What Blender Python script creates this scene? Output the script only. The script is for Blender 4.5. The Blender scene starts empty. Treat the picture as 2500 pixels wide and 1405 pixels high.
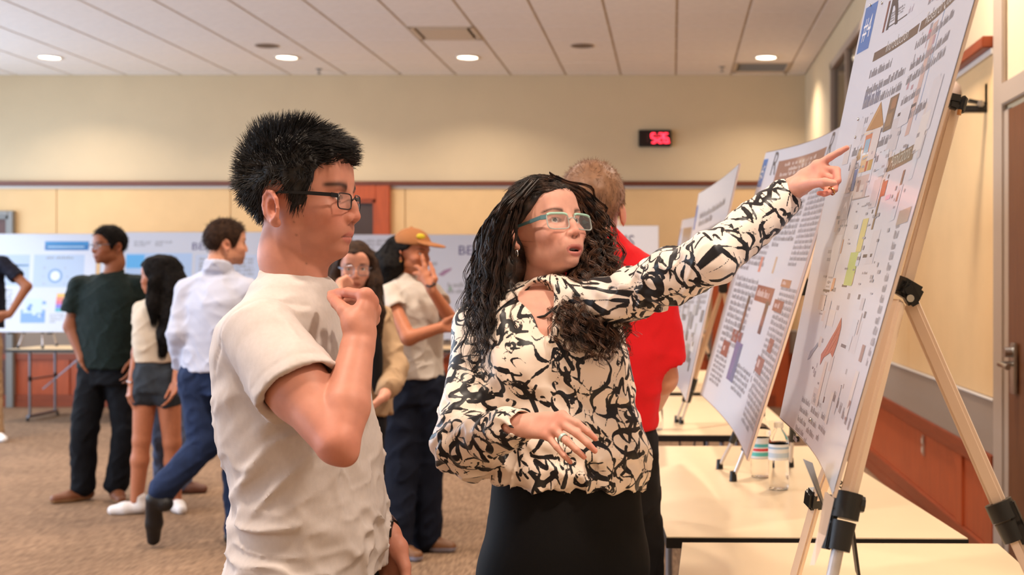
import bpy, bmesh, math, random
import numpy as np
from mathutils import Vector, Matrix

# ------------------------------------------------------------------ camera, light, exposure
SC = bpy.context.scene
COL = SC.collection
F = 3000.0                      # focal length in pixels of the 2500 x 1405 frame
VX, VY = 1640.0, 690.0          # principal point
CAMZ = 1.40

cam_data = bpy.data.cameras.new('camera')
cam = bpy.data.objects.new('camera', cam_data)
COL.objects.link(cam)
cam.location = (0, 0, CAMZ)
cam.rotation_euler = (math.pi / 2, 0, 0)
cam_data.sensor_width = 36.0
cam_data.lens = 36.0 * F / 2500.0
cam_data.shift_x = -(VX - 1250.0) / 2500.0
cam_data.shift_y = -(702.5 - VY) / 2500.0
cam_data.clip_start = 0.05
cam_data.dof.use_dof = True
cam_data.dof.focus_distance = 2.35
cam_data.dof.aperture_fstop = 5.0
SC.camera = cam

world = bpy.data.worlds.new('world')
SC.world = world
world.use_nodes = True
world.node_tree.nodes['Background'].inputs[0].default_value = (0.75, 0.85, 1.0, 1)
world.node_tree.nodes['Background'].inputs[1].default_value = 0.3

SC.view_settings.view_transform = 'Standard'
SC.view_settings.look = 'None'
SC.view_settings.gamma = 1.0
SC.view_settings.use_curve_mapping = False
SC.view_settings.exposure = 0.25
SC.cycles.use_denoising = True
SC.cycles.max_bounces = 8
SC.cycles.diffuse_bounces = 4
SC.cycles.glossy_bounces = 3
SC.cycles.transmission_bounces = 8
SC.cycles.transparent_max_bounces = 12
SC.cycles.caustics_reflective = False
SC.cycles.caustics_refractive = False
SC.cycles.sample_clamp_indirect = 6.0

XR, XL = 1.5, -9.2              # right and left wall planes
YB, YF = 13.8, -4.0             # far wall, wall behind the camera
CEIL = 3.73
WARM = (1.0, 0.835, 0.68)
COOL = (0.60, 0.78, 1.0)


def area_light(name, loc, direction, sx, sy, power, color, spread=180, shape='RECTANGLE'):
    ld = bpy.data.lights.new(name, 'AREA')
    ld.shape = shape
    ld.size = sx
    if shape in ('RECTANGLE', 'ELLIPSE'):
        ld.size_y = sy
    ld.energy = power
    ld.color = color
    ld.spread = math.radians(spread)
    o = bpy.data.objects.new(name, ld)
    COL.objects.link(o)
    o.location = loc
    o.rotation_euler = Vector(direction).to_track_quat('-Z', 'Y').to_euler()
    return o


# area lamp added for daylight assumed from the left, where no window is built
area_light('assumed_daylight', (XL + 0.25, 5.5, 1.9), (1, 0, -0.05), 15.0, 2.2, 640, COOL, 170)
# ceiling downlights: the visible back row and assumed rows nearer to and behind the camera
DOWN_BACK = [(-6.43, 12.70), (-3.98, 12.70), (-2.11, 12.70), (0.975, 12.70)]
DOWN_ASSUMED = [(x, y) for y in (9.04, 5.38, 1.72, -1.90) for x in (-6.43, -3.98, -1.50, 0.975)]
for i, (x, y) in enumerate(DOWN_BACK + DOWN_ASSUMED):
    area_light('downlight_lamp', (x, y, CEIL - 0.03), (0, 0, -1), 0.30, 0.30, 20 if i < 4 else 40, WARM, 130, 'DISK')

# ------------------------------------------------------------------ helpers
def P(px, py, D):
    """world point seen at frame pixel (px, py) at distance D along the view axis"""
    return np.array([(px - VX) / F * D, D, CAMZ + (VY - py) / F * D])


def nrm(v):
    v = np.asarray(v, float)
    return v / (np.linalg.norm(v) + 1e-12)


_mats = {}


def srgb(r, g, b):
    f = lambda c: (c / 255.0) / 12.92 if c / 255.0 <= 0.04045 else ((c / 255.0 + 0.055) / 1.055) ** 2.4
    return (f(r), f(g), f(b), 1.0)


class NT:
    """small wrapper to write node trees in few lines"""
    def __init__(s, m):
        s.t = m.node_tree
        s.b = s.t.nodes['Principled BSDF']

    def n(s, typ, **kw):
        nd = s.t.nodes.new(typ)
        for k, v in kw.items():
            if k.startswith('i_'):
                key = k[2:]
                key = int(key) if key.isdigit() else key.replace('_', ' ')
                nd.inputs[key].default_value = v
            else:
                setattr(nd, k, v)
        return nd

    def l(s, a, b):
        s.t.links.new(a, b)

    def ramp(s, fac, stops, interp='LINEAR'):
        r = s.n('ShaderNodeValToRGB')
        r.color_ramp.interpolation = interp
        e = r.color_ramp.elements
        while len(e) > 1:
            e.remove(e[-1])
        e[0].position, e[0].color = stops[0]
        for p, c in stops[1:]:
            q = e.new(p)
            q.color = c
        s.l(fac, r.inputs[0])
        return r.outputs[0]


def mat(name, color=(0.5, 0.5, 0.5, 1), rough=0.6, metal=0.0, spec=0.5, noise=0.0, nscale=40.0, bump=0.0, bscale=200.0,
        coat=0.0, sheen=0.0, sss=0.0, emit=None, estr=0.0, trans=0.0, ior=1.45, attr=None, alpha=1.0, stretch=None, bdist=0.002):
    if name in _mats:
        return _mats[name]
    m = bpy.data.materials.new(name)
    m.use_nodes = True
    t = NT(m)
    b = t.b
    b.inputs['Base Color'].default_value = color
    b.inputs['Roughness'].default_value = rough
    b.inputs['Metallic'].default_value = metal
    b.inputs['Specular IOR Level'].default_value = spec
    b.inputs['Coat Weight'].default_value = coat
    b.inputs['Coat Roughness'].default_value = 0.08
    b.inputs['Sheen Weight'].default_value = sheen
    b.inputs['IOR'].default_value = ior
    b.inputs['Transmission Weight'].default_value = trans
    b.inputs['Alpha'].default_value = alpha
    if sss:
        b.inputs['Subsurface Weight'].default_value = sss
        b.inputs['Subsurface Radius'].default_value = (0.012, 0.004, 0.002)
        b.inputs['Subsurface Scale'].default_value = 1.0
    if emit:
        b.inputs['Emission Color'].default_value = emit
        b.inputs['Emission Strength'].default_value = estr
    co = t.n('ShaderNodeTexCoord').outputs['Object']
    if stretch:
        mp = t.n('ShaderNodeMapping')
        mp.inputs['Scale'].default_value = stretch
        t.l(co, mp.inputs[0])
        co = mp.outputs[0]
    src = None
    if attr:
        a = t.n('ShaderNodeAttribute', attribute_name=attr)
        src = a.outputs['Color']
    if noise:
        nz = t.n('ShaderNodeTexNoise')
        nz.inputs['Scale'].default_value = nscale
        nz.inputs['Detail'].default_value = 5
        t.l(co, nz.inputs['Vector'])
        mr = t.n('ShaderNodeMapRange')
        mr.inputs[1].default_value, mr.inputs[2].default_value = 0.3, 0.7
        mr.inputs[3].default_value, mr.inputs[4].default_value = 1 - noise, 1 + noise
        t.l(nz.outputs[0], mr.inputs[0])
        mx = t.n('ShaderNodeMix', data_type='RGBA', blend_type='MULTIPLY')
        mx.inputs[0].default_value = 1.0
        if src:
            t.l(src, mx.inputs[6])
        else:
            mx.inputs[6].default_value = color
        t.l(mr.outputs[0], mx.inputs[7])
        src = mx.outputs[2]
    if src:
        t.l(src, b.inputs['Base Color'])
    if bump:
        bz = t.n('ShaderNodeTexNoise')
        bz.inputs['Scale'].default_value = bscale
        bz.inputs['Detail'].default_value = 4
        t.l(co, bz.inputs['Vector'])
        bp = t.n('ShaderNodeBump')
        bp.inputs['Strength'].default_value = bump
        bp.inputs['Distance'].default_value = bdist
        t.l(bz.outputs[0], bp.inputs['Height'])
        t.l(bp.outputs[0], b.inputs['Normal'])
    _mats[name] = m
    return m


class MB:
    """collects shapes and links them as one mesh object"""
    def __init__(s):
        s.v, s.f, s.mi, s.mats, s.n = [], [], [], [], 0

    def _mi(s, m):
        if m not in s.mats:
            s.mats.append(m)
        return s.mats.index(m)

    def add(s, verts, faces, m):
        verts = [tuple(map(float, q)) for q in verts]
        k = s._mi(m)
        s.v += verts
        for f in faces:
            s.f.append(tuple(int(i) + s.n for i in f))
            s.mi.append(k)
        s.n += len(verts)
        return s

    def box(s, c, size, m, R=None, bevel=0.0):
        bm = bmesh.new()
        bmesh.ops.create_cube(bm, size=1.0)
        for q in bm.verts:
            q.co = Vector((q.co.x * size[0], q.co.y * size[1], q.co.z * size[2]))
        if bevel:
            bmesh.ops.bevel(bm, geom=list(bm.edges), offset=bevel, segments=2, affect='EDGES')
        bm.verts.ensure_lookup_table()
        vs = np.array([q.co[:] for q in bm.verts])
        if R is not None:
            vs = vs @ np.asarray(R).T
        vs = vs + np.asarray(c, float)
        fs = [[q.index for q in f.verts] for f in bm.faces]
        bm.free()
        return s.add(vs, fs, m)

    def bar(s, a, b, w, h, m, bevel=0.0, up=(0, 0, 1)):
        """a box running from a to b with cross-section w x h"""
        a, b = np.asarray(a, float), np.asarray(b, float)
        d = nrm(b - a)
        x = np.cross(up, d)
        x = nrm(x) if np.linalg.norm(x) > 1e-4 else np.array([1.0, 0, 0])
        y = np.cross(d, x)
        R = np.stack([x, y, d], 1)
        return s.box((a + b) / 2, (w, h, np.linalg.norm(b - a)), m, R, bevel)

    def tube(s, pts, rad, m, n=12, caps=True):
        pts = np.asarray(pts, float)
        k = len(pts)
        rad = np.full(k, rad) if np.isscalar(rad) else np.asarray(rad, float)
        tan = np.gradient(pts, axis=0)
        tan /= np.linalg.norm(tan, axis=1)[:, None] + 1e-12
        u = np.cross(tan[0], (0, 0, 1))
        if np.linalg.norm(u) < 1e-3:
            u = np.cross(tan[0], (1, 0, 0))
        u = nrm(u)
        a = np.linspace(0, 2 * np.pi, n, endpoint=False)
        vs = []
        for i in range(k):
            u = nrm(u - tan[i] * u.dot(tan[i]))
            w = np.cross(tan[i], u)
            vs.append(pts[i] + rad[i] * (np.cos(a)[:, None] * u + np.sin(a)[:, None] * w))
        vs = np.concatenate(vs)
        fs = [(i * n + j, i * n + (j + 1) % n, (i + 1) * n + (j + 1) % n, (i + 1) * n + j) for i in range(k - 1) for j in range(n)]
        if caps:
            fs.append(tuple(range(n))[::-1])
            fs.append(tuple(range((k - 1) * n, k * n)))
        return s.add(vs, fs, m)

    def lathe(s, prof, m, c=(0, 0, 0), n=24, R=None):
        """prof: (radius, height) pairs around the z axis"""
        a = np.linspace(0, 2 * np.pi, n, endpoint=False)
        vs = np.array([[r * math.cos(t), r * math.sin(t), h] for r, h in prof for t in a])
        if R is not None:
            vs = vs @ np.asarray(R).T
        vs = vs + np.asarray(c, float)
        k = len(prof)
        fs = [(i * n + j, i * n + (j + 1) % n, (i + 1) * n + (j + 1) % n, (i + 1) * n + j) for i in range(k - 1) for j in range(n)]
        return s.add(vs, fs, m)

    def quad(s, a, b, c, d, m):
        return s.add([a, b, c, d], [(0, 1, 2, 3)], m)

    def build(s, name, parent=None, smooth=False, recalc=True):
        me = bpy.data.meshes.new(name)
        me.from_pydata(s.v, [], s.f)
        for m in s.mats:
            me.materials.append(m)
        me.polygons.foreach_set('material_index', s.mi)
        if recalc:
            bm = bmesh.new()
            bm.from_mesh(me)
            bmesh.ops.recalc_face_normals(bm, faces=bm.faces)
            bm.to_mesh(me)
            bm.free()
        if smooth:
            me.polygons.foreach_set('use_smooth', [True] * len(me.polygons))
            try:
                me.set_sharp_from_angle(angle=math.radians(40))
            except Exception:
                pass
        me.update()
        o = bpy.data.objects.new(name, me)
        COL.objects.link(o)
        if parent is not None:
            attach(o, parent)
        return o


def attach(o, parent):
    """parent o while keeping its world place (o and parent carry plain translations)"""
    o.parent = parent
    o.matrix_parent_inverse = Matrix.Translation(-Vector(world_loc(parent)))
    return o


def world_loc(o):
    # every mesh is written in world coordinates, so only empties carry a place of their own
    return o.location if o.type == 'EMPTY' else Vector((0, 0, 0))


def tag(o, label=None, cat=None, group=None, kind=None):
    if label:
        o['label'] = label
    if cat:
        o['category'] = cat
    if group:
        o['group'] = group
    if kind:
        o['kind'] = kind
    return o


def thing(name, label, cat, loc, group=None):
    o = bpy.data.objects.new(name, None)
    o.empty_display_size = 0.1
    COL.objects.link(o)
    o.location = tuple(map(float, loc))
    return tag(o, label, cat, group)


def struct(o, label=None):
    return tag(o, label, None, None, 'structure')


def fast_mesh(name, V, Q, mats, smooth=True, attrs=None, fattrs=None, parent=None, tris=False, midx=None):
    me = bpy.data.meshes.new(name)
    k = Q.shape[1]
    me.vertices.add(len(V))
    me.vertices.foreach_set('co', np.ascontiguousarray(V, np.float32).ravel())
    me.loops.add(Q.size)
    me.loops.foreach_set('vertex_index', np.ascontiguousarray(Q, np.int32).ravel())
    me.polygons.add(len(Q))
    me.polygons.foreach_set('loop_start', np.arange(0, Q.size, k, dtype=np.int32))
    me.polygons.foreach_set('loop_total', np.full(len(Q), k, np.int32))
    for m in mats:
        me.materials.append(m)
    if midx is not None:
        me.polygons.foreach_set('material_index', np.ascontiguousarray(midx, np.int32))
    me.update(calc_edges=True)
    me.validate()
    if smooth:
        me.polygons.foreach_set('use_smooth', np.ones(len(me.polygons), bool))
    for an, av in (attrs or {}).items():
        a = me.attributes.new(an, 'FLOAT_COLOR', 'POINT')
        c = np.ones((len(V), 4), np.float32)
        c[:, :3] = av
        a.data.foreach_set('color', c.ravel())
    for an, av in (fattrs or {}).items():
        a = me.attributes.new(an, 'FLOAT', 'POINT')
        a.data.foreach_set('value', np.ascontiguousarray(av, np.float32))
    o = bpy.data.objects.new(name, me)
    COL.objects.link(o)
    if parent is not None:
        attach(o, parent)
    return o


# ------------------------------------------------------------------ implicit modelling: bodies and cloth as one continuous surface each
def smin(a, b, k):
    if k <= 0:
        return np.minimum(a, b)
    h = np.clip(0.5 + 0.5 * (b - a) / k, 0, 1)
    return b + (a - b) * h - k * h * (1 - h)


class SDF:
    def __init__(s):
        s.ops = []
        s.lo, s.hi = np.full(3, 1e9), np.full(3, -1e9)
        s.disps = []

    def _add(s, op, fn, c, r, k):
        c = np.asarray(c, float)
        s.ops.append((op, fn, c, float(r), k))
        if op == 'u':
            s.lo = np.minimum(s.lo, c - r)
            s.hi = np.maximum(s.hi, c + r)
        return s

    def cone(s, a, b, ra, rb, k=0.012, op='u'):
        a, b = np.asarray(a, float), np.asarray(b, float)
        ba = b - a
        L2 = ba.dot(ba) + 1e-12

        def fn(p):
            t = np.clip((p - a) @ ba / L2, 0, 1)
            q = p - a - t[:, None] * ba
            return np.sqrt(np.einsum('ij,ij->i', q, q)) - (ra + t * (rb - ra))
        return s._add(op, fn, (a + b) / 2, math.sqrt(L2) / 2 + max(ra, rb), k)

    def chain(s, pts, rad, k=0.012):
        for i in range(len(pts) - 1):
            s.cone(pts[i], pts[i + 1], rad[i], rad[i + 1], k)
        return s

    def ell(s, c, r, k=0.012, R=None, op='u'):
        c, r = np.asarray(c, float), np.asarray(r, float)

        def fn(p):
            q = p - c
            if R is not None:
                q = q @ R
            a = np.sqrt(((q / r) ** 2).sum(1))
            b = np.sqrt(((q / (r * r)) ** 2).sum(1)) + 1e-9
            return a * (a - 1) / b
        return s._add(op, fn, c, r.max(), k)

    def stack(s, rows, yaw=0.0, k=0.02, e=2.3, op='u', caps=True):
        """rows: (z, cx, cy, r_along, r_across) ascending in z; the section is a superellipse turned by yaw"""
        rows = np.asarray(sorted(rows), float)
        z = rows[:, 0]
        zz = np.linspace(z[0], z[-1], 160)
        # smooth interpolation
        tab = np.stack([np.interp(zz, z, rows[:, i]) for i in range(1, 5)], 1)
        ker = np.hanning(13)
        ker /= ker.sum()
        pad = np.concatenate([np.repeat(tab[:1], 6, 0), tab, np.repeat(tab[-1:], 6, 0)])
        tab = np.stack([np.convolve(pad[:, i], ker, 'valid') for i in range(4)], 1)
        ca, sa = math.cos(yaw), math.sin(yaw)

        def fn(p):
            zc = np.clip(p[:, 2], z[0], z[-1])
            cx, cy, ra, rb = (np.interp(zc, zz, tab[:, i]) for i in range(4))
            dx, dy = p[:, 0] - cx, p[:, 1] - cy
            u, v = dx * ca + dy * sa, -dx * sa + dy * ca
            m = np.minimum(ra, rb)
            q = (np.abs(u / ra) ** e + np.abs(v / rb) ** e) ** (1 / e)
            # scale by the radius along the direction of the point
            rad = np.sqrt(u * u + v * v) / np.maximum(q, 1e-6)
            d = (q - 1) * np.where(q > 1e-3, rad, m) * 0.9
            dz = np.abs(p[:, 2] - zc)
            out = np.maximum(d, 0)
            return np.where(dz > 0, np.sqrt(out * out + dz * dz) + np.minimum(d, 0) * 0, d) if caps else d
        c = np.array([rows[:, 1].mean(), rows[:, 2].mean(), (z[0] + z[-1]) / 2])
        r = np.linalg.norm([np.abs(rows[:, 1] - c[0]).max() + rows[:, 3:].max(), np.abs(rows[:, 2] - c[1]).max() + rows[:, 3:].max(), (z[-1] - z[0]) / 2])
        return s._add(op, fn, c, r, k)

    def plane(s, pt, n, k=0.0):
        """cut away everything on the side the normal points to"""
        pt, n = np.asarray(pt, float), nrm(n)
        s.ops.append(('i', lambda p: (p - pt) @ n, pt, 1e9, k))
        return s

    def disp(s, fn):
        s.disps.append(fn)
        return s

    def ev(s, pts, cen=None, rb=0.0):
        """pts (nb, m, 3) grouped in blocks with centres cen"""
        nb, m, _ = pts.shape
        d = np.full((nb, m), 1.0)
        for op, fn, c, r, k in s.ops:
            if r > 1e8 or cen is None:
                sel = slice(None)
                sub = pts.reshape(-1, 3)
                sh = (nb, m)
            else:
                sel = np.where(((cen - c) ** 2).sum(1) < (r + rb + k + 0.03) ** 2)[0]
                if len(sel) == 0:
                    continue
                sub = pts[sel].reshape(-1, 3)
                sh = (len(sel), m)
            v = fn(sub).reshape(sh)
            cur = d[sel]
            if op == 'u':
                d[sel] = smin(cur, v, k)
            elif op == 's':
                d[sel] = -smin(-cur, v, k)
            else:
                d[sel] = -smin(-cur, -v, k)
        if s.disps:
            fp = pts.reshape(-1, 3)
            for f in s.disps:
                d += f(fp).reshape(nb, m)
        return d

    def at(s, p):
        return s.ev(np.asarray(p, float)[None])[0]

    def mesh(s, h, smooth=2, pad=0.02, lo=None, hi=None):
        B = 8
        S = B * h
        lo = (s.lo if lo is None else np.maximum(np.asarray(lo, float), s.lo)) - pad
        hi = (s.hi if hi is None else np.minimum(np.asarray(hi, float), s.hi)) + pad
        nb = np.maximum(np.ceil((hi - lo) / S).astype(int), 1)
        gi = np.stack(np.meshgrid(*[np.arange(q) for q in nb], indexing='ij'), -1).reshape(-1, 3)
        cen = lo + (gi + 0.5) * S
        rb = S * 0.87
        act = np.zeros(len(gi), bool)
        G = 4096
        for i in range(0, len(gi), G):
            dd = s.ev(cen[i:i + G][:, None, :], cen[i:i + G], 0.02)[:, 0]
            act[i:i + G] = np.abs(dd) < rb * 1.5 + 0.006
        gi, cen = gi[act], cen[act]
        off = np.stack(np.meshgrid(*[np.arange(B + 1)] * 3, indexing='ij'), -1).reshape(-1, 3)
        keys, pos, cfg = [], [], []
        N = nb * B + 2
        cor = np.array([(a, b, c) for a in (0, 1) for b in (0, 1) for c in (0, 1)])
        edg = [(i, j) for i in range(8) for j in range(i + 1, 8) if np.abs(cor[i] - cor[j]).sum() == 1]
        for i in range(0, len(gi), 400):
            g, c = gi[i:i + 400], cen[i:i + 400]
            idx = g[:, None, :] * B + off[None]
            v = s.ev(lo + idx * h, c, rb).reshape(-1, B + 1, B + 1, B + 1)
            cv = np.stack([v[:, a:a + B, b:b + B, e:e + B] for a, b, e in cor], -1)
            neg = cv < 0
            cnt = neg.sum(-1)
            w = np.where((cnt > 0) & (cnt < 8))
            if len(w[0]) == 0:
                continue
            vals, ng = cv[w], neg[w]
            cell = g[w[0]] * B + np.stack(w[1:], 1)
            acc, num = np.zeros((len(vals), 3)), np.zeros(len(vals))
            for a, b in edg:
                mk = ng[:, a] != ng[:, b]
                t = np.where(mk, vals[:, a] / np.where(mk, vals[:, a] - vals[:, b], 1), 0)
                acc += np.where(mk[:, None], cor[a] + t[:, None] * (cor[b] - cor[a]), 0)
                num += mk
            pos.append(lo + (cell + acc / num[:, None]) * h)
            keys.append((cell[:, 0] * N[1] + cell[:, 1]) * N[2] + cell[:, 2])
            cfg.append(ng[:, [0, 4, 2, 1]])
        keys, pos, cfg = np.concatenate(keys), np.concatenate(pos), np.concatenate(cfg)
        o = np.argsort(keys)
        keys, pos, cfg = keys[o], pos[o], cfg[o]
        st = np.array([N[1] * N[2], N[2], 1])
        quads = []
        for ax in range(3):
            e = np.where(cfg[:, 0] != cfg[:, ax + 1])[0]
            b, c = (ax + 1) % 3, (ax + 2) % 3
            k0 = keys[e]
            ks = np.stack([k0, k0 - st[b], k0 - st[b] - st[c], k0 - st[c]], 1)
            ii = np.searchsorted(keys, ks)
            ii = np.minimum(ii, len(keys) - 1)
            ok = (keys[ii] == ks).all(1)
            q = ii[ok]
            fl = ~cfg[e, 0][ok]
            q[fl] = q[fl][:, ::-1]
            quads.append(q)
        Q = np.concatenate(quads)
        for _ in range(smooth):
            pos = lap(pos, Q, 0.5)
        return pos, Q


def lap(V, Q, w):
    a, n = np.zeros_like(V), np.zeros(len(V))
    for i in range(4):
        x, y = Q[:, i], Q[:, (i + 1) % 4]
        for j in range(3):
            a[:, j] += np.bincount(x, V[y, j], len(V)) + np.bincount(y, V[x, j], len(V))
        n += np.bincount(x, minlength=len(V)) + np.bincount(y, minlength=len(V))
    return V + w * (a / np.maximum(n, 1)[:, None] - V)


def normals(V, Q):
    fn = np.cross(V[Q[:, 2]] - V[Q[:, 0]], V[Q[:, 3]] - V[Q[:, 1]])
    n = np.zeros_like(V)
    for i in range(4):
        for j in range(3):
            n[:, j] += np.bincount(Q[:, i], fn[:, j], len(V))
    return n / (np.linalg.norm(n, axis=1)[:, None] + 1e-12)


_rs = np.random.RandomState(7)
_lat = _rs.rand(64, 64, 64).astype(np.float32)


def vnoise(p):
    """smooth value noise, about -1..1, one feature per unit"""
    f = np.floor(p)
    t = p - f
    t = t * t * (3 - 2 * t)
    i = f.astype(int) & 63
    j = (i + 1) & 63
    out = 0
    for a in (0, 1):
        for b in (0, 1):
            for c in (0, 1):
                w = (t[:, 0] if a else 1 - t[:, 0]) * (t[:, 1] if b else 1 - t[:, 1]) * (t[:, 2] if c else 1 - t[:, 2])
                out = out + w * _lat[(j if a else i)[:, 0], (j if b else i)[:, 1], (j if c else i)[:, 2]]
    return out * 2 - 1


def rotz(a):
    c, s = math.cos(a), math.sin(a)
    return np.array([[c, -s, 0], [s, c, 0], [0, 0, 1.0]])


def roty(a):
    c, s = math.cos(a), math.sin(a)
    return np.array([[c, 0, s], [0, 1, 0], [-s, 0, c]])


def rotx(a):
    c, s = math.cos(a), math.sin(a)
    return np.array([[1, 0, 0], [0, c, -s], [0, s, c]])


def strands(name, roots, paths, rad, m, parent=None, sides=3, tip=0.25, kind=None):
    """roots (n,) unused; paths (n, k, 3) -> thin tubes joined in one mesh"""
    n, k, _ = paths.shape
    tan = np.gradient(paths, axis=1)
    tan /= np.linalg.norm(tan, axis=2)[..., None] + 1e-12
    ref = np.where(np.abs(tan[..., 2:3]) > 0.9, np.array([1.0, 0, 0]), np.array([0, 0, 1.0]))
    u = np.cross(tan, ref)
    u /= np.linalg.norm(u, axis=2)[..., None] + 1e-12
    w = np.cross(tan, u)
    tt = np.linspace(0, 1, k)
    prof = (1 - tt ** 2.0 * (1 - tip))[None, :, None]
    rad = np.broadcast_to(np.asarray(rad, float).reshape(-1, 1, 1), (n, k, 1)) * prof
    ang = np.linspace(0, 2 * np.pi, sides, endpoint=False)
    V = np.stack([paths + rad * (math.cos(a) * u + math.sin(a) * w) for a in ang], 2)   # n k sides 3
    base = (np.arange(n) * k * sides)[:, None, None]
    i = np.arange(k - 1)[None, :, None] * sides
    j = np.arange(sides)[None, None, :]
    jn = (np.arange(sides) + 1) % sides
    jn = jn[None, None, :]
    Q = np.stack([base + i + j, base + i + jn, base + i + sides + jn, base + i + sides + j], -1).reshape(-1, 4)
    return fast_mesh(name, V.reshape(-1, 3), Q, [m], True, parent=parent)


def sphere(c, r, n=32, k=20, R=None):
    t = np.linspace(0, 2 * np.pi, n, endpoint=False)
    f = np.linspace(0, np.pi, k)
    V = np.stack([np.sin(f)[:, None] * np.cos(t), np.sin(f)[:, None] * np.sin(t), np.repeat(np.cos(f)[:, None], n, 1)], -1).reshape(-1, 3) * r
    if R is not None:
        V = V @ np.asarray(R).T
    V = V + np.asarray(c)
    i, j = np.meshgrid(np.arange(k - 1), np.arange(n), indexing='ij')
    Q = np.stack([i * n + j, (i + 1) * n + j, (i + 1) * n + (j + 1) % n, i * n + (j + 1) % n], -1).reshape(-1, 4)
    return V, Q

# ------------------------------------------------------------------ the room
M_UPPER = mat('wall_paint_pale', srgb(208, 188, 154), 0.75, noise=0.02, nscale=3, bump=0.08, bscale=350)
M_LOWER = mat('wall_fabric_cream', srgb(218, 184, 136), 0.85, noise=0.03, nscale=4, bump=0.15, bscale=500)
M_WHITE = mat('white_trim_paint', srgb(215, 208, 200), 0.5)
M_TAUPE = mat('taupe_band', srgb(146, 128, 112), 0.8, bump=0.1, bscale=500)
M_WOOD = mat('cherry_wood', srgb(172, 78, 38), 0.42, noise=0.16, nscale=5, stretch=(12, 12, 1.0), bump=0.05, bscale=60)
M_WOODH = mat('cherry_rail_wood', srgb(138, 62, 30), 0.42, noise=0.14, nscale=5, stretch=(1, 1, 14.0))
M_DARKWOOD = mat('dark_door_panel', srgb(66, 50, 44), 0.5, noise=0.06, nscale=3)
M_TILE = mat('ceiling_tile_white', srgb(236, 230, 225), 0.9, noise=0.03, nscale=12, bump=0.25, bscale=260)
M_GRID = mat('ceiling_grid_metal', srgb(182, 168, 150), 0.6)
M_GREYM = mat('grey_painted_metal', srgb(132, 130, 126), 0.5)
M_FRAME = mat('beige_metal_frame', srgb(168, 150, 134), 0.45)
M_BLACK = mat('black_plastic', srgb(24, 23, 24), 0.38, noise=0.05)
M_CHROME = mat('brushed_steel', srgb(190, 190, 190), 0.25, metal=1.0, noise=0.03)
M_DARKGLASS = mat('dark_glass', srgb(38, 34, 28), 0.12, noise=0.05, nscale=2)


def carpet_mat():
    m = mat('brown_loop_carpet', srgb(150, 122, 96), 0.95, spec=0.15)
    t = NT(m)
    co = t.n('ShaderNodeTexCoord').outputs['Object']

    def nz(scale, stretch, detail=4):
        mp = t.n('ShaderNodeMapping')
        mp.inputs['Scale'].default_value = stretch
        mp.inputs['Rotation'].default_value = (0, 0, math.radians(-34))
        t.l(co, mp.inputs[0])
        q = t.n('ShaderNodeTexNoise')
        q.inputs['Scale'].default_value = scale
        q.inputs['Detail'].default_value = detail
        t.l(mp.outputs[0], q.inputs['Vector'])
        return q.outputs[0]
    a = t.ramp(nz(9, (14, 1.0, 1)), [(0.36, srgb(104, 83, 66)), (0.5, srgb(130, 104, 83)), (0.66, srgb(152, 126, 102))])
    b = nz(1.1, (1.5, 1, 1), 3)
    mr = t.n('ShaderNodeMapRange')
    mr.inputs[1].default_value, mr.inputs[2].default_value, mr.inputs[3].default_value, mr.inputs[4].default_value = 0.3, 0.7, 0.86, 1.12
    t.l(b, mr.inputs[0])
    mx = t.n('ShaderNodeMix', data_type='RGBA', blend_type='MULTIPLY')
    mx.inputs[0].default_value = 1
    t.l(a, mx.inputs[6])
    t.l(mr.outputs[0], mx.inputs[7])
    t.l(mx.outputs[2], t.b.inputs['Base Color'])
    bp = t.n('ShaderNodeBump')
    bp.inputs['Strength'].default_value = 0.5
    bp.inputs['Distance'].default_value = 0.006
    t.l(nz(60, (3, 1, 1)), bp.inputs['Height'])
    t.l(bp.outputs[0], t.b.inputs['Normal'])
    return m


struct(MB().box(((XL + XR) / 2, (YB + YF) / 2, -0.05), (XR - XL + .6, YB - YF + .6, 0.1), carpet_mat()).build('floor'), 'brown striped loop carpet')

# far wall, layer by layer: wood wainscot, taupe band, cream fabric, pale paint
wb = struct(MB().box(((XL + XR) / 2, YB + 0.06, CEIL / 2), (XR - XL + .4, 0.12, CEIL + .2), M_UPPER).build('wall_back'), 'pale painted far wall')


def wall_piece(name, m, z0, z1, depth, x0=XL, x1=XR):
    return MB().box(((x0 + x1) / 2, YB - depth / 2, (z0 + z1) / 2), (x1 - x0, depth, z1 - z0), m, bevel=.003).build(name, wb)


# cream fabric panels between the taupe band and the rail, with a narrow joint between them
xs = [XL, -6.9, -4.95, -2.99, -1.15, 0.42, XR]
for i in range(len(xs) - 1):
    wall_piece('fabric_panel', M_LOWER, 0.865, 2.455, 0.016, xs[i] + .004, xs[i + 1] - .004)
wall_piece('taupe_band', M_TAUPE, 0.60, 0.85, 0.018)
wall_piece('band_bead', M_WHITE, 0.85, 0.866, 0.022)
for i in range(9):
    x0 = XL + i * (XR - XL) / 9
    wall_piece('wood_panel', M_WOOD, 0.14, 0.53, 0.012, x0 + .07, x0 + (XR - XL) / 9 - .07)
    wall_piece('panel_stile', M_WOOD, 0.14, 0.53, 0.028, x0 - .07, x0 + .07)
wall_piece('panel_top_rail', M_WOODH, 0.53, 0.60, 0.03)
wall_piece('panel_bottom_rail', M_WOODH, 0.07, 0.14, 0.03)
struct(MB().box(((XL + XR) / 2, YB - .018, .035), (XR - XL, .036, .07), M_WOODH, bevel=.004).build('baseboard_back'), 'low wooden baseboard along the far wall')
struct(MB().box(((XL + XR) / 2, YB - .03, 2.508), (XR - XL, .06, .052), mat('dark_rail_wood', srgb(104, 52, 32), .42, noise=.14, nscale=5, stretch=(1, 1, 14.0)), bevel=.006).build('trim_1'), 'thin dark wooden picture rail across the far wall')
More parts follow.
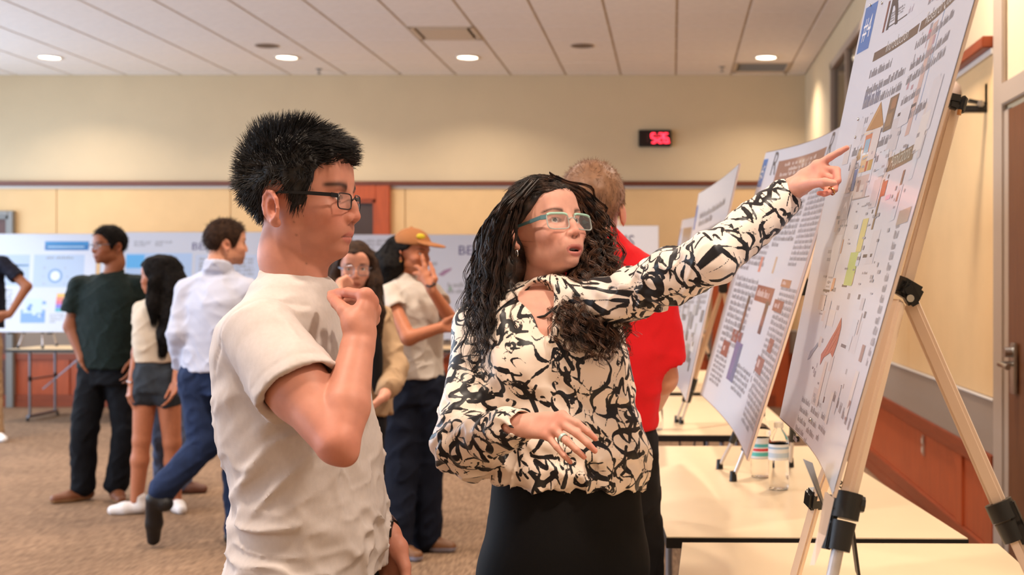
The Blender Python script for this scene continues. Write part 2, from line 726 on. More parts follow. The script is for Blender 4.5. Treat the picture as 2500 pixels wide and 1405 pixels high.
struct(MB().box(((XL + XR) / 2, YB - .014, 2.468), (XR - XL, .028, .026), M_WHITE, bevel=.003).build('trim_2'), 'thin white strip under the wooden picture rail')

# right wall
wr = struct(MB().box((XR + 0.06, (YB + YF) / 2, CEIL / 2), (0.12, YB - YF + .4, CEIL + .2), M_UPPER).build('wall_right'), 'pale painted right wall')


def rwall_piece(name, m, z0, z1, depth, y0=5.66, y1=YB):
    return MB().box((XR - depth / 2, (y0 + y1) / 2, (z0 + z1) / 2), (depth, y1 - y0, z1 - z0), m, bevel=.003).build(name, wr)


ys = [5.66, 7.7, 9.75, 11.8, YB]
for i in range(4):
    rwall_piece('fabric_panel', M_LOWER, 0.865, 2.455, 0.016, ys[i] + .004, ys[i + 1] - .004)
rwall_piece('taupe_band', M_TAUPE, 0.60, 0.85, 0.018)
rwall_piece('band_bead', M_WHITE, 0.85, 0.862, 0.024)
for y0, y1 in ((5.66, 6.25), (6.25, 9.85), (9.85, YB)):
    rwall_piece('wood_panel', M_WOOD, 0.16, 0.52, 0.012, y0 + .14, y1)
    rwall_piece('panel_stile', M_WOOD, 0.16, 0.52, 0.026, y0, y0 + .14)
rwall_piece('panel_top_rail', M_WOODH, 0.52, 0.60, 0.03)
rwall_piece('panel_bottom_rail', M_WOODH, 0.08, 0.16, 0.034)
struct(MB().box((XR - .018, (5.66 + YB) / 2, .04), (.036, YB - 5.66, .08), M_WOODH, bevel=.004).build('baseboard_right'), 'low wooden baseboard along the right wall')
struct(MB().box((XR - .035, (5.66 + YB) / 2, 2.51), (.07, YB - 5.66, .055), M_WOODH, bevel=.006).build('trim_3'), 'dark wooden picture rail on the right wall')
struct(MB().box((XR - .014, (5.66 + YB) / 2, 2.468), (.028, YB - 5.66, .026), M_WHITE).build('trim_4'), 'thin white strip under the right picture rail')

struct(MB().box((XL - 0.06, (YB + YF) / 2, CEIL / 2), (0.12, YB - YF + .4, CEIL + .2), M_UPPER).build('wall_left'), 'pale wall on the left side')
struct(MB().box(((XL + XR) / 2, YF - .06, CEIL / 2), (XR - XL + .4, .12, CEIL + .2), M_UPPER).build('wall_front'), 'pale wall behind the viewer')

# door on the right: beige metal frame, brown leaf, lever handle
d1 = MB().box((XR - .012, 5.57, 1.87), (.024, .16, 3.74), M_FRAME, bevel=.006)
d1.box((XR - .015, 4.45, 2.24), (.03, 2.1, .10), M_FRAME, bevel=.006)
d1 = struct(d1.build('door_1'), 'beige metal door frame at the right edge')
MB().box((XR - .006, 5.44, 1.08), (.026, .08, 2.18), M_FRAME, bevel=.006).build('frame_jamb', d1)
MB().box((XR + .005, 4.4, 1.08), (.05, 2.0, 2.16), mat('brown_door_leaf', srgb(104, 62, 34), 0.45, noise=.12, nscale=4, stretch=(10, 10, 1))).build('door_leaf', d1)
hb = MB().box((XR - .035, 5.27, 1.03), (.014, .07, .22), M_CHROME, bevel=.004)
hb.tube([(XR - .04, 5.27, 1.05), (XR - .09, 5.27, 1.05), (XR - .10, 5.25, 1.05), (XR - .10, 5.12, 1.045)], .012, M_CHROME, 12)
hb.tube([(XR - .04, 5.27, 1.10), (XR - .075, 5.27, 1.10)], .022, M_CHROME, 16)
hb.build('door_handle', d1, smooth=True)

# high dark window in the right wall
w1 = MB()
for y in (8.3, 11.25):
    w1.box((XR - .02, y, 2.98), (.06, .07, .86), M_FRAME, bevel=.004)
for z in (2.58, 3.38):
    w1.box((XR - .02, 9.775, z), (.06, 3.02, .07), M_FRAME, bevel=.004)
w1 = struct(w1.build('window_1'), 'high dark window with a beige frame in the right wall')
for i in range(3):
    MB().box((XR - .004, 8.83 + i * .98, 2.98), (.02, .93, .74), M_DARKGLASS).build('pane', w1)
    if i:
        MB().box((XR - .02, 8.34 + i * .98, 2.98), (.05, .05, .76), M_FRAME).build('mullion', w1)


# wooden doors and frames in the far wall
def frame_on_back(name, label, x0, x1, z1, mf, mp, t=.16, leaves=1, kind_leaf='door_leaf', z0=0.0):
    f = MB()
    f.box((x0 + t / 2, YB - .04, (z0 + z1) / 2), (t, .08, z1 - z0), mf, bevel=.006)
    f.box((x1 - t / 2, YB - .04, (z0 + z1) / 2), (t, .08, z1 - z0), mf, bevel=.006)
    f.box(((x0 + x1) / 2, YB - .04, z1 - t / 2), (x1 - x0 - 2 * t, .08, t), mf, bevel=.006)
    o = struct(f.build(name), label)
    b = MB()
    s = .035
    for x in (x0 + t + s / 2, x1 - t - s / 2):
        b.box((x, YB - .03, (z0 + z1 - t) / 2), (s, .05, z1 - t - z0), mf)
    b.box(((x0 + x1) / 2, YB - .03, z1 - t - s / 2), (x1 - x0 - 2 * t, .05, s), mf)
    b.build('stop_bead', o)
    w = (x1 - x0 - 2 * t) / leaves
    for i in range(leaves):
        MB().box((x0 + t + w * (i + .5), YB - .018, (z0 + z1 - t) / 2), (w - .006, .02, z1 - t - z0), mp).build(kind_leaf, o)
    return o


PXB = YB / F
frame_on_back('door_2', 'wide wooden double door frame with dark leaves in the far wall', (655 - VX) * PXB, (955 - VX) * PXB, 2.482, M_WOOD, M_DARKWOOD, .155, 2)
frame_on_back('door_3', 'grey metal door frame at the left end of the far wall', (-230 - VX) * PXB, (40 - VX) * PXB, CAMZ + (VY - 516) * PXB, M_GREYM, mat('brown_red_leaf', srgb(88, 52, 42), .5, noise=.05), .055, 1)
frame_on_back('door_4', 'cherry wood door near the right corner of the far wall', (1738 - VX) * PXB, (1925 - VX) * PXB, CAMZ + (VY - 520) * PXB, M_WOOD, M_WOOD, .11, 1)

# ceiling: slab above, hung grid, one object per tile where the photograph shows them
ceil = struct(MB().box(((XL + XR) / 2, (YB + YF) / 2, CEIL + .12), (XR - XL + .4, YB - YF + .4, .1), M_TILE).build('ceiling'), 'white suspended tile ceiling')
PX_, PY_ = 0.6164, 0.6100
GX0, GY0 = 0.0460, 11.79
near_y = GY0 - 4 * PY_
MB().box(((XL + XR) / 2, (YF + near_y) / 2, CEIL + .012), (XR - XL, near_y - YF, .03), M_TILE).build('ceiling_field', ceil)
g = MB()
for i in range(-16, 4):
    x = GX0 + i * PX_
    if XL < x < XR:
        g.box((x, (near_y + YB) / 2, CEIL + .014), (.024, YB - near_y, .012), M_GRID)
for j in range(-4, 4):
    g.box(((XL + XR) / 2, GY0 + j * PY_, CEIL + .013), (XR - XL, .012, .012), M_TILE)
g.build('grid_rail', ceil)
VENT_CELL, GRILLE_CELL = (-4, -1), (1, 2)
tiles = {}
for i in range(-16, 3):
    for j in range(-4, 4):
        x0, x1 = max(GX0 + i * PX_, XL), min(GX0 + (i + 1) * PX_, XR)
        y0, y1 = GY0 + j * PY_, min(GY0 + (j + 1) * PY_, YB)
        if x1 - x0 < .05 or y1 - y0 < .05 or (i, j) == VENT_CELL or (i, j) == GRILLE_CELL:
            continue
        key = (round(x1 - x0, 3), round(y1 - y0, 3))
        c = ((x0 + x1) / 2, (y0 + y1) / 2, CEIL + .008)
        if key not in tiles:
            o = MB().box((0, 0, 0), (x1 - x0 - .020, y1 - y0 - .006, .016), M_TILE, bevel=.004).build('ceiling_tile', ceil)
            tiles[key] = o
        else:
            o = tiles[key].copy()
            COL.objects.link(o)
        o.location = c

# supply diffuser and return grille set into the grid
vx, vy = GX0 + (VENT_CELL[0] + .5) * PX_, GY0 + (VENT_CELL[1] + .5) * PY_
M_VENT = mat('vent_paint', srgb(206, 190, 170), .55)
M_VDARK = mat('vent_throat', srgb(70, 58, 46), .8)
th = thing('supply_diffuser', 'square white ceiling air diffuser with a dark slot in the back tile rows', 'vent', (vx, vy, CEIL))
v = MB()
for sx, sy, w, h in ((-1, 0, .05, .6), (1, 0, .05, .6), (0, -1, .6, .05), (0, 1, .6, .05)):
    v.box((vx + sx * .28, vy + sy * .28, CEIL + .004), (w, h, .02), M_VENT, bevel=.003)
v.build('frame', th)
MB().box((vx, vy, CEIL + .055), (.54, .54, .01), M_VDARK).build('throat', th)
MB().box((vx, vy + .01, CEIL + .0), (.46, .46, .012), M_VENT, bevel=.004).build('face_plate', th)
rx, ry = GX0 + (GRILLE_CELL[0] + .5) * PX_, GY0 + (GRILLE_CELL[1] + .5) * PY_
th = thing('return_grille', 'dark slatted return air grille by the right corner of the ceiling', 'vent', (rx, ry, CEIL))
v = MB()
for sx, sy, w, h in ((-1, 0, .04, .6), (1, 0, .04, .6), (0, -1, .6, .04), (0, 1, .6, .09)):
    v.box((rx + sx * .285, ry + sy * (.285 if sy < 0 else .26), CEIL + .004), (w, h, .02), M_VENT, bevel=.003)
v.build('frame', th)
MB().box((rx, ry, CEIL + .05), (.58, .58, .01), M_VDARK).build('backing', th)
for i in range(12):
    MB().box((rx, ry - .235 + i * .04, CEIL + .012), (.53, .004, .03), M_GREYM, R=rotx(.5)).build('slat', th)

# downlights, speakers, sprinklers
M_GLOW = mat('lamp_glow', (1, .9, .75, 1), emit=(1.0, 0.84, 0.62, 1), estr=9.0)
WORDS = ['above the green shirted man', 'above the grey shirted man', 'beside the air diffuser', 'by the right wall']
for (x, y), w in zip(DOWN_BACK, ['leftmost of the four, near the left picture edge', 'above the spiky haired man, beside a dark speaker', 'just below the square diffuser', 'by the right wall above the return grille']):
    th = thing('recessed_light', 'round glowing recessed ceiling light ' + w, 'ceiling light', (x, y, CEIL), 'recessed ceiling lights')
    MB().lathe([(.125, .0), (.125, -.008), (.105, -.010), (.102, .0)], M_WHITE, (x, y, CEIL), 32).build('trim_ring', th, True)
    MB().lathe([(.0, -.004), (.06, -.005), (.104, -.001)], M_GLOW, (x, y, CEIL), 32).build('diffuser', th, True)
M_SPK = mat('speaker_grey', srgb(150, 132, 116), .7)
for x, y, w in ((-3.98, 12.08, 'beside the glowing light above the spiky haired man'), (-0.88, 12.08, 'alone between the diffuser and the clock')):
    th = thing('ceiling_speaker', 'round grey flush ceiling speaker ' + w, 'speaker', (x, y, CEIL), 'ceiling speakers')
    MB().lathe([(.115, 0), (.115, -.006), (.10, -.009), (.095, -.003)], M_SPK, (x, y, CEIL), 28).build('rim', th, True)
    MB().lathe([(.0, -.006), (.097, -.003)], mat('speaker_mesh', srgb(120, 104, 90), .8, noise=.2, nscale=400), (x, y, CEIL), 28).build('mesh_cover', th, True)
for x, y, w in ((-3.846, 13.40, 'by the light above the spiky haired man'), (0.543, 13.26, 'left of the return grille')):
    th = thing('sprinkler_head', 'small ceiling sprinkler head ' + w, 'sprinkler', (x, y, CEIL), 'sprinkler heads')
    MB().lathe([(.035, 0), (.035, -.006), (.012, -.010)], M_GREYM, (x, y, CEIL), 16).build('escutcheon', th, True)
    MB().lathe([(.009, -.008), (.009, -.05), (.024, -.052), (.024, -.056), (0, -.057)], M_GREYM, (x, y, CEIL), 16).build('deflector', th, True)

# digital wall clock with red seven-segment figures reading 5:26
cx, cz = (1599 - VX) * PXB, CAMZ + (VY - 339) * PXB
th = thing('digital_clock', 'black digital wall clock with red glowing figures high on the far wall', 'clock', (cx, YB, cz))
MB().box((cx, YB - .03, cz), (.37, .06, .19), M_BLACK, bevel=.008).build('case', th)
MB().box((cx, YB - .061, cz), (.335, .004, .155), mat('clock_face', srgb(28, 10, 10), .2)).build('face', th)
M_LED = mat('red_led', (1, .05, .08, 1), emit=(1.0, 0.03, 0.06, 1), estr=3.2)
M_LEDOFF = mat('red_led_off', srgb(70, 20, 24), .5)


def seven(mb, x, z, h, w, on, m):
    t = h * .16
    for s, (px, pz, hor) in {'a': (0, 1, 1), 'g': (0, 0, 1), 'd': (0, -1, 1), 'f': (-1, .5, 0), 'b': (1, .5, 0), 'e': (-1, -.5, 0), 'c': (1, -.5, 0)}.items():
        if s in on:
            mb.box((x + px * w / 2, YB - .065, z + pz * h / 2), (w * .9, .004, t) if hor else (t, .004, h * .46), m)


seven(l1 := MB(), cx - .105, cz, .10, .05, 'bc', M_LEDOFF)
l1.build('unlit_figure', th)
for x, s in ((cx - .015, 'afgcd'), (cx + .065, 'abged'), (cx + .125, 'afgedc')):
    seven(l2 := MB(), x, cz, .10, .045, s, M_LED)
    l2.build('lit_figure', th)
for dx, dz in ((.026, -.025), (.026, .025), (.158, -.05)):
    MB().box((cx + dx, YB - .065, cz + dz), (.013, .004, .013), M_LED).build('lit_dot', th)

# black wall bracket with a grey dome on the right wall
by = 5.80
bz = CAMZ + (VY - 240) / F * by
th = thing('wall_bracket', 'black wall bracket holding a grey dome beside the door frame', 'bracket', (XR, by, bz))
MB().box((XR - .008, by, bz), (.016, .055, .145), M_BLACK, bevel=.004).build('back_plate', th)
ar = MB().box((XR - .11, by, bz - .052), (.21, .05, .032), M_BLACK, bevel=.006)
ar.bar((XR - .01, by, bz - .03), (XR - .10, by, bz - .012), .04, .014, M_BLACK)
ar.build('arm', th)
MB().box((XR - .05, by - .03, bz - .03), (.03, .02, .03), M_CHROME, bevel=.005).build('clamp', th)
MB().lathe([(.0, .105), (.022, .10), (.040, .078), (.046, .045), (.046, .0), (.040, -.012), (0, -.014)], mat('dome_grey', srgb(150, 132, 122), .6), (XR - .178, by, bz - .022), 24).build('dome', th, True)

# wall outlet on the wood panel of the right wall
oy = 3000 * 1.47 / (2248 - VX)
oz = CAMZ + (VY - 1088) / F * oy
th = thing('wall_outlet', 'brown double wall outlet on the wooden panel of the right wall', 'outlet', (XR - .014, oy, oz))
MB().box((XR - .016, oy, oz), (.008, .075, .12), mat('outlet_brown', srgb(168, 122, 100), .4), bevel=.003).build('cover_plate', th)
for dz in (-.027, .027):
    MB().box((XR - .022, oy, oz + dz), (.006, .036, .036), mat('outlet_face', srgb(206, 190, 174), .35), bevel=.003).build('socket', th)

# ------------------------------------------------------------------ tables
M_TOP = mat('cream_laminate', srgb(234, 212, 178), 0.32, noise=0.015, nscale=8)
M_EDGE = mat('black_edge_band', srgb(26, 22, 20), 0.5)
M_TUBE = mat('bluish_steel_tube', srgb(150, 158, 172), 0.3, metal=0.9)
TZ = 0.73


def table(label, c4, group='folding tables', edge=M_EDGE):
    """c4: front-left, front-right, back-right, back-left corners (x, y) of the top"""
    c = np.array(c4, float)
    mid = c.mean(0)
    th = thing('folding_table', label, 'table', (mid[0], mid[1], 0), group)
    t = .030
    lo = [(x, y, TZ - t) for x, y in c]
    hi = [(x, y, TZ - .003) for x, y in c]
    MB().add(lo + hi, [(0, 1, 5, 4), (1, 2, 6, 5), (2, 3, 7, 6), (3, 0, 4, 7), (3, 2, 1, 0), (4, 5, 6, 7)], edge).build('edge_band', th)
    ins = [(mid + (q - mid) * .997) for q in c]
    lo = [(x, y, TZ - .0035) for x, y in ins]
    hi = [(x, y, TZ) for x, y in ins]
    MB().add(lo + hi, [(0, 1, 5, 4), (1, 2, 6, 5), (2, 3, 7, 6), (3, 0, 4, 7), (4, 5, 6, 7)], M_TOP).build('tabletop', th)
    # leg frames at both ends of the long side
    u = c[1] - c[0]
    v = c[3] - c[0]
    long, short = (u, v) if np.linalg.norm(u) > np.linalg.norm(v) else (v, u)
    for e in (-1, 1):
        k = mid + long * (.40 * e)
        mb = MB()
        a, b = k - short * .34, k + short * .34
        for q in (a, b):
            mb.tube([(q[0], q[1], TZ - t), (q[0], q[1], .06)], .0135, M_TUBE, 12)
        mb.bar((a[0], a[1], .42), (b[0], b[1], .42), .018, .018, M_TUBE)
        lg = mb.build('leg', th, True)
        f0, f1 = k - short * .40, k + short * .40
        MB().bar((f0[0], f0[1], .045), (f1[0], f1[1], .045), .035, .03, M_TUBE, .006).build('foot_bar', lg)
        for q in (f0, f1):
            MB().lathe([(0, 0), (.016, 0), (.018, .008), (.012, .032), (0, .033)], M_BLACK, (q[0], q[1], 0), 14).build('foot_cap', lg, True)
        br = MB()
        s = mid + long * (.14 * e)
        br.bar((k[0], k[1], .30), (s[0], s[1], TZ - t), .012, .012, M_TUBE)
        br.build('brace', th)
        mb = MB()
        for q in (a, b):
            mb.tube([(q[0], q[1], .40), (q[0], q[1], .45)], .018, M_BLACK, 12)
        for q in (a, b):
            MB().tube([(q[0], q[1], .40), (q[0], q[1], .45)], .018, M_BLACK, 12).build('joint_sleeve', lg, True)
    return th


table('cream topped folding table nearest the viewer, under the large tilted poster', [(-.027, 1.65), (.80, 1.65), (.836, 3.15), (.0264, 3.165)])
table('cream topped folding table holding two clear water bottles side by side', [(-.014, 3.232), (.776, 3.212), (.62, 5.03), (-.144, 5.03)])
table('cream topped folding table behind the one with two bottles, beside the red polo', [(-.20, 5.40), (.56, 5.38), (.49, 7.25), (-.27, 7.25)])
table('cream topped folding table farthest along the right wall', [(-.32, 7.50), (.44, 7.48), (.38, 9.35), (-.38, 9.35)])
for x0, lab in ((-6.67, 'folding table along the far wall under the leftmost poster'), (-4.80, 'folding table along the far wall behind the man in pale blue shirt'), (-2.93, 'folding table along the far wall behind the capped woman')):
    table(lab, [(x0, 12.30), (x0 + 1.83, 12.30), (x0 + 1.83, 13.05), (x0, 13.05)], 'folding tables along the far wall')

# ------------------------------------------------------------------ posters
M_PAPER = mat('glossy_poster_paper', srgb(208, 209, 218), 0.22, spec=0.5, coat=0.25)
M_FOAM = mat('foam_board_edge', srgb(236, 214, 198), 0.7)
INK = {}


def ink(r, g, b, rough=0.25):
    k = (r, g, b)
    if k not in INK:
        INK[k] = mat('print_%d_%d_%d' % k, srgb(r, g, b), rough, coat=0.25)
    return INK[k]


_glyphs = {}


def text_mesh(s):
    """outline of a text as flat triangles, height of a capital about 0.7, left aligned at the origin"""
    if s not in _glyphs:
        cu = bpy.data.curves.new('t', 'FONT')
        cu.body = s
        cu.resolution_u = 3
        o = bpy.data.objects.new('t', cu)
        COL.objects.link(o)
        me = o.to_mesh()
        V = np.array([v.co[:2] for v in me.vertices])
        Fc = [tuple(p.vertices) for p in me.polygons]
        o.to_mesh_clear()
        bpy.data.objects.remove(o)
        bpy.data.curves.remove(cu)
        _glyphs[s] = (V, Fc)
    return _glyphs[s]


class Poster:
    """a sheet on foam board: bottom-left, bottom-right, top-right, top-left corners; bow bends it along its normal"""
    def __init__(s, label, bl, br, tr, tl, bow=0.0, sag=0.0, thick=.007, group='research posters', margin=True, paper=None):
        s.c = [np.asarray(q, float) for q in (bl, br, tr, tl)]
        s.bow, s.sag = bow, sag
        s.n = nrm(np.cross(s.c[1] - s.c[0], s.c[3] - s.c[0]))
        s.w = np.linalg.norm(s.c[1] - s.c[0])
        s.h = np.linalg.norm(s.c[3] - s.c[0])
        mid = sum(s.c) / 4
        s.th = thing('poster_board', label, 'poster', (mid[0], mid[1], s.c[0][2]), group)
        N, K = 24, 6
        f, b = [], []
        for j in range(K + 1):
            for i in range(N + 1):
                f.append(s.m(i / N, j / K))
                b.append(s.m(i / N, j / K, -thick))
        n1 = N + 1
        fs = [(j * n1 + i, j * n1 + i + 1, (j + 1) * n1 + i + 1, (j + 1) * n1 + i) for j in range(K) for i in range(N)]
        T = len(f)
        bs = [tuple(T + q for q in reversed(x)) for x in fs]
        ring = [i for i in range(n1)] + [(j * n1 + N) for j in range(1, K + 1)] + [K * n1 + i for i in range(N - 1, -1, -1)] + [j * n1 for j in range(K - 1, 0, -1)]
        es = [(ring[q], T + ring[q], T + ring[(q + 1) % len(ring)], ring[(q + 1) % len(ring)]) for q in range(len(ring))]
        mb = MB()
        mb.add(f + b, bs + es, M_FOAM)
        mb.build('foam_board', s.th)
        mb = MB()
        g = []
        for j in range(K + 1):
            for i in range(N + 1):
                g.append(s.m(i / N * .994 + .003, j / K * .994 + .003, .0008))
        mb.add(g, fs, paper or M_PAPER)
        mb.build('paper_sheet', s.th, True)
        s.parts = {}

    def m(s, u, v, off=0.0):
        a, b, c, d = s.c
        p = a * (1 - u) * (1 - v) + b * u * (1 - v) + c * u * v + d * (1 - u) * v
        if off > .0008:
            off = .0008 + (off - .0008) * .35
        return p + s.n * (off + s.bow * math.sin(math.pi * u)) + np.array((0, 0, -s.sag)) * math.sin(math.pi * u) * (1 - v)

    def uv(s, px, py):
        """the sheet coordinate seen at a pixel"""
        def pr(u, v):
            q = s.m(u, v)
            return np.array((VX + F * q[0] / q[1], VY - F * (q[2] - CAMZ) / q[1]))
        x = np.array((.5, .5))
        t = np.array((px, py), float)
        for _ in range(25):
            f0 = pr(*x)
            J = np.stack([(pr(x[0] + 1e-4, x[1]) - f0) / 1e-4, (pr(x[0], x[1] + 1e-4) - f0) / 1e-4], 1)
            x = np.clip(x + np.linalg.solve(J, t - f0), -.4, 1.4)
        return x

    def part(s, name):
        if name not in s.parts:
            s.parts[name] = MB()
        return s.parts[name]

    def rect(s, u0, v0, u1, v1, m, name='printed_block', off=.0014, seg=None):
        u0, u1 = min(max(u0, .004), .988), min(max(u1, .004), .988)
        v0, v1 = min(max(v0, .004), .992), min(max(v1, .004), .992)
        if u1 - u0 < .001 or v1 - v0 < .001:
            return
        k = seg or max(1, int(abs(u1 - u0) * 24))
        vs = []
        for j in range(2):
            for i in range(k + 1):
                vs.append(s.m(u0 + (u1 - u0) * i / k, v1 if j else v0, off))
        s.part(name).add(vs, [(i, i + 1, k + 1 + i + 1, k + 1 + i) for i in range(k)], m)

    def poly(s, pts, m, name='printed_picture', off=.0017):
        s.part(name).add([s.m(u, v, off) for u, v in pts], [tuple(range(len(pts)))], m)

    def rpx(s, bl, tr, m, name='printed_block', off=.0014):
        a, b = s.uv(*bl), s.uv(*tr)
        s.rect(a[0], a[1], b[0], b[1], m, name, off)
        return a, b

    def text(s, t, u, v, size, m, name='printed_heading', off=.0022, width=None, center=False):
        """size: capital height in metres; width: stretch to this share of the sheet"""
        V, Fc = text_mesh(t)
        k = size / .7
        sx = k / s.w
        if width:
            sx = width / max(V[:, 0].max(), 1e-6)
        du = -V[:, 0].max() * sx / 2 if center else 0
        s.part(name).add([s.m(u + du + x * sx, v + y * k / s.h, off) for x, y in V], Fc, m)

    def lines(s, u0, v0, u1, v1, n, m, rng, fill=.97, xh=.55, name='printed_text', off=.0015, ls=.0095, last=True):
        """n lines of unreadable small print between (u0, v0) bottom-left and (u1, v1) top-right"""
        u1 = min(u1, .985)
        if u1 <= u0:
            return
        lh = (v1 - v0) / n
        vs, fs = [], []
        for i in range(n):
            v = v1 - lh * (i + .8)
            end = u0 + (u1 - u0) * (fill if i < n - 1 or not last else rng.uniform(.3, .9))
            u = u0
            while u < end:
                for _ in range(rng.randint(2, 9)):
                    w = ls / s.w * rng.uniform(.55, .9)
                    if u + w > end:
                        u = end + 1
                        break
                    hh = lh * xh * (1.0 if rng.random() < .65 else 1.45)
                    q = len(vs)
                    vs += [s.m(u, v, off), s.m(u + w * .72, v, off), s.m(u + w * .72, v + hh, off), s.m(u, v + hh, off)]
                    fs.append((q, q + 1, q + 2, q + 3))
                    u += w
                u += ls / s.w * .6
        if fs:
            s.part(name).add(vs, fs, m)

    def finish(s):
        for name, mb in s.parts.items():
            o = mb.build(name, s.th, recalc=False)
            o['kind'] = 'stuff'
        return s


rng = random.Random(4)
GR1, GR2, GR3 = ink(142, 140, 146), ink(162, 161, 168), ink(74, 72, 78)
BLUE = ink(52, 110, 178)
WHITE = ink(238, 238, 242)
BROWN = ink(92, 74, 62)

# --- the near poster with the blue "#4" tag
A = Poster('large tilted glossy poster tagged #4, nearest on the right', P(1903, 1022, 2.75), P(2033, 1215, 1.75), P(2500, -417, 1.75), P(2124.5, -45, 2.75), bow=-.022, sag=.0, thick=.005)
a, b = A.rpx((2092, 134), (2146, 1), BLUE)
A.text('#4', a[0] + (b[0] - a[0]) * .5, a[1] + (b[1] - a[1]) * .28, .052, WHITE, center=True, width=(b[0] - a[0]) * .62)
a, b = A.uv(2150, 84), A.uv(2176, 17)
A.text('i', a[0] + .004, a[1], .105, ink(110, 60, 56), off=.0020)
A.text('R', a[0] + .03, a[1], .115, ink(52, 50, 54), off=.0024)
A.lines(*A.uv(2173, 58), *A.uv(2214, 6), 4, GR1, rng)
A.lines(*A.uv(2217, 38), *A.uv(2236, 12), 1, ink(196, 186, 196), rng, fill=1, xh=.9)
A.rect(A.uv(2170, 68)[0], A.uv(2170, 68)[1], A.uv(2214, 44)[0], A.uv(2170, 68)[1] + .003, GR3)
A.lines(*A.uv(2170, 88), *A.uv(2262, 22), 2, GR1, rng, last=False)
A.lines(A.uv(2262, 30)[0], A.uv(2170, 88)[1], .72, A.uv(2170, 88)[1] + .07, 3, GR1, rng)
a, b = A.rpx((2131, 152), (2247, 56), BROWN)
A.text('Introduction', a[0] + (b[0] - a[0]) * .53, a[1] + (b[1] - a[1]) * .25, .024, ink(205, 200, 196), center=True)
bw, bv0, bv1 = b[0] - a[0], a[1], b[1]
A.rect(b[0] + .012, bv0, b[0] + .012 + bw * .98, bv1, BROWN)
A.text('Research Question', b[0] + .012 + bw * .5, bv0 + (bv1 - bv0) * .25, .024, ink(205, 200, 196), center=True)
A.text('Results', b[0] + .04 + bw * 1.25, bv0 + .01, .02, GR1)
c0, c1 = a[0], b[0] - .015
y = bv0 - .012
for n, k_ in ((1, .55), (2, 1), (1, .4), (3, 1.0)):
    A.lines(c0, y - n * .030, c0 + (c1 - c0) * k_, y, n, GR1, rng, xh=.42, ls=.008, last=False)
    y -= n * .030 + .006
e0 = b[0] + .012
y = bv0 - .012
for n, k_ in ((1, .9), (2, .95), (1, .5), (1, .8)):
    A.lines(e0, y - n * .027, e0 + bw * k_, y, n, GR1, rng, xh=.42, ls=.008, last=False)
    y -= n * .027 + .012
A.lines(c0, A.uv(2106, 277)[1], c0 + .17, A.uv(2106, 277)[1] + .045, 1, ink(110, 116, 140), rng, ls=.012)
# tower with a cone roof and coloured rooms
tri = [A.uv(*q) for q in ((2115, 322), (2158, 308), (2153, 248))]
A.poly(tri, ink(168, 122, 72))
tri2 = [A.uv(*q) for q in ((2119, 318), (2136, 312), (2153, 252))]
A.poly(tri2, ink(188, 146, 96), off=.0022)
A.rpx((2111, 332), (2158, 306), ink(214, 196, 178), 'printed_picture', .0022)
a, b = A.rpx((2106, 376), (2153, 316), ink(196, 120, 84), 'printed_picture', .0020)
w = b[0] - a[0]
A.rect(a[0] + .06 * w, a[1], a[0] + .40 * w, b[1] - .01, ink(136, 168, 190), 'printed_picture', .0025)
A.rect(a[0] + .42 * w, a[1], a[0] + .58 * w, b[1] - .01, ink(222, 128, 84), 'printed_picture', .0025)
A.rect(a[0] + .80 * w, a[1], a[0] + .98 * w, b[1] - .01, ink(150, 128, 92), 'printed_picture', .0025)
tri3 = [A.uv(*q) for q in ((2086, 398), (2106, 386), (2104, 358))]
A.poly(tri3, ink(160, 128, 86))
a, b = A.rpx((2097, 424), (2138, 370), ink(208, 176, 136), 'printed_picture', .0020)
w = b[0] - a[0]
A.rect(a[0] + .45 * w, a[1], a[0] + .60 * w, b[1], ink(178, 88, 62), 'printed_picture', .0025)
A.rect(a[0] + .70 * w, a[1], a[0] + .98 * w, b[1], ink(186, 150, 84), 'printed_picture', .0025)
A.rect(a[0] - .30 * w, a[1] - .015, a[0] - .02 * w, b[1] - .03, ink(192, 186, 190), 'printed_picture', .0022)
A.rect(a[0] - .34 * w, a[1] - .035, a[0] - .10 * w, a[1] + .01, ink(96, 118, 170), 'printed_picture', .0027)
A.rpx((2081, 490), (2125, 424), ink(190, 176, 174), 'printed_picture', .0020)
A.rpx((2091, 470), (2104, 440), ink(158, 132, 128), 'printed_picture', .0025)
A.rpx((2081, 490), (2124, 478), ink(150, 138, 134), 'printed_picture', .0024)
# brown picture strips and dark captions
a, b = A.rpx((2156, 324), (2198, 227), ink(112, 92, 74), 'printed_picture', .0020)
w, h = b[0] - a[0], b[1] - a[1]
A.rect(a[0] + .1 * w, a[1] + .12 * h, a[0] + .8 * w, a[1] + .5 * h, ink(140, 112, 82), 'printed_picture', .0025)
A.rect(a[0] + .3 * w, a[1] + .6 * h, a[0] + .9 * w, a[1] + .92 * h, ink(150, 108, 78), 'printed_picture', .0025)
a, b = A.rpx((2159, 424), (2239, 349), ink(122, 104, 82))
A.text('Applications', a[0] + (b[0] - a[0]) * .52, a[1] + (b[1] - a[1]) * .25, .027, ink(200, 194, 178), center=True)
q0 = A.uv(2192, 286)
A.rect(q0[0], q0[1], q0[0] + .16, q0[1] + .006, GR3)
A.lines(q0[0] + .01, q0[1] - .06, q0[0] + .12, q0[1] - .03, 1, GR1, rng, ls=.012)
A.lines(q0[0] - .02, q0[1] - .12, q0[0] + .03, q0[1] - .10, 1, GR2, rng)
for dx, dy in ((-.02, -.16), (-.02, -.18), (.02, -.15), (.02, -.17), (.06, -.12), (.06, -.14)):
    A.rect(q0[0] + dx, q0[1] + dy, q0[0] + dx + .012, q0[1] + dy + .007, GR3)
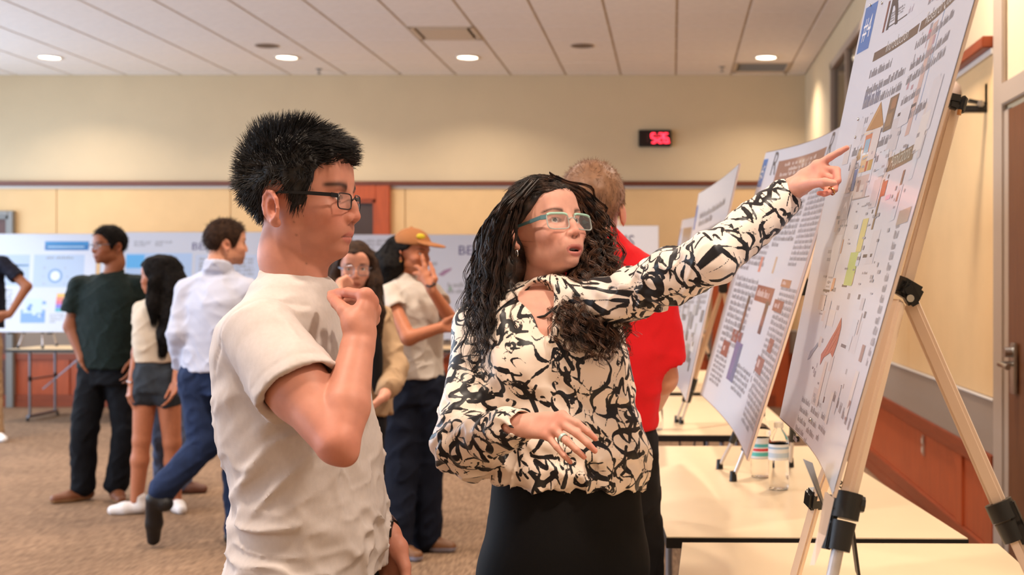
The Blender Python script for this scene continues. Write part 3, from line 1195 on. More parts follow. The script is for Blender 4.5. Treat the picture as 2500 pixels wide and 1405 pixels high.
for i in range(26):     # scattered plot marks of the far column
    u, v = rng.uniform(.55, .72), rng.uniform(.66, .88)
    A.rect(u, v, u + rng.uniform(.004, .02), v + rng.uniform(.004, .02), rng.choice([GR2, ink(176, 140, 150), ink(190, 110, 120), GR1]), 'printed_picture')
A.rect(.66, .58, .70, .78, ink(196, 168, 160), 'printed_picture')
A.rect(.73, .60, .735, .92, ink(126, 156, 196), 'printed_picture')
a, b = A.rpx((2149, 482), (2170, 440), ink(172, 84, 48), 'printed_picture', .0022)
A.rect(a[0] - .006, a[1] - .06, a[0] + .012, b[1] + .004, ink(128, 108, 84), 'printed_picture', .002)
A.rect(b[0] + .02, a[1] - .01, b[0] + .07, b[1] - .03, ink(222, 176, 196), 'printed_picture', .002)
A.rpx((2187, 494), (2213, 414), ink(134, 104, 88), 'printed_picture', .0022)
A.lines(*A.uv(2104, 508), *A.uv(2136, 494), 1, GR2, rng, ls=.014)
# ladder diagram, green and yellow charts, orange wing
for i in range(24):
    x, yy = 2064 - i * 2.75, 515 + i * 11
    uu = A.uv(x, yy)
    A.rect(uu[0], uu[1], uu[0] + rng.uniform(.02, .05), uu[1] + .0035, GR2)
    if i % 2:
        A.rect(uu[0] + .01, uu[1] + .008, uu[0] + .024, uu[1] + .014, GR3)
for x0, y0, x1, y1, c in ((2052, 620, 2062, 585, (206, 150, 116)), (2034, 660, 2046, 628, (206, 150, 116)), (2030, 706, 2042, 680, (210, 160, 128)), (2028, 712, 2036, 690, (214, 166, 130))):
    A.rpx((x0, y0), (x1, y1), ink(*c), 'printed_picture', .002)
for bl_, tr_, c in (((2090, 616), (2123, 533), (206, 196, 130)), ((2092, 600), (2108, 537), (184, 204, 218)), ((2060, 697), (2100, 616), (176, 194, 118)), ((2088, 650), (2104, 618), (196, 206, 222)), ((2076, 696), (2090, 662), (206, 170, 122)), ((2082, 668), (2092, 652), (128, 158, 74))):
    A.rpx(bl_, tr_, ink(*c), 'printed_picture', .0018 + .0003 * rng.random())
q0 = A.uv(2056, 701)
A.rect(q0[0], q0[1], q0[0] + .055, q0[1] + .005, GR3)
q0 = A.uv(2010, 712)
A.rect(q0[0], q0[1], q0[0] + .07, q0[1] + .005, GR3)
q0 = A.uv(2107, 630)
A.rect(q0[0], q0[1], q0[0] + .12, q0[1] + .006, GR3)
A.lines(*A.uv(2134, 646), *A.uv(2143, 636), 1, GR1, rng)
A.lines(*A.uv(2105, 672), *A.uv(2122, 664), 1, GR2, rng)
A.lines(*A.uv(2123, 692), *A.uv(2146, 684), 1, GR2, rng)
for i in range(14):
    yy = 560 + i * 26
    uu = A.uv(2186 - i * 5.6, yy)
    A.lines(uu[0], uu[1], uu[0] + .05, uu[1] + .03, 2, GR2, rng)
for i in range(9):
    uu = A.uv(2247 - 15 * i, 500 + 60 * i)
    A.rect(uu[0] - .012, uu[1], uu[0] + .004, uu[1] + .05, ink(150, 184, 222), 'printed_picture')
A.rpx((2188, 552), (2228, 504), ink(168, 154, 142), 'printed_picture', .002)
A.rpx((2165, 610), (2172, 580), ink(120, 104, 92), 'printed_picture', .002)
wing = [A.uv(*q) for q in ((2003, 893), (2006, 866), (2018, 848), (2030, 826), (2042, 806), (2056, 776), (2055, 800), (2046, 838), (2034, 874), (2028, 862), (2012, 874))]
A.poly(wing, ink(176, 84, 58), off=.0022)
for q in (((2012, 868), (2052, 795)), ((2018, 868), (2050, 815)), ((2028, 862), (2048, 826))):
    a, b = A.uv(*q[0]), A.uv(*q[1])
    A.poly([a, (a[0] + .006, a[1]), (b[0] + .004, b[1]), b], ink(196, 118, 88), off=.0026)
feather = [A.uv(*q) for q in ((1972, 880), (1980, 858), (1990, 848), (1998, 836), (1998, 846), (1988, 860), (1978, 876))]
A.poly(feather, ink(132, 142, 158), off=.0022)
A.rpx((1981, 806), (1990, 760), ink(228, 176, 190), 'printed_picture', .0016)
A.rpx((1992, 824), (2002, 780), ink(186, 176, 128), 'printed_picture', .0018)
A.rpx((1981, 940), (1990, 884), ink(226, 172, 182), 'printed_picture', .0016)
q0 = A.uv(2055, 842)
A.rect(q0[0], q0[1] - .004, q0[0] + .09, q0[1] + .002, GR3)
A.rpx((2097, 882), (2115, 845), ink(150, 116, 104), 'printed_picture', .002)
A.rpx((2063, 1024), (2080, 982), ink(146, 118, 112), 'printed_picture', .002)
A.rpx((2092, 818), (2108, 766), ink(182, 170, 168), 'printed_picture', .002)
for x0, y0, n in ((1962, 962, 5), (1990, 962, 5), (2010, 1000, 3)):
    uu = A.uv(x0, y0)
    A.lines(uu[0], uu[1] - .02 * n, uu[0] + .12, uu[1], n, GR2, rng, xh=.40, ls=.008)
for i in range(22):
    uu = (rng.uniform(.15, .75), rng.uniform(.08, .30))
    A.rect(uu[0], uu[1], uu[0] + rng.uniform(.006, .03), uu[1] + rng.uniform(.004, .012), rng.choice([GR1, GR2, GR3]))
for i in range(46):
    u, v = rng.uniform(.10, .86), rng.uniform(.06, .62)
    A.rect(u, v, u + rng.uniform(.03, .10), v + rng.uniform(.02, .09), ink(*rng.choice([(204, 202, 208), (196, 192, 196), (214, 208, 206), (200, 206, 216), (206, 196, 194)])), 'printed_tint', .0011 + .00004 * i)
for i in range(60):
    u, v = rng.uniform(.12, .84), rng.uniform(.30, .60)
    A.rect(u, v, u + rng.uniform(.008, .035), v + rng.uniform(.003, .008), rng.choice([GR1, GR2, GR2]), 'printed_text', .0032)
for i in range(9):
    uu = A.uv(2032 + i * 7, 985 + i * 14)
    A.lines(uu[0], uu[1], uu[0] + .06, uu[1] + .022, 1, GR1, rng)
A.finish()
# clear film strip hanging from the lower corner of the cover
M_FILM = mat('clear_cover_film', srgb(214, 200, 200), 0.15, alpha=.9, coat=.3)
fs_ = MB()
p0, p1, p2 = P(2014, 1200, 1.745), P(1997, 1300, 1.73), P(1977, 1381, 1.70)
q0_, q1_, q2_ = P(2037, 1218, 1.75), P(2016, 1310, 1.735), P(1989, 1381, 1.70)
fs_.add([p0, q0_, q1_, p1], [(0, 1, 2, 3)], M_FILM).add([p1, q1_, q2_, p2], [(0, 1, 2, 3)], M_FILM)
fs_.build('loose_cover_strip', A.th)
for px, py in ((2128, 13), (2156, 8), (2098, 292), (2091, 336), (1982, 1026)):     # shiny pin heads
    uu = A.uv(px, py)
    V, Q = sphere(A.m(uu[0], uu[1], .004), .0035, 12, 8)
    fast_mesh('pin_head', V, Q, [M_CHROME], parent=A.th)

# --- second poster
Bp = Poster('tilted poster with a brown title block and dark photo strips, second along the tables', P(1709, 963, 4.6), P(1824, 1126, 3.35), P(2086, 287, 3.35), P(1870, 372, 4.6), bow=-.03)
a, b = Bp.rpx((1846, 458), (1877, 388), BLUE)
Bp.text('#5', (a[0] + b[0]) / 2, a[1] + .3 * (b[1] - a[1]), .05, WHITE, center=True, width=(b[0] - a[0]) * .6)
RB = ink(150, 104, 86)
a, b = Bp.rpx((1888, 446), (2020, 358), RB)
for k, f in ((.66, .7), (.42, .5), (.2, .8)):
    Bp.lines(a[0] + (b[0] - a[0]) * (1 - f) / 2, a[1] + (b[1] - a[1]) * k, a[0] + (b[0] - a[0]) * (1 + f) / 2, a[1] + (b[1] - a[1]) * (k + .2), 1, ink(216, 196, 188), rng, xh=.6, ls=.02, last=False)
Bp.text('R', a[0] - .07, a[1] + .03, .09, GR3)
Bp.text('R', b[0] + .02, a[1] + .03, .09, GR3)
c = [(.07, .36), (.38, .66), (.68, .97)]
RD = ink(136, 66, 60)
Bp.rect(c[0][0], .80, c[0][1], .835, RB)
Bp.lines(c[0][0], .52, c[0][1], .79, 12, GR1, rng, ls=.011)
Bp.lines(c[0][0], .23, c[0][1], .50, 11, GR1, rng, ls=.011)
Bp.rect(.20, .255, c[0][1] - .02, .30, RD)
Bp.lines(c[0][0], .07, .24, .22, 8, GR1, rng, ls=.011)
Bp.rect(c[1][0], .80, c[1][1], .835, RB)
Bp.lines(c[1][0], .62, c[1][1], .79, 8, GR1, rng, ls=.011)
Bp.lines(c[1][0], .10, .62, .20, 5, GR1, rng, ls=.011)
Bp.lines(c[2][0], .56, c[2][1], .83, 15, GR2, rng, ls=.011)
Bp.lines(c[2][0], .05, c[2][1], .5, 24, GR2, rng, ls=.011)
for bl_, tr_, cc in (((1841, 733), (1893, 706), (136, 66, 60)), ((1906, 700), (1934, 686), (168, 110, 80)), ((1885, 758), (1916, 738), (136, 66, 60)), ((1872, 858), (1892, 832), (136, 66, 60)), ((1842, 905), (1868, 880), (136, 66, 60)), ((1759, 864), (1784, 838), (136, 66, 60))):
    a, b = Bp.rpx(bl_, tr_, ink(*cc), off=.0020)
    Bp.lines(a[0] + .02, a[1] + .2 * (b[1] - a[1]), b[0] - .02, b[1] - .2 * (b[1] - a[1]), 1, ink(214, 190, 186), rng, ls=.02, off=.0025)
for (bl_, tr_), cols in ((((1803, 812), (1834, 724)), ((92, 62, 50), (124, 76, 54), (70, 58, 48))), (((1849, 814), (1880, 738)), ((96, 50, 46), (140, 76, 60), (72, 46, 46)))):
    a, b = Bp.rpx(bl_, tr_, ink(*cols[0]), 'printed_picture', .002)
    hh = (b[1] - a[1]) / 4
    Bp.rect(a[0], a[1] + hh, b[0], a[1] + 2.2 * hh, ink(*cols[1]), 'printed_picture', .0024)
    Bp.rect(a[0], b[1] - hh * .7, b[0], b[1], ink(*cols[2]), 'printed_picture', .0024)
a, b = Bp.rpx((1773, 924), (1815, 842), ink(112, 96, 140), 'printed_picture', .002)
Bp.rect((a[0] + b[0]) / 2 + .004, a[1], b[0], b[1] - .01, ink(96, 98, 134), 'printed_picture', .0024)
for i in range(10):
    q = rng.uniform(.62, .70), rng.uniform(.12, .30)
    Bp.rect(q[0], q[1], q[0] + .018, q[1] + .012, rng.choice([GR2, GR1]))
for bl_, tr_, cc in (((1850, 664), (1866, 628), (206, 130, 112)), ((1884, 668), (1900, 628), (198, 168, 140)), ((1874, 690), (1884, 640), (196, 206, 216))):
    Bp.rpx(bl_, tr_, ink(*cc), 'printed_picture', .002)
Bp.finish()
mb = MB()
for u0, u1 in ((.955, .998),):
    vs = [Bp.m(u0, 0, .0032), Bp.m(u1, 0, .0032), Bp.m(u1, 1, .0032), Bp.m(u0, 1, .0032)]
    mb.add(vs, [(0, 1, 2, 3)], mat('rosy_cover_film', srgb(226, 190, 178), .15, alpha=.45, coat=.3))
mb.build('cover_edge', Bp.th)

# --- third and fourth
Cp = Poster('tilted grey toned poster with blotchy dark pictures, third along the tables', P(1637, 927, 5.83), P(1674, 981, 4.56), P(1805, 399, 4.56), P(1706, 472, 5.83), bow=-.01)
Cp.rect(.0, .80, .05, .93, BLUE)
Cp.lines(.14, .80, .86, .88, 2, GR1, rng, xh=.6, ls=.02)
Cp.lines(.14, .68, .86, .78, 4, GR2, rng)
Cp.rect(.10, .60, .92, .635, ink(172, 156, 120))
Cp.lines(.08, .38, .46, .58, 8, GR2, rng)
Cp.lines(.52, .38, .92, .58, 8, GR2, rng)
for i in range(26):
    u, v = rng.uniform(.06, .82), rng.uniform(.10, .36)
    Cp.rect(u, v, u + rng.uniform(.03, .16), v + rng.uniform(.02, .08), ink(*[rng.choice([60, 92, 126, 170, 236])] * 3), 'printed_picture', .0016 + .0001 * i)
Cp.finish()
Dp = Poster('pale poster with a brown square, partly behind the third one', P(1612, 850, 8.3), P(1650, 880, 7.1), P(1715, 526, 7.1), P(1666, 537, 8.3))
Dp.rect(.0, .78, .06, .93, BLUE)
Dp.rect(.16, .80, .62, .93, ink(150, 122, 100))
Dp.lines(.1, .1, .9, .7, 20, GR2, rng)
Dp.finish()


# --- posters along the far wall (upright, facing the room)
def back_poster(label, x0, x1, y0, y1, D, tilt=.10, skew=0):
    bl, br = P(x0, y1, D), P(x1, y1 + skew, D)
    h = (y1 - y0) / F * D
    tr, tl = br + (0, h * tilt, h), bl + (0, h * tilt, h)
    return Poster(label, bl, br, tr, tl, group='posters along the far wall')


LB = ink(150, 190, 226)
PAN = ink(176, 190, 212)
# QR squares of the photographed sheets are left out
p = back_poster('white poster with a blue title bar and rainbow chart at the far left', -72, 228, 570, 812, 12.35)
X = lambda x: (x + 72) / 300.0
Y = lambda y: (812 - y) / 242.0
p.rect(X(99), Y(611), X(207), Y(589), ink(28, 104, 164))
p.rect(X(99), Y(597), X(207), Y(590), ink(40, 132, 190), off=.002)
p.rect(X(106), Y(604), X(196), Y(601), ink(170, 206, 226), off=.0025)
p.rect(X(-60), Y(698), X(64), Y(622), PAN)
p.rect(X(74), Y(702), X(198), Y(622), PAN)
p.lines(X(-50), Y(634), X(40), Y(626), 1, GR2, rng, ls=.03)
p.lines(X(104), Y(634), X(174), Y(626), 1, GR1, rng, ls=.03, last=False)
p.rect(X(30), Y(650), X(62), Y(646), ink(60, 140, 176))
for R_, cc in ((18, (122, 152, 190)), (12, (222, 228, 238))):
    p.poly([(X(128 + R_ * math.cos(t)), Y(674 - R_ * 1.0 * math.sin(t))) for t in np.linspace(0, 2 * np.pi, 24, endpoint=False)], ink(*cc), off=.002 if R_ > 15 else .0025)
for x, yv in ((98, 655), (98, 676), (98, 694), (150, 655), (155, 676), (150, 694)):
    p.lines(X(x), Y(yv + 3), X(x + 12), Y(yv - 3), 1, GR2, rng, ls=.02)
p.rect(X(48), Y(789), X(108), Y(757), ink(110, 150, 214), 'printed_picture')
p.rect(X(58), Y(765), X(100), Y(730), ink(196, 212, 232), 'printed_picture', .002)
for i in range(10):
    u, v = rng.uniform(X(52), X(104)), rng.uniform(Y(785), Y(735))
    p.rect(u, v, u + .03, v + .03, rng.choice([ink(200, 214, 232), ink(96, 138, 206)]), 'printed_picture', .0024)
for i, cc in enumerate(((232, 176, 40), (226, 112, 60), (214, 76, 110), (120, 96, 200), (60, 160, 170))):
    p.rect(X(132 + (4 - i) * .6), Y(762 - 0 - (4 - i) * 9), X(160), Y(753 - (4 - i) * 9), ink(*cc), 'printed_picture')
p.lines(X(120), Y(790), X(160), Y(766), 4, GR2, rng, ls=.02)
p.lines(X(-60), Y(790), X(30), Y(705), 10, GR2, rng, ls=.02)
p.finish()
p = back_poster('white poster with a pale blue patch between the green shirt and the pale blue shirt', 236, 640, 566, 815, 12.2)
X = lambda x: (x - 236) / 404.0
Y = lambda y: (815 - y) / 249.0
p.lines(X(318), Y(602), X(362), Y(588), 3, GR2, rng, ls=.02)
p.lines(X(370), Y(602), X(420), Y(588), 2, GR2, rng, ls=.02)
p.text('BEAMS', X(459), Y(610), .075, ink(72, 60, 112), width=.22)
p.rect(X(300), Y(690), X(462), Y(618), ink(176, 200, 232))
p.rect(X(300), Y(655), X(345), Y(622), ink(96, 176, 232), 'printed_picture', .002)
p.rect(X(470), Y(690), X(630), Y(622), ink(196, 206, 226))
p.lines(X(480), Y(684), X(620), Y(628), 6, GR2, rng, ls=.02)
p.finish()
p = back_poster('white poster with coloured capital letters behind the capped woman', 852, 1250, 572, 830, 12.35)
X = lambda x: (x - 852) / 398.0
Y = lambda y: (830 - y) / 258.0
p.text('BEAMS', X(1114), Y(622), .095, ink(70, 62, 116), width=.26)
p.lines(X(880), Y(610), X(945), Y(584), 3, GR2, rng, ls=.02)
p.lines(X(1050), Y(650), X(1092), Y(640), 1, GR2, rng, ls=.02)
p.poly([(X(1066), Y(672)), (X(1078), Y(675)), (X(1098), Y(660)), (X(1100), Y(654)), (X(1080), Y(660))], ink(168, 130, 158))
p.rect(X(930), Y(700), X(1040), Y(650), ink(206, 212, 224))
p.lines(X(1090), Y(720), X(1200), Y(690), 2, GR2, rng, ls=.02)
p.rect(X(1094), Y(712), X(1100), Y(698), ink(140, 170, 140))
p.finish()
p = back_poster('white poster ending in dark capital letters just right of the red polo', 1392, 1608, 550, 775, 10.6)
X = lambda x: (x - 1392) / 216.0
Y = lambda y: (775 - y) / 225.0
p.text('BEAMS', X(1440), Y(603), .105, ink(70, 66, 96), width=.50)
p.lines(.08, .1, .45, .68, 14, GR2, rng, ls=.02)
p.lines(.55, .1, .95, .68, 14, GR2, rng, ls=.02)
p.finish()

# ------------------------------------------------------------------ easels
M_LEG = mat('champagne_aluminium', srgb(224, 202, 184), 0.38, metal=0.2)
M_LEG2 = mat('silver_aluminium', srgb(196, 190, 190), 0.3, metal=0.5)


def lock(pts, w, parent, name='leg_lock', lever=(0, 1, 0)):
    a, b = np.asarray(pts[0], float), np.asarray(pts[1], float)
    d = nrm(b - a)
    m = (a + b) / 2
    mb = MB()
    mb.tube([a, a + (m - a) * .9], [w, w], M_BLACK, 16)
    mb.tube([m, b], [w * .9, w * .82], M_BLACK, 16)
    o = mb.build(name, parent, True)
    for t in (.28, .74):
        q = a + (b - a) * t + np.asarray(lever) * w * .9
        MB().bar(q - d * w * .9, q + d * w * .9, w * .75, w * .7, M_BLACK, .002).build('lever', o)
    return o


th = thing('display_easel', 'champagne coloured easel with black locks holding the large #4 poster', 'easel', P(2160, 1100, 2.0) * (1, 1, 0) + (0, 0, TZ), 'display easels')
hubp = P(2206, 712, 1.98)


def ray_to(pt0, px, py, D):
    return P(px, py, D)


# near leg
a0, a1 = P(2192, 735, 1.96), P(2071, 1212, 1.86)
MB().bar(a0, a1, .0235, .0235, M_LEG, .005).build('leg', th)
a2 = P(2045, 1345, 1.84)
lock((P(2072, 1204, 1.86), a2), .0225, th, lever=(-1, 0, 0))
dirA = (a2 - a1)
foot = a2 + dirA * ((a2[2] - TZ) / -dirA[2])
MB().tube([a2 - dirA * .2, foot + (0, 0, .01)], .0095, M_LEG2, 14).build('lower_leg', th, True)
MB().tube([foot + (0, 0, .03), foot + (0, 0, .001)], .014, M_BLACK, 14).build('foot_cap', th, True)
kn = MB().tube([P(2086, 1230, 1.86), P(2110, 1234, 1.86)], [.008, .008], M_BLACK, 10)
kn.tube([P(2098, 1232, 1.86), P(2110, 1234, 1.86)], [.013, .012], M_BLACK, 8)
kn.build('locking_knob', th, True)
# rear leg
b0, b1 = P(2222, 735, 1.99), P(2439, 1232, 1.95)
MB().bar(b0, b1, .0250, .0250, M_LEG, .005).build('leg', th)
b2 = P(2478, 1320, 1.94)
lock((P(2436, 1226, 1.95), b2), .0225, th, lever=(.8, -.5, 0))
dB = b2 - b1
foot = b2 + dB * ((b2[2] - TZ) / -dB[2])
MB().bar(b2 - dB * .2, foot + (0, 0, .012), .017, .017, M_LEG, .003).build('lower_leg', th)
MB().tube([foot + (0, 0, .03), foot + (0, 0, .001)], .014, M_BLACK, 14).build('foot_cap', th, True)
# far leg, seen below the sheet
c0, c1 = P(2175, 735, 2.05), P(1992, 1228, 2.32)
MB().bar(c0, c1, .021, .021, M_LEG, .004).build('leg', th)
dC = P(1945, 1405, 2.345) - c1
foot = c1 + dC * ((c1[2] - TZ) / -dC[2])
MB().bar(c1, foot + (0, 0, .012), .018, .018, M_LEG, .003).build('lower_leg', th)
MB().tube([foot + (0, 0, .03), foot + (0, 0, .001)], .014, M_BLACK, 14).build('foot_cap', th, True)
MB().bar(P(1996, 1196, 2.315), P(1990, 1240, 2.325), .040, .034, M_BLACK, .006).build('leg_clip', th)
# mast behind the sheet with its top clamp
MB().bar(P(2206, 715, 1.99), P(2330, 262, 1.99), .020, .020, M_LEG, .004).build('mast', th)
hb = MB().bar(P(2188, 692, 1.96), P(2240, 722, 1.98), .030, .034, M_BLACK, .006, up=(0, 1, 0))
hb.bar(P(2205, 690, 1.96), P(2232, 742, 1.97), .022, .030, M_BLACK, .005, up=(0, 1, 0))
hb.build('hub', th)
MB().tube([P(2223, 729, 1.93), P(2223, 729, 1.945)], .006, M_CHROME, 12).build('hub_rivet', th, True)
tc = MB().bar(P(2308, 238, 1.97), P(2348, 246, 1.97), .016, .020, M_BLACK, .004, up=(0, 1, 0))
tc.bar(P(2316, 255, 1.965), P(2340, 262, 1.965), .012, .016, M_BLACK, .003, up=(0, 1, 0))
tc.bar(P(2356, 236, 1.97), P(2346, 275, 1.96), .010, .012, M_BLACK, .003)
tc.build('top_clamp', th)
MB().tube([P(2343, 268, 1.955), P(2341, 281, 1.955)], .0035, mat('brass_screw', srgb(190, 140, 96), .3, metal=.9), 10).build('clamp_screw', th, True)
tr_ = MB()
tr_.add([P(1960, 1121, 1.86), P(1984, 1131, 1.98), P(2016, 1240, 1.98), P(2008, 1240, 1.86)], [(0, 1, 2, 3)], M_GREYM)
tr_.add([P(1960, 1121, 1.86) + (.002, 0, 0), P(1963, 1121, 1.85), P(2012, 1240, 1.85), P(2008, 1240, 1.86)], [(0, 1, 2, 3)], M_CHROME)
tr_.add([P(2008, 1236, 1.84), P(2050, 1250, 1.84), P(2046, 1258, 1.98), P(2006, 1244, 1.98)], [(0, 1, 2, 3)], M_GREYM)
tr_.build('sheet_tray', th)
sp = [P(2052 + 5 * math.sin(i * 1.6), 1175 + i * 4, 1.88) for i in range(12)]
MB().tube(sp, .0014, M_BLACK, 6).build('twisted_wire', th)
MB().bar(P(2080, 1290, 1.90), P(2095, 1405, 1.92), .004, .030, M_BLACK, up=(0, 1, 0)).build('hanging_strap', th)


def small_easel(label, top, feet, rear, locks, wid=.014, D=None):
    mid = (feet[0] + feet[1]) / 2
    t = thing('display_easel', label, 'easel', (mid[0], mid[1], TZ), 'display easels')
    MB().bar(top + (0, 0, -.03), top + (0, 0, .03), .04, .05, M_BLACK, .006).build('hub', t)
    for f in feet + [rear]:
        k = top + (f - top) * locks
        MB().bar(top, k, wid, wid, M_LEG, .003).build('leg', t)
        k2 = k + (f - k) * .5
        lock((k, k2), wid * .95, t)
        MB().tube([k2, f + (0, 0, .012)], wid * .42, M_LEG2, 10).build('lower_leg', t, True)
        MB().tube([f + (0, 0, .034), f + (0, 0, .001)], [wid * .7, wid * .85], M_BLACK, 10).build('foot_cap', t, True)
    return t


def on_table(px, py):
    D = F * (CAMZ - TZ) / (py - VY)
    return P(px, py, D)


small_easel('easel with black locks carrying the poster with the brown title block', P(1960, 700, 4.05), [on_table(1757, 1146), on_table(1790, 1176)], np.array((.43, 4.45, TZ)), .68, .016)
small_easel('easel on the third table carrying the blotchy grey poster', P(1765, 700, 5.5), [on_table(1652, 1033), on_table(1664, 1036)], np.array((.36, 5.9, TZ)), .66, .015)
small_easel('easel on the farthest right hand table behind the third poster', P(1690, 720, 7.9), [np.array((-.02, 7.8, TZ)), np.array((.0, 8.25, TZ))], np.array((.3, 8.2, TZ)), .66, .014)
for x, lab in ((90, 'under the leftmost far poster'), (430, 'behind the dark haired woman in shorts'), (1050, 'behind the capped woman'), ):
    q = P(x, 800, 12.5)
    zb = {90: 812, 430: 815, 1050: 830}[x]
    te = small_easel('small table easel against the far wall ' + lab, q + (0, .1, .45), [np.array((q[0] - .15, 12.42, TZ)), np.array((q[0] + .10, 12.42, TZ))], np.array((q[0], 12.9, TZ)), .55, .018)
    dd = {90: 12.35, 430: 12.2, 1050: 12.35}[x]
    zz = P(0, zb, dd)[2]
    for dx in (-.2, .2):
        MB().box((q[0] + dx, dd + .02, zz - .0105), (.02, .10, .016), M_BLACK, bevel=.003).build('peg', te)
q = P(1500, 800, 10.7)
t = thing('floor_easel', 'tall floor easel behind the red polo carrying the lettered poster', 'easel', (q[0], 10.75, 0))
for dx, dy in ((-.28, -.02), (.28, -.02), (0, .6)):
    MB().bar((q[0] + dx * .1, 10.78, 1.95), (q[0] + dx, 10.75 + dy, .01), .022, .022, M_LEG).build('leg', t)
MB().bar((q[0] - .3, 10.60, p.c[0][2] - .0145), (q[0] + .3, 10.60, p.c[0][2] - .0145), .03, .024, M_LEG).build('ledge', t)

# ------------------------------------------------------------------ water bottles
M_PET = mat('clear_bottle_plastic', (1, 1, 1, 1), 0.04, trans=1.0, ior=1.12, noise=.0)
M_CAPW = mat('white_cap', srgb(236, 232, 226), .4)
M_LABEL = mat('bottle_label', srgb(226, 228, 232), .35)


def bottle(label, base, H, r, cap, band, stripes):
    x, y, z = base
    t = thing('water_bottle', label, 'bottle', base, 'water bottles')
    pr = [(0, .004), (r * .6, .0), (r * .92, .004), (r, .02 * H / .2)]
    for i in range(6):
        pr += [(r * .985, H * (.14 + .045 * i)), (r, H * (.16 + .045 * i))]
    pr += [(r * .97, H * .47), (r * .97, H * .70), (r, H * .72), (r * .86, H * .82), (r * .5, H * .90), (r * .38, H * .93), (r * .38, H * .985)]
    MB().lathe(pr, M_PET, base, 28).build('body', t, True)
    cz0 = H * .945
    pc = [(r * .46, cz0), (r * .46, cz0 + .016), (r * .40, cz0 + .018), (0, cz0 + .018)] if cap is M_CAPW else [(r * .46, cz0), (r * .46, cz0 + .014), (r * .26, cz0 + .026), (r * .22, cz0 + .046), (0, cz0 + .048)]
    MB().lathe(pc, cap, base, 20).build('cap', t, True)
    MB().lathe([(r * .985, H * band[0]), (r * 1.004, H * (band[0] + .01)), (r * 1.004, H * (band[1] - .01)), (r * .985, H * band[1])], M_LABEL, base, 28).build('label_band', t, True)
    for h0, h1, c in stripes:
        MB().lathe([(r * 1.006, H * h0), (r * 1.006, H * h1)], mat('label_%d_%d_%d' % c, srgb(*c), .35), base, 28).build('label_stripe', t, True)
    return t


bottle('clear water bottle with white cap and pale blue label, front of the pair', on_table(1901, 1196), .212, .0335, M_CAPW, (.46, .70), [(.50, .57, (186, 204, 222)), (.63, .66, (150, 180, 210))])
bottle('clear water bottle with black spout cap beside the white capped one', on_table(1857, 1166), .222, .034, M_BLACK, (.30, .62), [(.34, .40, (90, 190, 186)), (.42, .46, (214, 60, 70)), (.48, .53, (90, 180, 190))])
bottle('clear water bottle on the third table, just right of the red polo', on_table(1601, 1050), .20, .033, M_CAPW, (.48, .72), [(.52, .60, (180, 190, 204))])

# ------------------------------------------------------------------ people: heads, hands, hair
SKIN = {}


def skin_mat(name, sss=0.12):
    return mat('skin_' + name, rough=0.5, spec=0.32, attr='tint', sss=sss, bump=0.12, bscale=900.0, bdist=0.0006, noise=0.05, nscale=60.0)


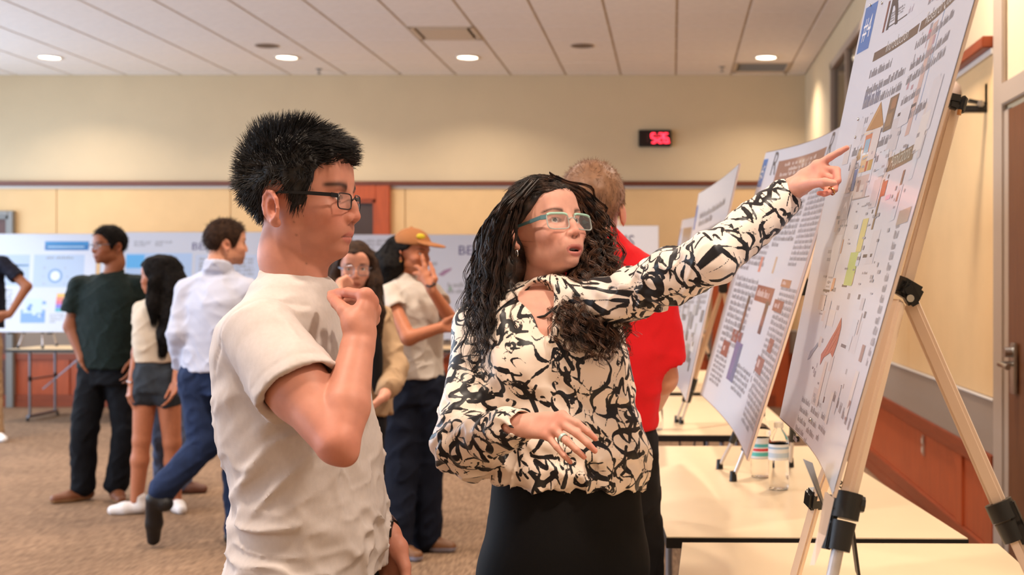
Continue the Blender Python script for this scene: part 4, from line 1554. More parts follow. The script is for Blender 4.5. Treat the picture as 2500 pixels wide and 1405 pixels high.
class Head:
    """local frame: x forward, y to the person's left, z up; origin between the ears at eye level; metres at scale 1"""
    def __init__(s, o, fwd, up=(0, 0, 1), scale=1.0, female=False, mouth=0.0, roll=0.0, ex=.0775, nx=-.024, ez=0.0, lip=None, ala=1.0):
        f = nrm(fwd)
        u = np.asarray(up, float)
        u = nrm(u - f * u.dot(f))
        l = np.cross(u, f)
        if roll:
            u, l = u * math.cos(roll) + l * math.sin(roll), l * math.cos(roll) - u * math.sin(roll)
        s.R = np.stack([f, l, u], 1)
        s.ex, s.nx, s.ez, s.ala = ex, nx, ez, ala
        s.lip = (.0012 if female else 0) if lip is None else lip
        s.o, s.s, s.female, s.mouth = np.asarray(o, float), scale, female, mouth

    def L(s, *p):
        return s.o + s.s * (s.R @ np.asarray(p, float))

    def loc(s, V):
        return (V - s.o) @ s.R / s.s

    def sculpt(s, S, neck, rneck=0.056, detail=True):
        k, L, sc, R = S, s.L, s.s, s.R
        fe = s.female

        def E(c, r, kk, op='u', rot=None):
            S.ell(L(*c), np.array(r) * sc, kk * sc, R if rot is None else R @ rot, op)

        def C(a, b, ra, rb, kk, op='u'):
            S.cone(L(*a), L(*b), ra * sc, rb * sc, kk * sc, op)
        C((s.nx, 0, -.055), (s.nx - .003, 0, -.11), .052 if not fe else .044, .052 if not fe else .043, .02)
        S.cone(L(s.nx - .003, 0, -.11), neck, (.052 if not fe else .043) * sc, rneck, .03)
        E((.002, 0, .032), (.097, .077, .088), .02)
        E((.045, 0, -.03), (.054, .060 if not fe else .055, .075), .025)
        E((.040, 0, -.070), (.050, .052 if not fe else .046, .036), .02)
        w = .046 if not fe else .041
        for y in (-1, 1):
            E((.010, y * w, -.058), (.022, .016, .026), .02)
            E((.068, y * .043, -.030), (.024, .020, .020), .02)
            E((.078, y * (.024 if not fe else .021), -.058), (.022, .018 if not fe else .0155, .022), .018)
        E((.081, 0, -.095), (.019, .022, .017) if not fe else (.017, .017, .016), .016)
        E((.078, 0, -.060), (.027, .026, .026), .015)
        C((.086, -.036, .018), (.086, .036, .018), .0125 if not fe else .0105, .0125 if not fe else .0105, .016)
        E((.080, 0, .050), (.020, .045, .035), .02)
        # eye sockets, lids
        if detail:
            for y in (-1, 1):
                E((s.ex + .0245, y * .033, -.002), (.017, .0185, .0125), .012, 's')
                S.ell(L(s.ex, y * .0315, -.001), np.array((.0142, .0148, .0142)) * sc, .004 * sc, R)
                E((s.ex + .0165, y * .0325, -.0015), (.0125, .0124, .0042 if not fe else .0056), .002, 's')
        else:
            for y in (-1, 1):
                E((.103, y * .033, -.002), (.016, .019, .012), .012, 's')
                S.ell(L(.080, y * .0315, -.001), np.array((.0132, .0142, .0132)) * sc, .004 * sc, R)
        # nose
        n = 1.0 if not fe else .92
        C((.096, 0, .010), (.108, 0, -.016), .0075 * n, .0085 * n, .010)
        C((.106, 0, -.014), (.1125 * (1 if not fe else .99), 0, -.034), .0080 * n, .0108 * n, .008)
        for y in (-1, 1):
            E((.1005, y * .0128 * n * s.ala, -.0375), (.0115 * s.ala, .0078 * s.ala, .0085 * s.ala), .006)
            if detail:
                E((.108, y * .0062, -.0465), (.0055, .0034, .0035), .002, 's')
        # lips
        z0 = -.0695
        a = s.mouth
        f_ = s.lip
        up = [(.0975 + f_, 0, z0 + .0030 + f_), (.0955 + f_, .010, z0 + .0030 + f_), (.088, .0225, z0 - .001)]
        lo = [(.0960 + f_, 0, z0 - .0062 - f_ - a * .6), (.0935 + f_, .010, z0 - .0058 - f_ - a * .6), (.087, .0215, z0 - .0025 - a * .3)]
        for y in (-1, 1):
            C(up[0], (up[1][0], y * up[1][1], up[1][2]), .0058, .0052, .004)
            C((up[1][0], y * up[1][1], up[1][2]), (up[2][0], y * up[2][1], up[2][2]), .0052, .0030, .004)
            C(lo[0], (lo[1][0], y * lo[1][1], lo[1][2]), .0068, .0060, .005)
            C((lo[1][0], y * lo[1][1], lo[1][2]), (lo[2][0], y * lo[2][1], lo[2][2]), .0060, .0030, .005)
        if detail and a > 0:
            E((.098, 0, z0 - .0025 - a * .35), (.016, .0165, .0028 + a * .35), .003, 's')
        elif detail:
            C((.106, -.016, z0 - .0022), (.106, .016, z0 - .0022), .0030, .0030, .002, 's')
            for y in (-1, 1):
                C((.103, y * .014, z0 - .0022), (.094, y * .0245, z0 - .0030), .0026, .0018, .002, 's')
        # ears
        for y in (-1, 1):
            yy = y * .0765
            rot = rotz(y * 0.42) @ roty(-0.18)
            ez = s.ez
            E((-.014, yy + y * .003, ez - .014), (.019, .0060, .032), .006, 'u', rot)
            if detail:
                t = np.linspace(-0.5 * np.pi, 1.15 * np.pi, 9)
                pr = [np.array((-.015, yy + y * .0065, ez - .010)) + rotz(y * 0.42) @ roty(-0.18) @ np.array((-.0185 * math.sin(q + .5 * np.pi) * 0 + .0170 * math.cos(q), 0, .0275 * math.sin(q))) for q in t]
                for i in range(len(t) - 1):
                    C(tuple(pr[i]), tuple(pr[i + 1]), .0040, .0040, .003)
                E((-.009, yy + y * .0085, ez - .013), (.0095, .0075, .0150), .004, 's', rot)
                E((-.004, yy + y * .003, ez - .040), (.0085, .0058, .0085), .006, 'u')
        return S

    def tint(s, V, base, lips, brow=None, cheek=0.12, stubble=0.0, lipmask=True, browthick=1.0):
        q = s.loc(V)
        x, y, z = q[:, 0], q[:, 1], q[:, 2]
        c = np.tile(np.asarray(base, float)[:3], (len(V), 1))

        def mixin(m, col):
            m = np.clip(m, 0, 1)[:, None]
            c[:] = c * (1 - m) + np.asarray(col, float)[:3] * m
        face = (x > .04) & (z > -.12) & (z < .13) & (np.abs(y) < .08)
        red = np.array(base[:3]) * np.array((1.0, .72, .68))
        g = np.exp(-((np.abs(y) - .042) / .022) ** 2 - ((z + .035) / .024) ** 2) + np.exp(-(y / .016) ** 2 - ((z + .036) / .016) ** 2)
        mixin(g * cheek * 3 * face, red)
        er = np.exp(-((x + .012) / .028) ** 2 - ((z + .012) / .036) ** 2) * (np.abs(y) > .069)
        mixin(er * .55, red)
        if stubble:
            g = (np.exp(-((z + .088) / .026) ** 2) + .8 * np.exp(-(y / .03) ** 2 - ((z + .056) / .006) ** 2)) * (x > .03)
            mixin(g * stubble, np.array(base[:3]) * .45)
        if lipmask:
            z0, a = -.0695, s.mouth
            ay = np.abs(y)
            cor = np.clip(1 - (ay / .0245) ** 2, 0, 1)
            top = z0 + .0085 * cor ** .7 * (1 - .22 * np.exp(-(y / .004) ** 2)) - .001
            bot = z0 - .0145 * cor ** .6 - a * 1.0 * cor - .001
            m = np.clip((top - z) / .0018 + .5, 0, 1) * np.clip((z - bot) / .0018 + .5, 0, 1) * (ay < .0245) * (x > .075)
            mixin(m, lips)
            if a > 0:
                inn = ((y / .0165) ** 2 + ((z - (z0 - .0025 - a * .35)) / (.0026 + a * .35)) ** 2 < 1.0) * (x > .06) * (x < .0945)
                mixin(inn.astype(float), (.02, .004, .004))
                mixin((inn & (z > z0 - .0012 - a * .12)).astype(float), (.62, .55, .50))
            else:
                mixin(np.exp(-((z - (z0 - .0024 - .0008 * (ay / .02) ** 2)) / .0012) ** 2) * (ay < .0235) * (x > .075) * .8, np.array(lips[:3]) * .25)
        # nostrils, lash line
        for sg in (-1, 1):
            mixin(np.exp(-((x - .1065) / .005) ** 2 - ((y - sg * .0062) / .003) ** 2 - ((z + .0450) / .0028) ** 2) * .8, (.03, .01, .008))
            ex, ey = (y - sg * .0325) / .0135, (z + .0015) / .0062
            rr = np.sqrt(ex ** 2 + ey ** 2)
            mixin(np.exp(-((rr - 1) / .16) ** 2) * (x > .07) * (ey > -.2) * .75, (.015, .008, .006))
            mixin(np.exp(-((rr - 1) / .25) ** 2) * (x > .07) * .3, np.array(base[:3]) * .4)
            if brow is not None:
                yy = (y * sg - .036) / .021
                zc = .0195 + .004 * (1 - (yy - .25) ** 2) - .001
                th = (.0036 - .0016 * np.clip(yy, -1, 1)) * browthick
                mixin(np.exp(-((z - zc) / th) ** 2) * (np.abs(yy) < 1) * np.clip((1 - np.abs(yy)) * 5, 0, 1) * (x > .05) * .92, brow)
        return c

    def eyes(s, parent, iris=(.05, .022, .01), gaze=(1, 0, 0)):
        m = mat('eye_white', rough=0.12, spec=0.6, attr='tint')
        for y in (-1, 1):
            c = s.L(s.ex, y * .0315, -.001)
            g = nrm(s.R @ nrm(gaze))
            V, Q = sphere(c, .0126 * s.s, 40, 28)
            d = (V - c) @ g / (.0126 * s.s)
            col = np.tile((.70, .66, .62), (len(V), 1))
            col[d > math.cos(.47)] = iris
            col[d > math.cos(.20)] = (.004, .004, .004)
            # lens-shaped cornea
            fast_mesh('eye', V, Q, [m], attrs={'tint': col}, parent=parent)


def hand_sdf(S, wrist, fingers, thumb, r=1.0, fore=None):
    """wrist point; fingers: four lists of MCP, PIP, DIP, TIP points (index first); thumb: CMC, MCP, IP, TIP"""
    w = np.asarray(wrist, float)
    mcp = [np.asarray(f[0], float) for f in fingers]
    ac = nrm(mcp[0] - mcp[3])
    base = [w + ac * (0.016 - 0.0105 * i) * r for i in range(4)]
    for i, f in enumerate(fingers):
        rr = (.0092, .0096, .0090, .0078)[i] * r
        S.cone(base[i], mcp[i], .0135 * r, rr * 1.12, .014 * r)
        S.cone(mcp[i], f[1], rr, rr * .90, .006 * r)
        S.cone(f[1], f[2], rr * .92, rr * .80, .003 * r)
        S.cone(f[2], f[3], rr * .80, rr * .66, .003 * r)
        S.ell(mcp[i], np.full(3, rr * 1.12), .006 * r)
    S.cone(mcp[0], mcp[2], .0095 * r, .0095 * r, .008 * r)
    S.cone(mcp[2], mcp[3], .0095 * r, .0080 * r, .008 * r)
    t = [np.asarray(q, float) for q in thumb]
    S.cone(w + ac * .012 * r, t[0], .014 * r, .0145 * r, .012 * r)
    S.cone(t[0], t[1], .0150 * r, .0115 * r, .012 * r)
    S.cone(t[0], (mcp[0] + base[0]) / 2, .0110 * r, .0090 * r, .014 * r)
    S.cone(t[1], t[2], .0108 * r, .0098 * r, .004 * r)
    S.cone(t[2], t[3], .0098 * r, .0070 * r, .003 * r)


def generic_hand(S, wrist, d, across, palm, L=0.18, curl=0.35, r=1.0, spread=0.06):
    """relaxed hand: d along the hand, across towards the thumb side, palm = palm normal"""
    d, across, palm = nrm(d), nrm(across), nrm(palm)
    wrist = np.asarray(wrist, float)
    F4 = []
    for i in range(4):
        off = (.5 - i / 3.0)
        k = wrist + d * L * (.49, .50, .48, .44)[i] + across * off * L * .36
        a, dd, pts = 0.25 * curl, nrm(d + across * off * spread * 4), [k]
        for j, ln in enumerate(((.26, .28, .26, .20)[i], (.15, .17, .16, .12)[i], (.12, .13, .12, .11)[i])):
            a += curl * (.9, 1.0, .8)[j]
            pts.append(pts[-1] + L * ln * (dd * math.cos(a) + palm * math.sin(a)))
        F4.append(pts)
    t0 = wrist + d * L * .13 + across * L * .17 + palm * L * .05
    t1 = t0 + L * .22 * nrm(d * .85 + across * .42 + palm * .30)
    t2 = t1 + L * .17 * nrm(d * .95 + across * .15 + palm * .30)
    t3 = t2 + L * .13 * nrm(d * 1.0 + across * .02 + palm * .30)
    hand_sdf(S, wrist, F4, [t0, t1, t2, t3], r)
    return F4


def scalp(V, N, hd, keep, n, rng):
    """pick n random roots among the vertices that keep(local) lets grow hair"""
    q = hd.loc(V)
    w = np.where(keep(q))[0]
    i = rng.choice(w, n, replace=len(w) < n)
    return V[i], N[i], q[i]


def hair_material(name, col, col2=None, rough=0.38, spec=0.45):
    nm = 'hair_' + name
    if nm in _mats:
        return _mats[nm]
    m = mat(nm, col, rough=rough, spec=spec)
    t = NT(m)
    if col2 is not None:
        oi = t.n('ShaderNodeTexNoise')
        oi.inputs['Scale'].default_value = 55
        co = t.n('ShaderNodeTexCoord')
        t.l(co.outputs['Object'], oi.inputs['Vector'])
        r = t.ramp(oi.outputs[0], [(0.38, col), (0.62, col2)])
        t.l(r, t.b.inputs['Base Color'])
    return m


def shell(hd, keep, thick, h, noise=0.004, nsc=60.0, extra=None):
    """hair volume: the cranium grown by thick and cut to the hair line by keep(local) (a signed field, negative inside)"""
    S = SDF()
    sc = hd.s
    S.ell(hd.L(.002, 0, .032), np.array((.097 + thick, .077 + thick, .088 + thick)) * sc, .02, hd.R)
    if extra:
        extra(S)
    S.ops.append(('i', lambda p: keep(hd.loc(p)) * sc, hd.o, 1e9, .008))
    S.disp(lambda p: noise * vnoise(p * nsc))
    return S

# ------------------------------------------------------------------ cloth helpers
def cloth(name, color, rough=0.85, bump=0.25, bscale=700, noise=0.04, nscale=260, sheen=0.0, stretch=None):
    return mat(name, color, rough, spec=0.25, noise=noise, nscale=nscale, bump=bump, bscale=bscale, sheen=sheen, stretch=stretch, bdist=0.0012)


def folds(d, period, amp, waver=6.0, mask=None, sharp=1.0):
    """ridges running across direction d"""
    d = nrm(d)

    def fn(p):
        ph = (p @ d) / period + 0.55 * vnoise(p * waver) + 0.25 * vnoise(p * waver * 2.3 + 9)
        w = np.sin(ph * 2 * np.pi)
        if sharp != 1.0:
            w = np.sign(w) * np.abs(w) ** sharp
        m = mask(p) if mask else 1.0
        return -amp * w * m * (0.6 + 0.4 * vnoise(p * 4.0 + 31))
    return fn


def creases(d, along, across, amp, mask=None, off=0.0, thin=3.0):
    """sparse raised creases running along direction d"""
    d = nrm(d)
    e1 = nrm(np.cross(d, (.3, .9, .2)))
    e2 = np.cross(d, e1)

    def fn(p):
        w = .35 * vnoise(p * 9 + off + 3)
        n = vnoise(np.stack([p @ d / along, p @ e1 / across + w, p @ e2 / across], 1) + off)
        r = np.clip(1 - thin * np.abs(n), 0, 1)
        return -amp * r * np.sqrt(r) * (mask(p) if mask else 1.0)
    return fn


def bump3(scale, amp, off=0.0):
    return lambda p: amp * vnoise(p * scale + off)


def bell(c, r):
    c = np.asarray(c, float)
    return lambda p: np.exp(-((p - c) ** 2).sum(1) / (r * r))


def ring(S, c, a, b, ra, rb, rad, n=22, k=.004, t0=0, t1=2 * np.pi):
    pts = [c + a * ra * math.cos(t) + b * rb * math.sin(t) for t in np.linspace(t0, t1, n)]
    for i in range(n - 1):
        S.cone(pts[i], pts[i + 1], rad, rad, k)
    return pts


def finish_mesh(S, h, name, m, parent, smooth=2, attrs=None, **kw):
    V, Q = S.mesh(h, smooth, **kw)
    return fast_mesh(name, V, Q, [m], parent=parent, attrs=attrs(V) if attrs else None)


def shoe(parent, heel, toe, mcol, sole=None, w=.040, name='shoe', lift=None):
    """heel and toe points lie on the ground line of the shoe"""
    heel, toe = np.asarray(heel, float), np.asarray(toe, float)
    d = nrm(toe - heel)
    L = np.linalg.norm(toe - heel)
    up = np.array((0, 0, 1.0)) if lift is None else nrm(lift)
    up = nrm(up - d * up.dot(d))
    S = SDF()
    q = lambda t, z: heel + d * L * t + up * z
    S.cone(q(.12, .040), q(.55, .034), w * .92, w, .02)
    S.cone(q(.55, .032), q(.86, .026), w, w * .78, .02)
    S.cone(q(.14, .05), q(.18, .10), w * .88, w * .95, .02)
    S.plane(q(0, 0), -up, .004)
    V, Q = S.mesh(.006, 2)
    hh = (V - heel) @ up
    col = np.tile(np.asarray(mcol[:3]), (len(V), 1))
    if sole is not None:
        col[hh < .024] = sole[:3]
    return fast_mesh(name, V, Q, [mat('shoe_leather', rough=.5, attr='tint', noise=.06, nscale=80)], parent=parent, attrs={'tint': col})


def glasses(hd, parent, m, lens_w=.049, lens_h=.034, x=.117, rim=.0016, temple=.0034, z=-.005, arm_m=None, half=False, zt=.010, lens_alpha=.08, wrap=.16):
    lens_c = .0095 + lens_w / 2
    oe = lens_c + lens_w / 2
    g = MB()
    for y in (-1, 1):
        c = np.array((x - .004, y * lens_c, z))
        pts = []
        for t in np.linspace(0, 2 * np.pi, 33):
            ct, st = math.cos(t), math.sin(t)
            py = abs(ct) ** .45 * (1 if ct >= 0 else -1) * lens_w / 2
            pz = abs(st) ** .45 * (1 if st >= 0 else -1) * lens_h / 2
            pts.append(hd.L(c[0] - abs(c[1] + py) * wrap + .004, c[1] + py, c[2] + pz))
        g.tube(pts, rim * hd.s, m, 8, caps=False)
        if half:
            top = [p for p in pts if (hd.loc(p[None])[0][2] > z + lens_h * .38)]
            top.sort(key=lambda p: hd.loc(p[None])[0][1])
            g.tube(top, rim * 1.7 * hd.s, half, 8)
    n = [hd.L(x + .001, q, z + .004 + .003 * (1 - (q / .01) ** 2)) for q in (-.0105, -.005, 0, .005, .0105)]
    g.tube(n, rim * 1.1 * hd.s, m, 8)
    o = g.build('glasses', parent, True)
    a = MB()
    for y in (-1, 1):
        p = [hd.L(x - oe * wrap, y * oe, z + zt), hd.L(x - oe * wrap - .010, y * (oe + .009), z + zt + .001), hd.L(.05, y * .0755, z + zt + .003), hd.L(.0, y * .0815, z + zt + .004), hd.L(-.018, y * .0800, z + zt - .006)]
        for i in range(4):
            w = temple * (1.5, 1.25, .95, .8)[i] * hd.s
            a.bar(p[i], p[i + 1] + (p[i + 1] - p[i]) * .04, .0022 * hd.s, w * 2, arm_m or m, .0006, up=hd.R[:, 2])
    for y in (-1, 1):
        p = [hd.L(x - oe * wrap, y * oe, z + zt), hd.L(x - oe * wrap - .010, y * (oe + .009), z + zt + .001), hd.L(.05, y * .0755, z + zt + .003), hd.L(.0, y * .0815, z + zt + .004), hd.L(-.018, y * .0800, z + zt - .006)]
        aa = MB()
        for i in range(4):
            w = temple * (1.5, 1.25, .95, .8)[i] * hd.s
            aa.bar(p[i], p[i + 1] + (p[i + 1] - p[i]) * .04, w * 2, .0022 * hd.s, arm_m or m, .0006, up=hd.R[:, 1])
        aa.build('temple', o)
    lm = mat('spectacle_lens', (1, 1, 1, 1), .03, alpha=lens_alpha, spec=.6)
    for y in (-1, 1):
        pts = []
        for t in np.linspace(0, 2 * np.pi, 24, endpoint=False):
            ct, st = math.cos(t), math.sin(t)
            py = abs(ct) ** .45 * (1 if ct >= 0 else -1) * lens_w / 2
            pz = abs(st) ** .45 * (1 if st >= 0 else -1) * lens_h / 2
            yy = y * lens_c + py
            pts.append(hd.L(x - abs(yy) * wrap, yy, z + pz))
        MB().add(pts, [tuple(range(24))], lm).build('lens', o)
    return o


def poly_keep(pts, back=None):
    """hair line as a polyline of (x, z): negative above it"""
    P_ = np.array(sorted(pts))
    return lambda q: np.interp(q[:, 0], P_[:, 0], P_[:, 1]) - q[:, 2]


def rest_of_body(S, hips, knees, ankles, r=(.085, .058, .040)):
    for h, k, a in zip(hips, knees, ankles):
        S.cone(h, k, r[0], r[1], .03)
        S.cone(k, a, r[1], r[2], .02)


# ================================================================== the young man in the heather T-shirt
def build_man():
    rg = np.random.RandomState(11)
    D = 2.3
    t = thing('person', 'spiky haired young man in dark glasses and pale heather T-shirt, hand at collar', 'person', (P(750, 1300, D)[0], D, 0))
    sk = srgb(190, 130, 110)
    hd = Head(P(725, 483, D), (.995, -.096, -.015), scale=1.0, ex=.0825, nx=-.008, ez=-.011, lip=.0012, ala=1.22)
    f = nrm((.985, -.17, 0))
    rt = np.array((f[1], -f[0], 0))          # to his right, towards the viewer
    c0 = lambda px, py: P(px, py, D)
    S = SDF()
    hd.sculpt(S, P(734, 735, D), .057)
    # heavier jaw and under-chin of the photograph
    S.ell(hd.L(.036, 0, -.086), np.array((.043, .046, .027)), .02, hd.R)
    S.cone(hd.L(.055, 0, -.098), hd.L(.0, 0, -.145), .016, .036, .03)
    S.stack([(c0(0, 850)[2], *c0(703, 0)[:2], .085, .160), (c0(0, 775)[2], *c0(700, 0)[:2], .08, .155), (c0(0, 725)[2], *c0(706, 0)[:2], .06, .10)], math.atan2(f[1], f[0]), .03)
    sh, el, wr = P(628, 808, 2.14), P(825, 1084, 1.99), P(880, 815, 2.12)
    S.cone(sh, sh + (el - sh) * .55, .054, .051, .03)
    S.cone(sh + (el - sh) * .45, el, .052, .0345, .02)
    S.cone(el, P(845, 1113, 1.985), .028, .017, .016)
    m = el + (wr - el) * .32
    S.cone(el, m, .0335, .0400, .006)
    S.cone(m, wr, .0400, .0245, .007)
    S.cone(m + (wr - m) * .8, wr, .027, .025, .01)
    ix = [P(893, 722, 2.13), P(850, 715, 2.15), P(826, 716, 2.18), P(807, 718, 2.20)]
    md = [P(905, 738, 2.145), P(868, 730, 2.19), P(846, 736, 2.205), P(834, 742, 2.20)]
    rn = [P(910, 758, 2.165), P(885, 738, 2.22), P(862, 744, 2.235), P(852, 760, 2.22)]
    lt = [P(910, 780, 2.185), P(892, 760, 2.23), P(872, 762, 2.24), P(862, 775, 2.23)]
    th_ = [P(864, 790, 2.11), P(842, 760, 2.12), P(823, 740, 2.155), P(808, 726, 2.19)]
    hand_sdf(S, wr, [ix, md, rn, lt], th_, 1.12)
    # far arm hanging beside the body
    s2, e2, w2 = P(745, 800, 2.47), P(800, 1120, 2.56), P(940, 1302, 2.42)
    S.chain([s2, e2, w2], [.05, .042, .026], .02)
    generic_hand(S, w2, (.12, 0, -1), (.9, -.3, 0), (-.3, -.9, 0), .19, .45, 1.05)
    V, Q = S.mesh(.0028, 1)
    tint = hd.tint(V, sk, np.array((.46, .16, .13)), srgb(24, 18, 16), cheek=.16, stubble=.22, browthick=1.9)
    # redder knuckles and elbow
    for c, r in ((ix[0], .02), (md[0], .018), (ix[2], .016), (el, .05), (ix[1], .02), (th_[2], .018)):
        g = np.exp(-((V - c) ** 2).sum(1) / r ** 2)[:, None] * .5
        tint = tint * (1 - g) + tint * np.array((1.0, .74, .70)) * g
    # moles
    for px, py in ((718, 541), (724, 574), (748, 643), (764, 463)):
        k = np.argmin(((V[:, 0] / V[:, 1] * F + VX - px) ** 2 + (VY - F * (V[:, 2] - CAMZ) / V[:, 1] - py) ** 2) + 1e4 * (V[:, 1] > D))
        g = np.exp(-((V - V[k]) ** 2).sum(1) / .0022 ** 2)[:, None] * .6
        tint = tint * (1 - g) + np.array((.12, .05, .03)) * g
    fast_mesh('body', V, Q, [skin_mat('light')], attrs={'tint': tint}, parent=t)
    N = normals(V, Q)
    hd.eyes(t, gaze=(1, .05, -.1))
    # T-shirt
    S = SDF()
    yaw = math.atan2(f[1], f[0])
    rows = [(1402, 750, .128, .180), (1330, 762, .124, .172), (1200, 759, .121, .168), (1080, 741, .122, .172), (960, 717, .119, .180), (860, 703, .113, .184), (790, 704, .100, .172), (752, 712, .082, .135), (725, 717, .068, .100), (706, 720, .060, .078)]
    S.stack([(c0(0, y)[2], *c0(x, 0)[:2], a, b) for y, x, a, b in rows], yaw, .02, 2.25)
    S.cone(P(640, 800, 2.17), P(715, 738, D), .052, .056, .05)
    S.cone(P(745, 785, 2.45), P(715, 730, D), .056, .058, .05)
    arm = nrm(el - sh)
    end = sh + arm * .160
    S.cone(sh + arm * .01, end + arm * .05, .0600, .077, .016)
    S.cone(s2, s2 + nrm(e2 - s2) * .2, .072, .078, .02)
    # seam ring round the armhole and rib collar
    S.cone(sh + arm * .06, end + arm * .05, .050, .0690, .003, 's')
    S.cone(end + arm * .05, end + arm * .3, .0690, .075, .003, 's')
    # sleeve end: cut only near the arm
    cn = nrm(arm + np.array((-.05, 0, -.22)))

    def cut(p):
        d = (p - end) @ cn
        q = p - end
        rad = np.sqrt(np.maximum((q ** 2).sum(1) - (q @ arm) ** 2, 0))
        near = ((p - (sh + rt * .02)) @ rt)          # outside the flank of the torso
        return np.maximum(-d, np.maximum(rad - .125, -.006 - near))
    S._add('s', cut, end + arm * .1, .26, .004)
    cc = P(722, 694, D)
    colr = nrm(np.array((f[0], f[1], -.42)))
    ring(S, cc + f * .006 + np.array((0, 0, -.004)), colr, rt, .068, .068, .0085, 26, .004)
    zb = c0(0, 1300)[2]
    lowm = lambda p: np.clip((c0(0, 1170)[2] - p[:, 2]) / .07, 0, 1)
    mid = lambda p: np.clip((p[:, 2] - c0(0, 1260)[2]) / .08, 0, 1) * np.clip((c0(0, 880)[2] - p[:, 2]) / .08, 0, 1)
    S.disp(creases((1, -.25, .07), .34, .044, .0110, lowm, 2.0, 2.2))
    S.disp(creases((1, -.25, -.16), .22, .036, .0045, lowm, 12.0, 2.4))
    S.disp(creases((.72, -.1, .66), .20, .055, .0075, mid, 5.0, 2.6))
    S.disp(creases((.80, -.1, .45), .12, .034, .0040, mid, 25.0))
    S.disp(creases((-.62, .1, -.75), .16, .045, .0070, bell(sh + arm * .07, .13), 8.0, 2.6))
    S.disp(creases((.3, 0, -1), .14, .050, .0050, bell(c0(800, 860), .16), 41.0))
    S.disp(lambda p: .0032 * np.exp(-(((p - sh) @ arm + .012 + .05 * ((p - sh) @ np.array((.6, 0, .8))) ) / .0030) ** 2) * ((((p - sh) - ((p - sh) @ arm)[:, None] * arm) ** 2).sum(1) < .011) * ((p - cc) @ rt > .05))
    S.disp(lambda p: .0016 * np.exp(-(((p - end) @ cn + .022) / .0016) ** 2) * (((p - end) ** 2).sum(1) < .013))
    S.disp(bump3(9, .004))
    S.disp(bump3(22, .0014, 5))
    V, Q = S.mesh(.0044, 1)
    fast_mesh('t_shirt', V, Q, [cloth('heather_jersey', srgb(196, 186, 182), noise=.035, nscale=90, stretch=(1.6, 1.6, 1), bump=.3, bscale=900)], parent=t)
    # trousers, shoes below the frame
    S = SDF()
    hc = c0(755, 1400)
    S.stack([(.80, hc[0], hc[1], .105, .155), (.90, hc[0], hc[1], .108, .152)], yaw, .03)
    L_ = -rt
    hips = [hc + rt * .085 - (0, 0, .06), hc + L_ * .085 - (0, 0, .06)]
    kn = [np.array((hc[0], hc[1], .47)) + rt * .09 + f * .01, np.array((hc[0], hc[1], .47)) + L_ * .10]
    an = [np.array((hc[0], hc[1], .09)) + rt * .10 - f * .02, np.array((hc[0], hc[1], .09)) + L_ * .12 - f * .04]
    rest_of_body(S, hips, kn, an, (.095, .075, .062))
    finish_mesh(S, .012, 'trousers', cloth('dark_trousers', srgb(28, 28, 34)), t)
    for a in an:
        shoe(t, np.array((a[0], a[1], 0)) - f * .07, np.array((a[0], a[1], 0)) + f * .21, srgb(40, 38, 40), srgb(200, 196, 190))
    # watch on the far wrist
    wd = nrm(w2 - e2)
    wa = nrm(np.cross(wd, (0, 1, 0)))
    wb_ = np.cross(wd, wa)
    mb = MB()
    for i in range(20):
        a0, a1 = i * 2 * np.pi / 20, (i + 1) * 2 * np.pi / 20
        p0 = w2 - wd * .012 + (wa * math.cos(a0) + wb_ * math.sin(a0)) * .0300
        p1 = w2 - wd * .012 + (wa * math.cos(a1) + wb_ * math.sin(a1)) * .0300
        mb.bar(p0, p1, .004, .020, M_BLACK, up=wd)
    wt = mb.build('wrist_watch', t)
    MB().box(P(950, 1292, 2.40), (.012, .030, .036), M_BLACK, bevel=.004).build('watch_case', wt)
    # hair: dense cap with spikes
    keep = poly_keep([(-.2, -.088), (-.07, -.080), (-.052, -.060), (-.043, -.02), (-.034, .010), (-.018, .022), (.000, .020), (.012, .004), (.019, -.032), (.034, -.036), (.044, -.010), (.056, .020), (.061, .052), (.082, .060), (.12, .064)])
    hm = hair_material('black', (.006, .005, .005, 1), (.016, .012, .010, 1), .6)
    H = shell(hd, lambda q: np.maximum(keep(q) + .004, -q[:, 2] - .095), .006, .004, .004, 90)
    H.ell(hd.L(.010, 0, .090), (.075, .055, .040), .02, hd.R)
    ho = finish_mesh(H, .0045, 'hair', hm, t, 1)
    n = 6000
    R0, RN, q = hd_scalp(hd, keep, n, rg)
    x, y, z = q.T
    top = np.clip((z - .055) / .045, 0, 1)
    back = np.clip((-x - .02) / .05, 0, 1)
    front = np.clip((x - .00) / .06, 0, 1)
    low = np.clip((.060 - z) / .05, 0, 1)
    ln = .013 + .027 * top * (1 - .2 * back) + .010 * back * (z > .0) + rg.rand(n) * .008
    comb = np.stack([1.25 * front * top + .35 * top - .35 * low + .1 * back, 0 * y, .25 * top - 1.0 * low * (1 - .45 * back)], 1)
    d = RN * (.62 - .48 * low + .25 * back * (z > .02))[:, None] + comb @ hd.R.T + rg.randn(n, 3) * .16
    # tufts: neighbouring hairs lean together
    tf = np.stack([vnoise(R0 * 55 + o) for o in (0, 40, 80)], 1)
    d = d + tf * .38
    d /= np.linalg.norm(d, axis=1)[:, None]
    tt = np.linspace(0, 1, 5)[None, :, None]
    drop = np.stack([.35 * front * top, 0 * y, -.55 * front * top], 1) @ hd.R.T
    pts = R0[:, None, :] + ln[:, None, None] * (tt * d[:, None, :] + .6 * tt ** 2 * drop[:, None, :])
    strands('hair_strands', None, pts, .0006 + rg.rand(n) * .0004, hm, t, 3, .12)
    glasses(hd, t, mat('dark_frame', srgb(22, 22, 28), .3, metal=.3), .048, .029, .110, .0012, .0027, -.008, zt=.009)
    return t


